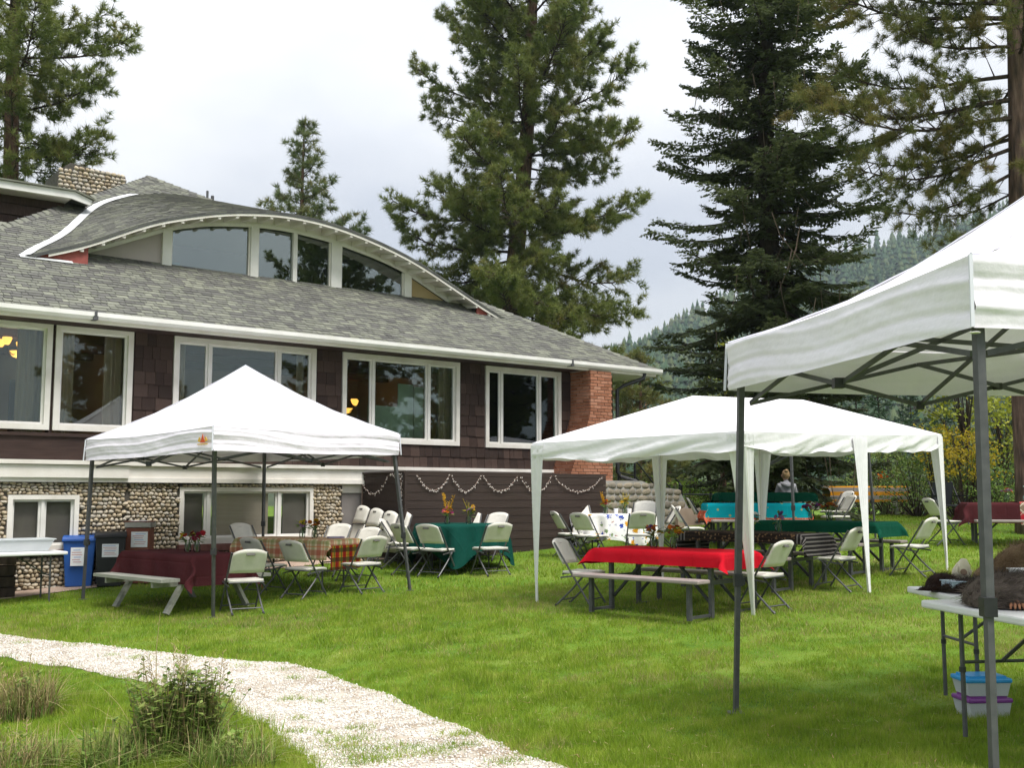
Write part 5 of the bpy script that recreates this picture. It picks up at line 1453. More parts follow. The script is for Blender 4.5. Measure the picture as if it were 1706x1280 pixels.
def flower_jar(base, h, cols, label, n=11, spread=.10, hgt=.16, spikes=None, seed=1, cat='flower jar'):
    r = random.Random(seed)
    t = empty('flower_jar', (base[0], base[1], h), r.uniform(0, 6), label, cat, 'jars of cut flowers on the tables')
    jar_body.build('jar', MT['jar'], t, True)
    st = MB()
    for k in range(n):
        a = r.uniform(0, 6.283); q = spread*math.sqrt(r.random()); z = .13 + hgt*(.35 + .65*r.random())*(1 - .35*q/spread)
        tip = Vector((q*math.cos(a), q*math.sin(a), z)); st.tube([(tip.x*.1, tip.y*.1, .01), (tip.x*.35, tip.y*.35, z*.6), tip], .003, 4)
        b = link_mesh('blossom', FC[r.choice(cols)], t, tip, (r.uniform(-.8, .8) + .5, r.uniform(-.6, .6), r.uniform(0, 6)), (r.uniform(.75, 1.25),)*3)
    for k in range(int(n*1.3)):
        a = r.uniform(0, 6.283); link_mesh('leaf', lf, t, (.04*math.cos(a), .04*math.sin(a), r.uniform(.12, .13 + hgt*.6)), (r.uniform(-.3, .7), r.uniform(-.5, .5), a - 1.57), (1.1,)*3)
    st.build('stems', MT['stem'], t)
    if spikes:
        for k in range(spikes[1]):
            a = r.uniform(0, 6.283); L = r.uniform(.7, 1.05)*spikes[2]; d = Vector((.22*math.cos(a), .22*math.sin(a), 1)).normalized(); mb = MB()
            mb.tube([(0, 0, .1), d*L*.5 + Vector((0, 0, .08)), d*L + Vector((.03*math.cos(a), .03*math.sin(a), .02))], .003, 4)
            for q in range(26):
                f = .55 + .45*q/26; p = d*L*f; an = r.uniform(0, 6.28); e = Vector((math.cos(an), math.sin(an), .9))*.03
                mb.add([p, p + e*.6 + Vector((.008, 0, 0)), p + e, p + e*.6 - Vector((.008, 0, 0))], [(0, 1, 2, 3)])
            mb.build('flower_spike', FC[spikes[0]].materials[0], t)
    return t
def on(b, ax_, u, v): a = Vector((ax_[0], ax_[1], 0)).normalized(); p = Vector((-a.y, a.x, 0)); return b + a*u + p*v
q = on(b1, x1, -.12, -.0); flower_jar(q, b1.z+.757, ['red', 'gold', 'orange', 'yellow'], 'left jar of red and gold flowers on maroon cloth', seed=1, n=13)
q = on(b1, x1, -.27, -.05); flower_jar(q, b1.z+.757, ['red', 'dark', 'dark'], 'right jar of deep red flowers on the maroon cloth', seed=2, n=13, hgt=.18)
q = on(b2, x2, -.02, -.08); flower_jar(q, b2.z+.752, ['pink', 'lilac', 'yellow'], 'jar of pink flowers on the plaid cloth', seed=3)
q = on(b2, x2, -.32, -.02); flower_jar(q, b2.z+.752, ['orange', 'rust', 'gold'], 'jar of orange flowers on the plaid cloth', seed=4)
flower_jar(b3 + Vector((-.22, -.1, 0)), b3.z+.752, ['pink', 'orange', 'gold'], 'jar with pink blooms and tall orange spikes on green cloth', seed=5, spikes=('gold', 4, .52))
flower_jar(b3 + Vector((.14, -.05, 0)), b3.z+.752, ['yellow', 'lilac', 'gold'], 'jar of loose yellow and lilac flowers on the green cloth', seed=6, n=9, hgt=.22, spikes=('yellow', 4, .40))
flower_jar(b4 + Vector((-.22, -.1, 0)), b4.z+.752, ['orange', 'red'], 'jar of orange flowers and tall grass spikes on floral cloth', seed=7, spikes=('gold', 5, .42))
flower_jar(b4 + Vector((.14, -.05, 0)), b4.z+.752, ['yellow', 'yellow', 'gold'], 'jar of spiky yellow flowers on the floral cloth', seed=8, spikes=('yellow', 8, .38), hgt=.2)
MT['cup'] = M('white_paper_cup', (.78,.78,.8), .7)
for k, (dx, dy) in enumerate(((-.05, -.32), (.20, -.30))):
    o = MB().lathe([(.030, 0), (.042, .10), (.040, .10), (.028, .006)], 12).build('paper_cup', MT['cup'], None, loc=b4 + Vector((dx, dy, .752)))
    tag(o, 'white paper cup on the floral cloth, ' + ('left of the yellow flowers' if k == 0 else 'right of the yellow flowers'), 'cup', 'white cups on the floral table')
q = on(b5, ax, -.32, .06); flower_jar(q, b5.z+.757, ['orange', 'purple', 'gold', 'rust'], 'jar of orange and purple flowers on the red cloth', seed=9, n=14, spread=.12)
q = on(b5, ax, -.02, .06); flower_jar(q, b5.z+.757, ['orange', 'rust', 'gold'], 'jar of rusty orange flowers at the middle of the red cloth', seed=10, n=13, spread=.11)
q = on(b6, ax, -.08, .10); flower_jar(q, b6.z+.757, ['purple', 'white', 'dark', 'lilac'], 'jar of purple and white flowers left of the tent leg', seed=11, n=11)
q = on(b6, ax, .32, .14); flower_jar(q, b6.z+.757, ['lilac', 'purple'], 'jar of lilac flowers peeking beside the white tent leg', seed=12, n=6, hgt=.2)
q = on(b7, ax, -.28, .05); flower_jar(q, b7.z+.757, ['pink', 'purple', 'rust', 'red'], 'jar of pink and purple flowers on the long green cloth', seed=13, n=14, spread=.12)
q = on(b7, ax, .02, .05); flower_jar(q, b7.z+.757, ['orange', 'rust', 'dark'], 'jar of orange and rust flowers on the long green cloth', seed=14, n=15, spread=.13)
flower_jar(b9 + Vector((-.45, -.1, 0)), b9.z+.757, ['orange', 'gold', 'gold'], 'tall jar of gold flowers on the far green cloth', seed=15, n=14, spread=.11, hgt=.36)
flower_jar(b11 + Vector((.55, .1, 0)), b11.z+.76, ['orange', 'red', 'orange'], 'bunch of orange flowers on the striped cloth', seed=16, n=16, spread=.2, hgt=.26)
flower_jar(b10 + Vector((-.25, .0, 0)), b10.z+.767, ['pink', 'lilac', 'orange'], 'small jar of pink and orange flowers at the far right', seed=17, n=7, hgt=.14)
# lantern jar and plumes at the far right
ln = empty('lantern', b10 + Vector((.08, -.12, .768)), 0, 'pale green glass lantern jar with a metal frame on plaid overlay', 'lantern')
MB().lathe([(.05, 0), (.085, .03), (.085, .09), (.05, .13), (.03, .15)], 14).build('jar', MT['lantern'], ln, True)
MB().lathe([(.075, .26), (.085, .265), (.03, .30)], 12).build('cap', MT['lantern'], ln)
for a in range(3): MB().tube([(.07*math.cos(a*2.1), .07*math.sin(a*2.1), .06), (.07*math.cos(a*2.1), .07*math.sin(a*2.1), .265)], .006, 5).build('frame_rod', MT['darkmetal'], ln)
flower_jar(b10 + Vector((.30, .05, 0)), b10.z+.767, ['orange'], 'jar of tall orange plumes beside the green lantern', seed=18, n=3, spikes=('orange', 7, .5))
o = MB().box((0, 0, .012), (.24, .17, .024)).build('napkin_stack', MT['table_white'], None, loc=on(b2, x2, -.62, -.16) + Vector((0, 0, .752)), rot=(0, 0, .4)); o.data.materials[0] = M('lilac_paper', (.35,.31,.42), .8)
tag(o, 'small lilac paper stack on the plaid cloth', 'napkins')

# ------------------------------------------------------------------ bins by the wall
def paper(parent, c, w, h, rz=0.0, name='paper_sign', tilt=0.0):
    p = MB().box((0, 0, 0), (w, .004, h)).build(name, MT['paper'], parent, loc=c, rot=(tilt, 0, rz)); rr = random.Random(int(w*1000))
    a, b = MB(), MB()
    for i in range(6):
        z = h*.36 - i*h*.13; L = w*rr.uniform(.5, .82); (a if i % 3 else b).box((rr.uniform(-.02, .02), -.0035, z), (L, .002, h*.035))
    a.build('print_line', MT['ink_red'], p); b.build('print_line', MT['ink_blue'], p); return p
def slim_bin(base, rz, w, d, h, mat, label, lid='lid'):
    t = empty('recycling_bin', base, rz, label, 'bin', 'bins along the lodge wall')
    k = MB(); b0, b1 = .80, 1.0
    vs = [(a*w/2*f, c*d/2*f, z) for z, f in ((0, b0), (h*.90, b1)) for c in (-1, 1) for a in (-1, 1)]
    k.add(vs, [(0,2,3,1), (4,5,7,6), (0,1,5,4), (2,6,7,3), (0,4,6,2), (1,3,7,5)]); k.build('body', MT[mat], t, bevel=.015)
    MB().box((0, 0, h*.905), (w*1.08, d*1.10, .03)).build('rim', MT[mat], t, bevel=.008)
    k = MB(); k.prism([(-w*.53, -d*.55, h*.922), (-w*.53, -d*.50, h*.975), (-w*.53, 0, h*1.0), (-w*.53, d*.50, h*.985), (-w*.53, d*.55, h*.922)], (w*1.06, 0, 0)); k.build('lid', MT[mat], t, bevel=.01)
    for s in (-1, 1): MB().tube([(s*w*.36, d*.45, .05), (s*w*.46, d*.45, .05)], .05, 10).build('wheel', MT['blackmetal'], t)
    MB().bar((-w*.35, d*.60, h*.88), (w*.35, d*.60, h*.88), .03).build('handle', MT[mat], t)
    return t
p = G(131, 977); bl = slim_bin((p.x, p.y, p.z), math.pi/2 - PHI - .35, .47, .42, .78, 'bin_blue', 'bright blue recycling bin with a white paper sign')
paper(bl, (-.02, -.213, .46), .20, .28, 0, tilt=-.06)
p = fw(1.60, .36); p.z = gz(p.x, p.y); bb = slim_bin((p.x, p.y, p.z), math.pi/2 - PHI - .30, .44, .42, .84, 'bin_black', 'black bin with white paper sign beside the blue bin')
paper(bb, (0, -.218, .55), .24, .20, 0, tilt=-.06)
p = fw(2.06, .36); p.z = gz(p.x, p.y); tb2 = empty('waste_box', (p.x, p.y, p.z), math.pi/2 - PHI - .55, 'brown box bin with grey-white top and papers by the cobblestone wall', 'bin', 'bins along the lodge wall')
MB().box((0, 0, .43), (.36, .36, .86)).build('body', MT['bin_brown'], tb2, bevel=.006)
MB().box((0, 0, .91), (.40, .40, .09)).build('top', MT['concrete'], tb2, bevel=.01)
MB().box((0, 0, .957), (.41, .41, .008)).build('top_plate', MT['bin_brown'], tb2)
paper(tb2, (.03, -.186, .68), .25, .24, 0); MB().box((0, 0, .965), (.27, .20, .004)).build('paper_sheet', MT['paper'], tb2)
# dark crate at the far left under the white table
p = G(2, 996); cr_ = empty('wood_crate', p, .5, 'dark wooden crate standing at the far left picture edge', 'crate')
for i in range(4): MB().box((0, 0, .07 + i*.16), (.34, .30, .14)).build('slat', MT['bark_dark'], cr_)

# ------------------------------------------------------------------ pelt tables at the right
tp2 = Vector((3.79, 7.60, 0)); tp2.z = gz(tp2.x, tp2.y) 
folding_table(tp2, .04, 1.83, .76, .755, 'white folding table behind, with fur pelts and skull')
xd = Vector((.17, -.985)).normalized(); pp = Vector((-xd.y, xd.x))
tp1 = Vector((2.42, 6.50)) + xd*.915 + pp*.38; tp1 = Vector((tp1.x, tp1.y, gz(tp1.x, tp1.y)))
folding_table(tp1, ang(xd), 1.83, .76, .755, 'nearest white folding table at the right, covered in grey and brown pelts')
def fur(name, base, rz, blobs, cols, label, n=5000, L=.035, seed=1, parts=None):
    t = empty(name, base, rz, label, 'pelt', 'animal pelts on the white tables'); r = np.random.default_rng(seed)
    mat = M('fur_' + name + str(seed), cols, .8, .15, nscale=7, nw=.6, rnd=.4); P, Nn = [], []
    body = MB()
    for (cx, cy, cz, rx, ry, rz_) in blobs:
        th, ph = 12, 8; vs = []
        for i in range(ph+1):
            for j in range(th):
                a, b = 2*math.pi*j/th, -math.pi/2*.35 + (math.pi/2*1.35)*i/ph
                vs.append((cx + rx*math.cos(b)*math.cos(a), cy + ry*math.cos(b)*math.sin(a), max(.004, cz + rz_*math.sin(b))))
        body.add(vs, [(i*th+j, i*th+(j+1) % th, (i+1)*th+(j+1) % th, (i+1)*th+j) for i in range(ph) for j in range(th)])
    body.build('hide', mat, t, True)
    w = np.array([b[3]*b[4] for b in blobs]); w /= w.sum(); idx = r.choice(len(blobs), n, p=w); B = np.array(blobs)[idx]
    a = r.uniform(0, 6.283, n); b = np.arcsin(np.clip(r.uniform(-.25, 1, n), -1, 1))
    nrm = np.stack([np.cos(b)*np.cos(a), np.cos(b)*np.sin(a), np.sin(b)], -1)
    p = B[:, :3] + nrm*B[:, 3:6]; p[:, 2] = np.maximum(p[:, 2], .004)
    d = nrm*.45 + np.array([.75, -.25, -.15]) + r.normal(0, .35, (n, 3)); d /= np.linalg.norm(d, axis=1)[:, None]
    sd = np.cross(d, nrm + 1e-3); sd /= np.linalg.norm(sd, axis=1)[:, None] + 1e-6
    ll = L*r.uniform(.5, 1.3, n)[:, None]
    V = np.stack([p - sd*.0022, p + sd*.0022, p + d*ll + nrm*ll*.25], 1).reshape(-1, 3); V[:, 2] = np.maximum(V[:, 2], .004)
    f = link_mesh('fur', np_mesh('fur', V, np.arange(3*n).reshape(n, 3), mat), t); tag(f, kind='stuff'); return t
tz1, tz2 = tp1.z + .758, tp2.z + .758
def onp(px, py, z):
    a = (px-853)/F_PX; b_ = (640-py)/F_PX; dy = math.cos(PITCH) - b_*math.sin(PITCH); dz = math.sin(PITCH) + b_*math.cos(PITCH); t = (z-EYE)/(dz/dy); return Vector((a/dy*t, t, z))
p = Vector((2.79, 6.13, tz1))
GREY = [(.030,.024,.021),(.095,.075,.063),(.17,.135,.112),(.25,.205,.17)]
TAN = [(.05,.032,.018),(.15,.095,.05),(.25,.17,.095),(.33,.25,.16)]
BLK = [(.010,.007,.006),(.024,.017,.013),(.05,.035,.027)]
fur('grey_pelt', p, -.15, [(0, 0, .03, .26, .24, .15), (.20, .12, .02, .30, .18, .11), (-.12, -.10, .0, .14, .12, .12), (.35, -.05, .02, .22, .22, .10), (.10, -.16, .0, .16, .10, .07)], GREY, 'large grey-brown fur pelt piled on the nearest white table', n=12000, L=.05, seed=2)
fp = empty('animal_paw', p + Vector((-.10, -.215, .0)), -.3, 'small orange-brown animal foot sticking out from the grey pelt', 'paw')
k = MB()
for i in range(4): k.tube([(i*.018, 0, .03), (i*.02 - .004, -.03, .025), (i*.023 - .01, -.055, .006)], [.008, .009, .004], 6)
k.tube([(.03, .06, .05), (.028, .0, .03)], [.022, .02], 7); k.build('toes', M('orange_fur', [(.25,.10,.05),(.40,.20,.11)], .8, nscale=30), fp, True)
p = Vector((3.10, 5.72, tz1)); fur('wolf_pelt', p, .35, [(.10, 0, .02, .26, .20, .10), (.30, -.12, .02, .22, .22, .09), (-.10, -.02, .02, .10, .085, .075), (-.19, -.06, .01, .055, .05, .045)], [(.09,.06,.045),(.20,.135,.10),(.32,.23,.17),(.42,.34,.27)], 'brown and cream pelt with its face lying on the near table', n=10000, L=.04, seed=3)
k = MB().lathe([(.002, 0), (.014, .006), (.002, .014)], 8); fe = empty('glass_eyes', p + Vector((-.13, -.09, .07)), .35, 'dark eyes and nose on the face of the brown cream pelt', 'eyes')
MB().lathe([(.004, 0), (.013, .008), (.004, .016)], 8, (-.02, 0, 0)).lathe([(.004, 0), (.013, .008), (.004, .016)], 8, (.05, .01, .005)).build('eye', MT['blackmetal'], fe)
p = Vector((3.35, 7.42, tz2)); fur('black_pelt', p, .05, [(0, 0, .02, .45, .16, .09), (.40, .05, .02, .35, .16, .09)], BLK + [(.09,.07,.06)], 'long dark pelt lying along the rear white table', n=8000, L=.045, seed=4)
p = Vector((2.98, 7.60, tz2)); fur('dark_brown_pelt', p, .2, [(.02, .02, .02, .11, .12, .09), (-.13, -.08, .0, .10, .05, .035), (.16, .06, .01, .15, .10, .05)], [(.010,.005,.004),(.03,.014,.010),(.055,.028,.02)], 'very dark brown pelt draped over the rear table corner', n=3500, L=.028, seed=5)
p = Vector((3.72, 7.95, tz2)); fur('tan_pelt', p, 0, [(.10, 0, .08, .34, .24, .23), (-.22, .02, .03, .14, .15, .12), (.45, -.05, .05, .30, .26, .22)], TAN, 'thick tan and brown fur heaped high on the rear table', n=12000, L=.075, seed=6)
# skull
p = Vector((3.13, 7.62, tz2 + .02)); sk = empty('animal_skull', p, .5, 'cream animal skull standing among the pelts', 'skull')
k = MB(); k.tube([(0, .03, 0), (0, .02, .05), (0, .0, .10), (0, -.02, .15), (0, -.025, .19)], [.035, .055, .06, .045, .018], 10); k.build('cranium', MT['bone'], sk, True)
for s in (-1, 1): MB().tube([(s*.045, -.03, .07), (s*.075, -.02, .10), (s*.05, -.01, .14)], .009, 6).build('cheek_bone', MT['bone'], sk, True)
MB().lathe([(.004, 0), (.024, .006), (.02, .012)], 10, (0, 0, 0)).build('eye_socket', M('socket_shade', (.25,.17,.12), .9), sk, loc=(-.035, -.045, .10), rot=(1.3, 0, -.5))
# white trays
def tray(p, w, d, label, mat, rz):
    t = empty('plastic_tray', p, rz, label, 'tray', 'plastic trays among the pelts'); MB().box((0, 0, .02), (w, d, .04)).build('tray_body', MT[mat], t, bevel=.008)
    MB().box((0, 0, .043), (w*1.05, d*1.08, .006)).build('tray_rim', MT[mat], t)
MT['pale_blue'] = M('pale_blue_plastic', (.42,.52,.62), .45, .4)
tray(Vector((3.05, 7.42, tz2 + .03)), .22, .16, 'pale blue plastic tray beside the very dark pelt', 'pale_blue', .1)
tray(Vector((3.62, 7.55, tz2 + .10)), .30, .2, 'white plastic tray between black pelt and tan fur heap', 'table_white', .1)
# storage tubs on the grass below
q = G(1637, 1195)
def tub(p, w, d, h, lid, label, rz=.1):
    t = empty('storage_tub', p, rz, label, 'tub', 'storage tubs under the pelt tables')
    vs = [(a*w/2*f, c*d/2*f, z) for z, f in ((0, .88), (h, 1)) for c in (-1, 1) for a in (-1, 1)]
    MB().add(vs, [(0,2,3,1), (4,5,7,6), (0,1,5,4), (2,6,7,3), (0,4,6,2), (1,3,7,5)]).build('tub_body', MT['clear_bin'], t)
    MB().box((0, 0, h+.012), (w*1.07, d*1.07, .03)).build('lid', MT[lid], t, bevel=.01)
    MB().box((0, 0, h+.032), (w*.86, d*.84, .014)).build('lid_panel', MT[lid], t)
tub(q, .28, .22, .105, 'lid_purple', 'clear tub with purple lid on grass under the table'); tub(q + Vector((0, 0, .146)), .285, .22, .085, 'lid_blue', 'clear tub with bright blue lid stacked on the purple one', .05)

# ------------------------------------------------------------------ camp chair
p = at(1576, 24.0); cc_ = empty('camp_chair', p, math.pi + .25, 'black folding camp chair in front of the far bushes', 'chair')
MB().box((0, -.22, .66), (.52, .02, .55), Matrix.Rotation(-.2, 3, 'X')).build('backrest', MT['fabric_black'], cc_); MB().box((0, .05, .42), (.52, .50, .03)).build('seat', MT['fabric_black'], cc_)
for s in (-1, 1):
    MB().tube([(s*.29, -.28, .95), (s*.29, .28, 0)], .014, 6).build('leg', MT['blackmetal'], cc_); MB().tube([(s*.29, .28, .62), (s*.29, -.28, 0)], .014, 6).build('leg', MT['blackmetal'], cc_)
    MB().bar((s*.29, -.25, .63), (s*.29, .28, .63), .05, .025).build('armrest', MT['blackmetal'], cc_)
MB().box((.0, -.235, .72), (.30, .014, .30), Matrix.Rotation(-.2, 3, 'X')).build('back_panel', MT['concrete'], cc_)

# ------------------------------------------------------------------ seated person
def skin_body(name, verts, edges, rad, mat, parent, sub=2):
    me = bpy.data.meshes.new(name); me.from_pydata(verts, edges, []); me.materials.append(mat)
    o = link_mesh(name, me, parent); sk_ = o.modifiers.new('skin', 'SKIN'); o.modifiers.new('subsurf', 'SUBSURF').levels = sub
    o.modifiers['subsurf'].render_levels = sub; sk_.use_smooth_shade = True
    for v, rr in zip(me.skin_vertices[0].data, rad): v.radius = rr if isinstance(rr, tuple) else (rr, rr)
    me.skin_vertices[0].data[0].use_root = True; return o
pb_ = Vector((5.72, 22.62, b9.z)); per = empty('person', pb_, .04, 'seated person seen from behind, blond hair, grey hooded sweater', 'person')
MT['hoodie'] = M('grey_hoodie', [(.23,.23,.25),(.32,.32,.34)], .95, nscale=6, bump=.3, bscale=14); MT['skin'] = M('skin', (.46,.26,.19), .6); MT['hair'] = M('blond_hair', [(.20,.125,.06),(.40,.27,.14)], .6, nscale=9, stretch=(9,9,1.5)); MT['jeans'] = M('dark_jeans', (.03,.04,.07), .9)
V = [(0, 0, .48), (0, .0, .64), (0, -.01, .82), (0, 0, .96), (0, .02, 1.03), (0, .03, 1.12),
     (-.165, .0, .955), (-.225, .05, .74), (-.15, .27, .70), (-.08, .36, .73), (.165, .0, .955), (.225, .05, .74), (.15, .27, .70), (.08, .36, .73),
     (-.10, .04, .47), (-.14, .44, .50), (-.14, .46, .08), (-.14, .58, .05), (.10, .04, .47), (.14, .44, .50), (.14, .46, .08), (.14, .58, .05)]
Ed = [(0,1),(1,2),(2,3),(3,4),(4,5),(3,6),(6,7),(7,8),(8,9),(3,10),(10,11),(11,12),(12,13),(0,14),(14,15),(15,16),(16,17),(0,18),(18,19),(19,20),(20,21)]
Rr = [(.165,.12),(.15,.11),(.175,.115),(.14,.09),.055,.05,.075,.052,.042,.035,.075,.052,.042,.035,.10,.075,.05,.04,.10,.075,.05,.04]
skin_body('body', V, Ed, Rr, MT['hoodie'], per)
hd = MB().lathe([(.012, -.115), (.05, -.10), (.070, -.05), (.078, .01), (.074, .06), (.05, .10), (.01, .118)], 16, (0, .045, 1.19)).build('head', MT['skin'], per, True)
MB().lathe([(.02, -.09), (.07, -.06), (.084, .0), (.086, .05), (.062, .10), (.02, .125)], 14, (0, .022, 1.195)).build('hair', MT['hair'], hd, True)
MB().lathe([(.012, -.04), (.042, -.02), (.046, .012), (.02, .04)], 10, (0, -.03, 1.29)).build('hair_bun', MT['hair'], hd, True)
for s in (-1, 1): MB().lathe([(.004, -.03), (.018, -.01), (.02, .015), (.006, .03)], 8, (s*.082, .05, 1.185)).build('ear', MT['skin'], hd, True)
MB().tube([(0, .12, 1.19), (0, .137, 1.165), (0, .12, 1.155)], [.006, .016, .010], 7).build('nose', MT['skin'], hd, True)
k = MB(); k.tube([(-.125, .02, 1.02), (-.085, -.085, .985), (0, -.125, .955), (.085, -.085, .985), (.125, .02, 1.02)], [.03, .05, .058, .05, .03], 10); k.build('hood', MT['hoodie'], per, True)
per.scale = (.93,)*3
# bench the person sits on is the table's own far bench
MT['dead_twig'] = M('dead_twig_wood', [(.13,.095,.07),(.24,.18,.14)], .9, .1, rnd=1.0)
# ------------------------------------------------------------------ vegetation generators
def unit(v): return v / (np.linalg.norm(v, axis=-1, keepdims=True) + 1e-9)
def needles(P, D, n, L, w, seed, flat=0.0, spread=.9):
    """n needles round each tuft centre P pointing along D"""
    r = np.random.default_rng(seed); T = len(P)
    rn = r.normal(0, 1, (T, n, 3)); rn[..., 2] *= (1 - flat)
    d = unit(D[:, None, :]*.65 + unit(rn)*spread); sd = unit(np.cross(d, r.normal(0, 1, (T, n, 3))))
    l = L * r.uniform(.7, 1.2, (T, n, 1)); b = P[:, None, :] + r.normal(0, .02, (T, n, 3))
    V = np.stack([b - sd*w, b + sd*w, b + d*l], 2).reshape(-1, 3)
    return V, np.arange(len(V)).reshape(-1, 3)
def tree_root(name, loc, label, cat='tree', group=None): return empty(name, loc, 0, label, cat, group)
def limb_path(p0, az, L, e0, droop, up, n=6):
    pts = [Vector(p0)]; e = e0; st = L/n
    for k in range(n):
        t = (k+1)/n; e = e0 - droop*math.sin(math.pi*min(1, t*1.1)) + up*t*t
        a = az + R.uniform(-.12, .12)
        pts.append(pts[-1] + Vector((math.cos(a)*math.cos(e), math.sin(a)*math.cos(e), math.sin(e)))*st)
    return pts
def pine(name, loc, label, H, base, prof, nl, trunk_r, lean=(0, 0), seed=1, tuft=1.0, needle=.2, nn=18, nw=.011, mat='needle', bark='bark_pine', extra=(), group=None, dead=8, zmax=None, dense=1.0, skip=None):
    R.seed(seed); r = np.random.default_rng(seed); t = tree_root(name, loc, label, group=group)
    bend = lambda z: Vector((lean[0]*z/H + .10*math.sin(z*.35+seed), lean[1]*z/H + .08*math.cos(z*.3+seed), z))
    tp = [bend(H*k/22) for k in range(23)]
    tr = [trunk_r*(1 - .93*k/22)**.85 * (1.25 if k == 0 else 1) for k in range(23)]
    MB().tube([p - Vector((0, 0, .3)) if i == 0 else p for i, p in enumerate(tp)], tr, 14).build('trunk', MT[bark], t, True)
    br = MB(); TP, TD = [], []
    specs = []
    for i in range(nl):
        f = (i + R.random())/nl; z = base + (H - base - .2)*f; specs.append((z, i*2.39996 + R.uniform(-.4, .4), prof(z)*R.uniform(.45, 1.12), None))
    for z, azd, L, el in extra: specs.append((z, math.radians(azd), L, el))
    for z, az, L, el in specs:
        if L < .15 or (zmax and z > zmax): continue
        if skip and skip(z, az): continue
        f = (z - base)/max(H - base, .1)
        e0 = el if el is not None else -.25 + 1.0*f + R.uniform(-.3, .3)
        pts = limb_path(bend(z), az, L, e0, .28*(1-f), .45)
        r0 = min(.011*L + .010, trunk_r*.3); br.tube(pts, [r0*(1-.85*k/6) for k in range(7)], 5, False)
        ns = max(4, int(L*7.6*dense))
        for q in range(ns):
            u = .12 + .88*(q + R.random())/ns; k = min(5, int(u*6)); a = pts[k].lerp(pts[k+1], u*6-k); d = (pts[k+1]-pts[k]).normalized()
            sgn = 1 if q % 2 else -1; side = d.cross(Vector((0, 0, 1))).normalized()*sgn
            sl = L*R.uniform(.12, .30)*(1.15 - .7*u) + .18; sd = (d*.6 + side*R.uniform(.2, 1.0) + Vector((0, 0, R.uniform(-.75, .75)))).normalized()
            e = a + sd*sl*.55 ; e2 = e + (sd + Vector((0, 0, R.uniform(-.1, .5)))).normalized()*sl*.45
            br.tube([a, e, e2], [r0*.30+.003, .006, .004], 3, False)
            m = max(2, int(sl*7.5*tuft))
            for w in range(m):
                v = .45 + .55*(w+.5)/m if m > 1 else 1; p = a.lerp(e, v*2) if v < .5 else e.lerp(e2, v*2-1)
                TP.append(p + Vector((R.gauss(0, .05), R.gauss(0, .05), R.gauss(0, .05)))); TD.append((sd + Vector((0, 0, .5))).normalized())
        TP.append(pts[-1]); TD.append((pts[-1]-pts[-2]).normalized())
    for i in range(dead):
        z = base*R.uniform(.55, 1.15); az = R.uniform(0, 6.28); pts = limb_path(bend(z), az, R.uniform(.5, 1.6), -.3, .2, 0, 5); br.tube(pts, [.018, .014, .011, .008, .005, .003], 4, False)
    TP.append(tp[-1]); TD.append(Vector((0, 0, 1)))
    br.build('branches', MT['bark_dark'], t)
    V, F = needles(np.array([tuple(p) for p in TP]), np.array([tuple(p) for p in TD]), nn, needle, nw, seed)
    cr = link_mesh('crown', np_mesh('crown', V, F, MT[mat]), t)
    return t, len(F)
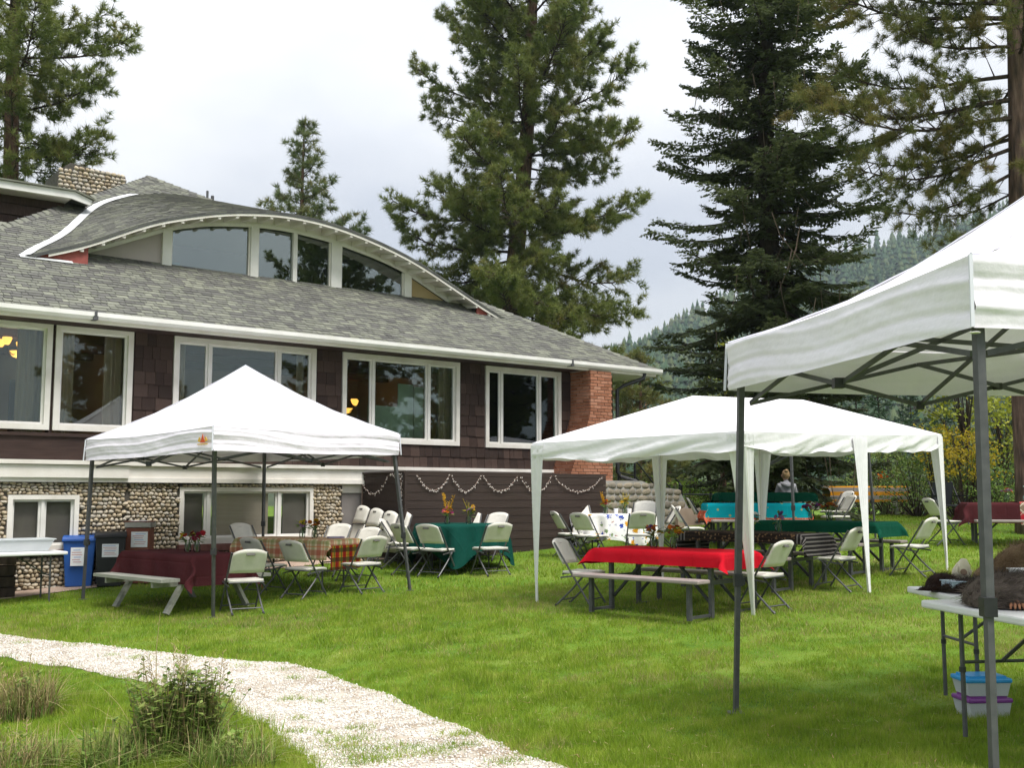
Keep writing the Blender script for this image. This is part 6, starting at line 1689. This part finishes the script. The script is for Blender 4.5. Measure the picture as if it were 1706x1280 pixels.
def fir(name, loc, label, H, base, prof, nl, trunk_r, seed=1, mat='needle_fir', bark='bark_dark', spray=.30, dense=1.0, group=None, up=0.0, w=.03, twigs=0):
    R.seed(seed); r = np.random.default_rng(seed); t = tree_root(name, loc, label, group=group)
    tp = [Vector((.05*math.sin(k*.7), .05*math.cos(k), H*k/18)) for k in range(19)]
    MB().tube([p - Vector((0, 0, .3)) if i == 0 else p for i, p in enumerate(tp)], [trunk_r*(1-.95*k/18)*(1.2 if k == 0 else 1) for k in range(19)], 12).build('trunk', MT[bark], t, True)
    br = MB(); C, D, S = [], [], []
    for i in range(nl):
        f = (i + R.random())/nl; f = f**1.05; z = base + (H-base-.2)*f; az = i*2.39996 + R.uniform(-.5, .5); L = prof(z)*R.uniform(.5, 1.18)
        pts = limb_path(Vector((0, 0, z)), az, L, -.22 + .80*f + up + R.uniform(-.35, .3), .30*(1-f), .28)
        r0 = .011*L + .008; br.tube(pts, [r0*(1-.85*k/6) for k in range(7)], 4, False)
        ns = max(5, int(L*10*dense))
        for q in range(ns):
            u = .16 + .84*(q + R.random())/ns; k = min(5, int(u*6)); a = pts[k].lerp(pts[k+1], u*6-k); d = (pts[k+1]-pts[k]).normalized()
            side = d.cross(Vector((0, 0, 1))).normalized()*(1 if q % 2 else -1)
            sl = (.16*L*(1.1-u) + .22)*R.uniform(.7, 1.3); sd = (d*.65 + side*R.uniform(.5, 1) + Vector((0, 0, R.uniform(-.40, .06)))).normalized()
            C.append(a); D.append(sd); S.append(sl)
        C.append(pts[-2]); D.append((pts[-1]-pts[-2]).normalized()); S.append(L*.16+.15)
    br.build('branches', MT[bark], t)
    if twigs:
        tw = MB()
        for k in range(twigs):
            z = base + R.random()**1.3*H*.55; a = R.uniform(0, 6.28); q = prof(z)*R.uniform(.15, .75); p = Vector((q*math.cos(a), q*math.sin(a), z)); L = R.uniform(.5, 1.5); dx, dy = R.gauss(0, .25), R.gauss(0, .25)
            tw.tube([p, p + Vector((dx*.3, dy*.3, -L*.4)), p + Vector((dx*L, dy*L, -L))], [.013, .008, .004], 4, False)
        tag(tw.build('dead_twigs', MT['dead_twig'], t), kind='stuff')
    C, D, S = np.array([tuple(c) for c in C]), np.array([tuple(c) for c in D]), np.array(S); n = len(C); m = 13
    up_ = np.array([0, 0, 1.0]); sd = unit(np.cross(D, up_)); nrm = np.cross(sd, D)
    u = (np.arange(m)+.5)/m; sg = np.where(np.arange(m) % 2, 1, -1)
    base_ = C[:, None, :] + D[:, None, :]*(S[:, None, None]*u[None, :, None])
    ll = spray*(1.15-u)[None, :, None]*r.uniform(.6, 1.25, (n, m, 1))*np.clip(S, .25, .7)[:, None, None]*1.6
    dirn = unit(D[:, None, :]*.75 + sd[:, None, :]*sg[None, :, None] + nrm[:, None, :]*r.normal(0, .30, (n, m, 1)) + np.array([0, 0, -.34]))
    wd = unit(np.cross(dirn, nrm[:, None, :] + r.normal(0, .35, (n, m, 3))))*w*r.uniform(.6, 1.3, (n, m, 1))
    V = np.stack([base_ - wd*.5, base_ + dirn*ll*.5 - wd, base_ + dirn*ll, base_ + dirn*ll*.5 + wd], 2).reshape(-1, 3)
    cr = link_mesh('crown', np_mesh('crown', V, np.arange(len(V)).reshape(-1, 4), MT[mat]), t); return t, n*m
def leafy(name, loc, label, H, prof, nclump, nleaf, leaf, mat, seed=1, bark='bark_dark', stems=5, cat='bush', trunk=None, group=None, csize=.28, zlo=.1, stemname='branches', mat2=None):
    """shrub or small broadleaf tree: stems, then clumps of leaf-sized faces through the crown's volume"""
    R.seed(seed); r = np.random.default_rng(seed); t = tree_root(name, loc, label, cat, group)
    br = MB(); C = []
    if trunk: br.tube([(0, 0, -.2), (R.uniform(-.1, .1), R.uniform(-.1, .1), H*.45), (R.uniform(-.2, .2), 0, H*.8)], [trunk, trunk*.7, trunk*.25], 8)
    for i in range(nclump):
        z = H*(zlo + (1-zlo)*R.random()**.85); a = R.uniform(0, 6.283); q = prof(z)*math.sqrt(R.uniform(.08, 1)); C.append((q*math.cos(a), q*math.sin(a), z + R.uniform(-.1, .1)))
        if i % max(1, nclump//(stems*6)) == 0:
            s0 = Vector((C[-1][0]*.12, C[-1][1]*.12, 0 if not trunk else z*.55)); c = Vector(C[-1]); br.tube([s0, s0.lerp(c, .5) + Vector((0, 0, .08*H)), c], [.012 + .003*H, .008, .004], 4, False)
    br.build(stemname, MT[bark], t)
    C = np.array(C); n = len(C); r_ = csize*r.uniform(.5, 1.4, (n, 1, 1)); off = r.normal(0, 1, (n, nleaf, 3)); off[..., 2] *= .7
    P = C[:, None, :] + off*r_*.6; P[..., 2] = np.maximum(P[..., 2], .02)
    d = unit(r.normal(0, 1, (n, nleaf, 3)) + np.array([0, 0, -.25])); s_ = unit(np.cross(d, r.normal(0, 1, (n, nleaf, 3)))); l = leaf*r.uniform(.6, 1.35, (n, nleaf, 1))
    V = np.stack([P, P + d*l*.5 + s_*l*.3, P + d*l, P + d*l*.5 - s_*l*.3], 2).reshape(-1, 3); F = np.arange(len(V)).reshape(-1, 4)
    cr = link_mesh('foliage' if cat != 'tree' else 'crown', np_mesh('foliage', V, F, MT[mat]), t)
    return t
def on_ground(px, d): p = at(px, d); return (p.x, p.y, p.z)
lin = lambda zs, rs: (lambda z: float(np.interp(z, zs, rs)))

# big trees
tri = 0
t, k = pine('ponderosa_pine', on_ground(833, 44), 'tallest open-crowned ponderosa pine behind the lodge roof', 33, 5.2, lin([5, 8, 12, 16, 20, 26, 31, 33], [4.6, 5.3, 5.1, 4.9, 4.5, 3.8, 1.8, .4]), 150, .50, (2.1, 0), seed=21, needle=.27, nn=20, nw=.013, tuft=1.15,
            extra=[(12.3, 176, 5.6, .10), (10.6, 184, 5.0, -.15), (8.7, 180, 5.0, -.05), (16.5, 178, 4.3, .05), (9.3, 5, 5.4, -.2), (12.5, 3, 5.2, .05), (15, 8, 5.0, .2), (7.6, -10, 5.0, -.3)], zmax=24, dense=1.25)
t, k = fir('douglas_fir', on_ground(1292, 27), 'tall dark dense fir rising behind the tents', 24, 1.3, lin([1, 2.5, 5, 8, 11, 14, 18, 22, 24], [2.6, 3.0, 2.9, 2.9, 2.55, 2.2, 1.6, .8, .15]), 560, .34, seed=22, dense=1.25, w=.038, spray=.32, twigs=170)
t, k = pine('pine_tree', on_ground(1722, 21.5), 'tall pine with orange bark at the right, long drooping limbs', 24, 6.5, lin([5, 8, 12, 16, 20, 24], [2.2, 2.6, 3.0, 2.8, 2, .3]), 40, .31, (0, 0), seed=23, needle=.17, nn=30, nw=.0065, mat='needle_warm', bark='bark_red', tuft=1.35,
            extra=[(8.9, 178, 4.6, -.05), (8.5, 187, 4.3, -.05), (9.4, 170, 3.8, .05), (10.6, 182, 4.3, .12), (10.9, 172, 3.7, .2), (7.9, 184, 3.6, -.22), (7.4, 176, 2.9, -.35), (11.4, 190, 3.9, .1), (8.1, 168, 3.4, -.1), (6.6, 185, 2.2, -.5), (10.0, 196, 3.0, .0), (11.8, 178, 3.6, .2)], zmax=17, dead=10)
t, k = pine('pine_tree', on_ground(-10, 33), 'tall pine beyond the gable at the upper left corner', 25, 6.5, lin([5, 8, 12, 15, 20, 25], [2.9, 3.3, 3.4, 3.7, 2.6, .3]), 104, .36, (.2, 0), seed=24, needle=.25, nn=20, nw=.012, dense=1.1, extra=[(14.4, 0, 3.9, .1), (13.2, -6, 3.0, .0), (11.6, 4, 2.9, -.1), (15.2, 8, 3.2, .2)], zmax=20)
t, k = pine('young_pine', on_ground(507, 50), 'small pointed pine peeking over the eyebrow dormer', 18.6, 6, lin([6, 10, 13, 15.5, 17.5, 18.6], [4.0, 4.0, 3.3, 2.0, 1.0, .3]), 66, .26, (-.3, 0), seed=25, needle=.34, nn=20, nw=.016, mat='needle_far', dense=.7, dead=0)
# background conifers and broadleaf trees between lodge and fir
pine('pine_tree', on_ground(1064, 42), 'olive pine standing just right of the brick chimney', 6.4, .8, lin([0, 2, 4, 5.5, 6.4], [1.9, 1.9, 1.4, .7, .1]), 52, .14, seed=31, needle=.22, nn=14, nw=.014, mat='needle_warm', dense=1.3, dead=0)
pine('pine_tree', on_ground(1112, 46), 'second olive pine behind the stair railing', 4.9, .5, lin([0, 2, 4, 4.9], [1.8, 1.7, .9, .1]), 44, .12, seed=32, needle=.22, nn=14, nw=.014, mat='needle_warm', dense=1.3, dead=0)
leafy('rusty_tree', on_ground(1040, 50), 'thin reddish autumn tree above the roof corner', 7.2, lin([0, 4, 6, 7.2], [.6, 1.3, 1.2, .5]), 90, 12, .11, 'leaf_red', seed=33, cat='tree', trunk=.07, csize=.26, zlo=.5)
fir('young_fir', on_ground(1180, 34), 'shadowy young fir behind the garden railing', 4.6, .3, lin([0, 1, 3, 4.6], [1.5, 1.5, .9, .1]), 60, .09, seed=34, dense=1.1)
fir('young_fir', on_ground(1222, 36), 'dark young fir tucked left of the tall fir trunk', 5.2, .3, lin([0, 1, 3, 5.2], [1.6, 1.6, 1.1, .1]), 64, .10, seed=35, dense=1.1)
leafy('thin_trunk_tree', on_ground(1207, 31), 'small tree with a thin bare trunk behind railing', 3.6, lin([0, 1.6, 3.6], [.2, 1.1, .9]), 60, 14, .08, 'leaf_olive', seed=36, cat='tree', trunk=.07, csize=.3, zlo=.45, bark='bark_pine')
for i, (px, d, h, w) in enumerate(((1150, 33, 1.0, 1.2), (1195, 34, .9, 1.3), (1245, 33.5, .8, 1.1), (1110, 36, 1.1, 1.4))):
    leafy('green_shrub', on_ground(px, d), ['bright green low shrub behind the railing, left', 'bright green low shrub under the young firs', 'bright green low shrub beside the fir trunk', 'bright green shrub behind the stair posts'][i], h, lin([0, h*.5, h], [w, w*1.05, w*.4]), 70, 16, .075, 'leaf_bright', seed=40+i, group='bright green shrubs on the bank')
leafy('yellow_green_tree', on_ground(1218, 32), 'yellow-green sapling glowing beside the dark fir', 5.4, lin([0, 2, 4, 5.4], [.6, 1.0, .9, .3]), 70, 14, .10, 'leaf_yellow', seed=46, cat='tree', trunk=.05, zlo=.4, csize=.25)
# right-hand thicket
leafy('maple_tree', on_ground(1610, 27), 'yellow-green young maple behind the near canopy pole', 4.0, lin([0, 1, 2.5, 4.0], [.5, 1.1, 1.4, .5]), 105, 15, .11, 'leaf_yellow', seed=50, cat='tree', trunk=.06, zlo=.3, csize=.24)
leafy('maple_tree', on_ground(1672, 29), 'yellowish sapling beside the orange pine trunk', 3.4, lin([0, 1, 2.4, 3.4], [.5, .9, 1.0, .4]), 75, 15, .11, 'leaf_yellow', seed=51, cat='tree', trunk=.05, zlo=.3, csize=.24)
leafy('golden_shrub', on_ground(1606, 25.2), 'bush covered in golden yellow leaves right of tent', 2.05, lin([0, 1, 2.05], [.5, .85, .5]), 80, 16, .075, 'leaf_gold', seed=52, zlo=.45, csize=.20)
leafy('golden_shrub', on_ground(1560, 26.5), 'small spray of golden leaves at the tent corner', 2.2, lin([0, 1.5, 2.2], [.2, .45, .35]), 30, 14, .075, 'leaf_gold', seed=53, zlo=.65, csize=.18)
for i, (px, d, h, w, m) in enumerate(((1478, 31, 2.3, 1.3, 'leaf_olive'), (1525, 27.5, 1.5, 1.2, 'leaf_green'), (1560, 29, 2.1, 1.3, 'leaf_olive'), (1635, 25.5, 1.4, 1.1, 'leaf_green'), (1665, 27, 1.9, 1.2, 'leaf_olive'),
                                      (1708, 30, 2.3, 1.4, 'leaf_olive'), (1440, 33, 2.2, 1.4, 'leaf_green'), (1590, 26.2, 1.25, .9, 'leaf_olive'), (1500, 35, 2.9, 1.6, 'leaf_olive'), (1690, 25.6, 1.2, 1.0, 'leaf_green'))):
    leafy('wild_shrub', on_ground(px, d), ['olive shrub behind the striped table, tallest left one', 'mid green shrub right of striped bench', 'olive shrub under the small golden spray', 'green shrub behind the near canopy pole', 'olive shrub left of the orange pine trunk',
          'olive shrub at the right edge behind the pine', 'green shrub left of the striped table flowers', 'low olive shrub behind the camp chair', 'tall olive shrub deep behind the striped table', 'low green shrub behind the far maroon table'][i], h, lin([0, h*.5, h], [w*.8, w, w*.4]), int(70*w), 18, .07, m, seed=60+i, group='wild shrubs along the far lawn edge', csize=.26, zlo=.05)
for i, (px, d, h, w) in enumerate(((1465, 52, 7.5, 2.1), (1520, 60, 7.0, 2.0), (1575, 56, 6.2, 2.0), (1640, 60, 8.5, 2.3), (1690, 54, 6.5, 1.9), (1428, 60, 8.5, 2.3), (1740, 58, 8, 2.2))):
    fir('background_fir', on_ground(px, d), ['blue-green fir behind the striped table', 'rounded blue-green fir behind the tent right half', 'dull fir between tent corner and maple', 'large blue-green fir behind the near pole', 'fir just left of the orange pine trunk', 'tall background fir touching the dark fir edge', 'background fir at the right picture edge'][i],
        h, .2, lin([0, h*.3, h*.7, h], [w*.9, w, w*.6, .1]), 90, .12, seed=80+i, mat='needle_far2', dense=.8, group='mid-distance firs on the slope', w=.05)
# pines to the right of the frame, mirrored in the lodge windows
for i, (x, y) in enumerate(((40.0, 2.0), (46.0, 17.0), (33.0, -9.0), (36.0, 11.0), (52.0, 8.0))):
    src = next(o for o in COL.objects if o.name == 'ponderosa_pine'); c = copy_tree(src); c.location = (x, y, gz(x, y)); c.scale = ((.85, .85, .85, .6, .95)[i],)*3; c.rotation_euler = (0, 0, 1.3 + 2*i)
    c['label'] = ['pine right of the view, mirrored in the lodge windows', 'second pine right of the view, seen only in window reflections', 'third pine beside the lawn, seen only in window reflections', 'fourth pine right of the lawn, seen only in window reflections', 'pine farthest to the right, seen only in window reflections'][i]

# ------------------------------------------------------------------ foreground weeds
def strips(base, n, hmin, hmax, w, seed, spread, lean=.5, segs=5, droop=.6):
    r = np.random.default_rng(seed); a = r.uniform(0, 6.28, n); q = spread*np.sqrt(r.random(n)); az = r.uniform(0, 6.28, n); h = r.uniform(hmin, hmax, n); ln = np.abs(r.normal(0, lean, n))
    x0, y0 = base.x + q*np.cos(a), base.y + q*np.sin(a); V = []
    for k in range(segs+1):
        t = k/segs; out = ln*h*t**1.8; z = gz_np(x0, y0) + h*(t - droop*ln*t**2.4*.6); ww = w*(1-t)**.7 + .0006
        cx, cy = x0 + np.cos(az)*out, y0 + np.sin(az)*out
        V += [np.stack([cx - np.sin(az)*ww, cy + np.cos(az)*ww, z], -1), np.stack([cx + np.sin(az)*ww, cy - np.cos(az)*ww, z], -1)]
    V = np.stack(V, 1); m = 2*(segs+1); b = (np.arange(n)*m)[:, None]
    F = np.concatenate([np.stack([b[:, 0]+2*k, b[:, 0]+2*k+1, b[:, 0]+2*k+3, b[:, 0]+2*k+2], -1) for k in range(segs)])
    return V.reshape(-1, 3), F
def weed_clump(px, py, label, specs, seed, heads=0, sprigs=0, rad=.2, sh=.5):
    p = G(px, py); t = empty('weed_clump', p, 0, label, 'weeds', 'weedy clumps by the path')
    o = np.array(tuple(p))
    for i, (nm, n, h0, h1, w, sp, ln, mt) in enumerate(specs):
        V, F = strips(p, n, h0, h1, w, seed+i, sp, ln); tag(link_mesh(nm, np_mesh(nm, V - o, F, MT[mt]), t), kind='stuff')
    rr = random.Random(seed); mb = MB(); st = MB()
    for k in range(sprigs):
        a = rr.uniform(0, 6.28); q = rad*math.sqrt(rr.random()); h = sh*rr.uniform(.55, 1.1); b0 = Vector((q*math.cos(a), q*math.sin(a), 0)); tip = b0 + Vector((rr.gauss(0, .14)*h, rr.gauss(0, .14)*h, h)); st.tube([b0, b0.lerp(tip, .5) + Vector((rr.gauss(0, .02), 0, 0)), tip], [.004, .003, .0015], 4, False)
        for j in range(int(26*h/.5)):
            f = .25 + .75*rr.random(); c = b0.lerp(tip, f); an = rr.uniform(0, 6.28); d = Vector((math.cos(an), math.sin(an), rr.uniform(-.2, .7))).normalized(); L = rr.uniform(.03, .07); s_ = d.cross(Vector((0, 0, 1))).normalized()*L*.26
            mb.add([c, c + d*L*.5 + s_, c + d*L, c + d*L*.5 - s_], [(0, 1, 2, 3)])
    if sprigs:
        tag(mb.build('leaves', MT['weed'], t), kind='stuff'); st.build('stems', MT['dry'], t)
    hb = MB()
    for k in range(heads):
        a = rr.uniform(0, 6.28); q = rad*rr.random(); h = sh*rr.uniform(.9, 1.35); b0 = Vector((q*math.cos(a), q*math.sin(a), 0)); tip = b0 + Vector((rr.gauss(0, .08), rr.gauss(0, .08), h)); hb.tube([b0, tip], [.003, .0015], 4, False)
        for j in range(14):
            c = b0.lerp(tip, .72 + .28*j/14); an = rr.uniform(0, 6.28); d = Vector((math.cos(an), math.sin(an), .8))*.018; hb.add([c, c + d + Vector((.004, 0, 0)), c + d*1.5, c + d - Vector((.004, 0, 0))], [(0, 1, 2, 3)])
    if heads: tag(hb.build('seed_heads', MT['dry'], t), kind='stuff')
    return t
weed_clump(38, 1196, 'dry brown grass clump at the left picture edge', [('dry_blades', 650, .14, .42, .0035, .24, .75, 'dry'), ('green_blades', 420, .10, .34, .004, .26, .7, 'weed')], 300, heads=9, sprigs=10, rad=.22, sh=.36)
weed_clump(300, 1268, 'tall leafy weed clump beside the gravel path', [('green_blades', 760, .14, .46, .005, .24, .75, 'weed'), ('dry_blades', 80, .14, .46, .0032, .24, .8, 'dry')], 320, heads=12, sprigs=150, rad=.23, sh=.54)
weed_clump(385, 1290, 'low grassy weeds spilling toward the gravel path', [('green_blades', 420, .10, .30, .0045, .26, .8, 'weed'), ('dry_blades', 90, .12, .34, .003, .24, .9, 'dry')], 340, sprigs=8, rad=.2, sh=.25)
weed_clump(215, 1285, 'tangled green and straw weeds at the bottom left', [('green_blades', 620, .10, .34, .005, .28, .85, 'weed'), ('dry_blades', 90, .12, .4, .003, .28, 1.0, 'dry')], 360, sprigs=10, rad=.25, sh=.3)
weed_clump(30, 1290, 'straw coloured weeds in the bottom left corner', [('dry_blades', 240, .10, .34, .003, .26, .9, 'dry'), ('green_blades', 300, .08, .28, .004, .3, .8, 'weed')], 380, heads=3, sprigs=4, rad=.2, sh=.3)
# single tall stalk over the lawn
p = G(255, 1240); st_ = empty('grass_stalk', p, 0, 'single tall thin grass stalk rising above the leafy weeds', 'weed')
k = MB(); k.tube([(0, 0, 0), (.01, 0, .35), (.0, 0, .62), (.02, 0, .88)], [.004, .0035, .003, .0015], 5, False); k.build('stem', MT['dry'], st_)
k = MB()
for z, a, L in ((.30, 2.8, .22), (.42, .4, .24), (.55, 2.5, .16), (.62, .6, .16), (.74, 2.7, .10), (.78, .5, .10)):
    d = Vector((math.cos(a), .2*math.sin(a), .75)).normalized(); s_ = Vector((0, .004, 0)); p0 = Vector((.01, 0, z)); k.add([p0 - s_, p0 + s_, p0 + d*L*.6 + s_*.8, p0 + d*L, p0 + d*L*.6 - s_*.8], [(0, 1, 2, 3, 4)])
k.build('stalk_leaf', MT['weed'], st_)
V, F = strips(G(262, 1262), 60, .25, .62, .004, 400, .2, .55); o_ = np.array(tuple(G(262, 1262)))
t = empty('grass_tuft', G(262, 1262), 0, 'long bent yellow grass blades in front of the leafy weeds', 'grass tuft'); tag(link_mesh('long_blades', np_mesh('long_blades', V - o_, F, MT['dry']), t), kind='stuff')

# ------------------------------------------------------------------ mountain air
hz = bpy.data.materials.new('haze_air'); hz.use_nodes = True; N_ = hz.node_tree.nodes
N_.remove(N_['Principled BSDF']); pv2 = N_.new('ShaderNodeVolumePrincipled'); pv2.inputs['Color'].default_value = (.74, .86, .97, 1); pv2.inputs['Density'].default_value = .00027; pv2.inputs['Anisotropy'].default_value = .3
hz.node_tree.links.new(pv2.outputs[0], N_['Material Output'].inputs['Volume'])
HAZE = True
if HAZE:
    hb_ = MB().box((0, 500, 139), (8100, 8200, 286)).build('haze', hz); tag(hb_, kind='stuff')
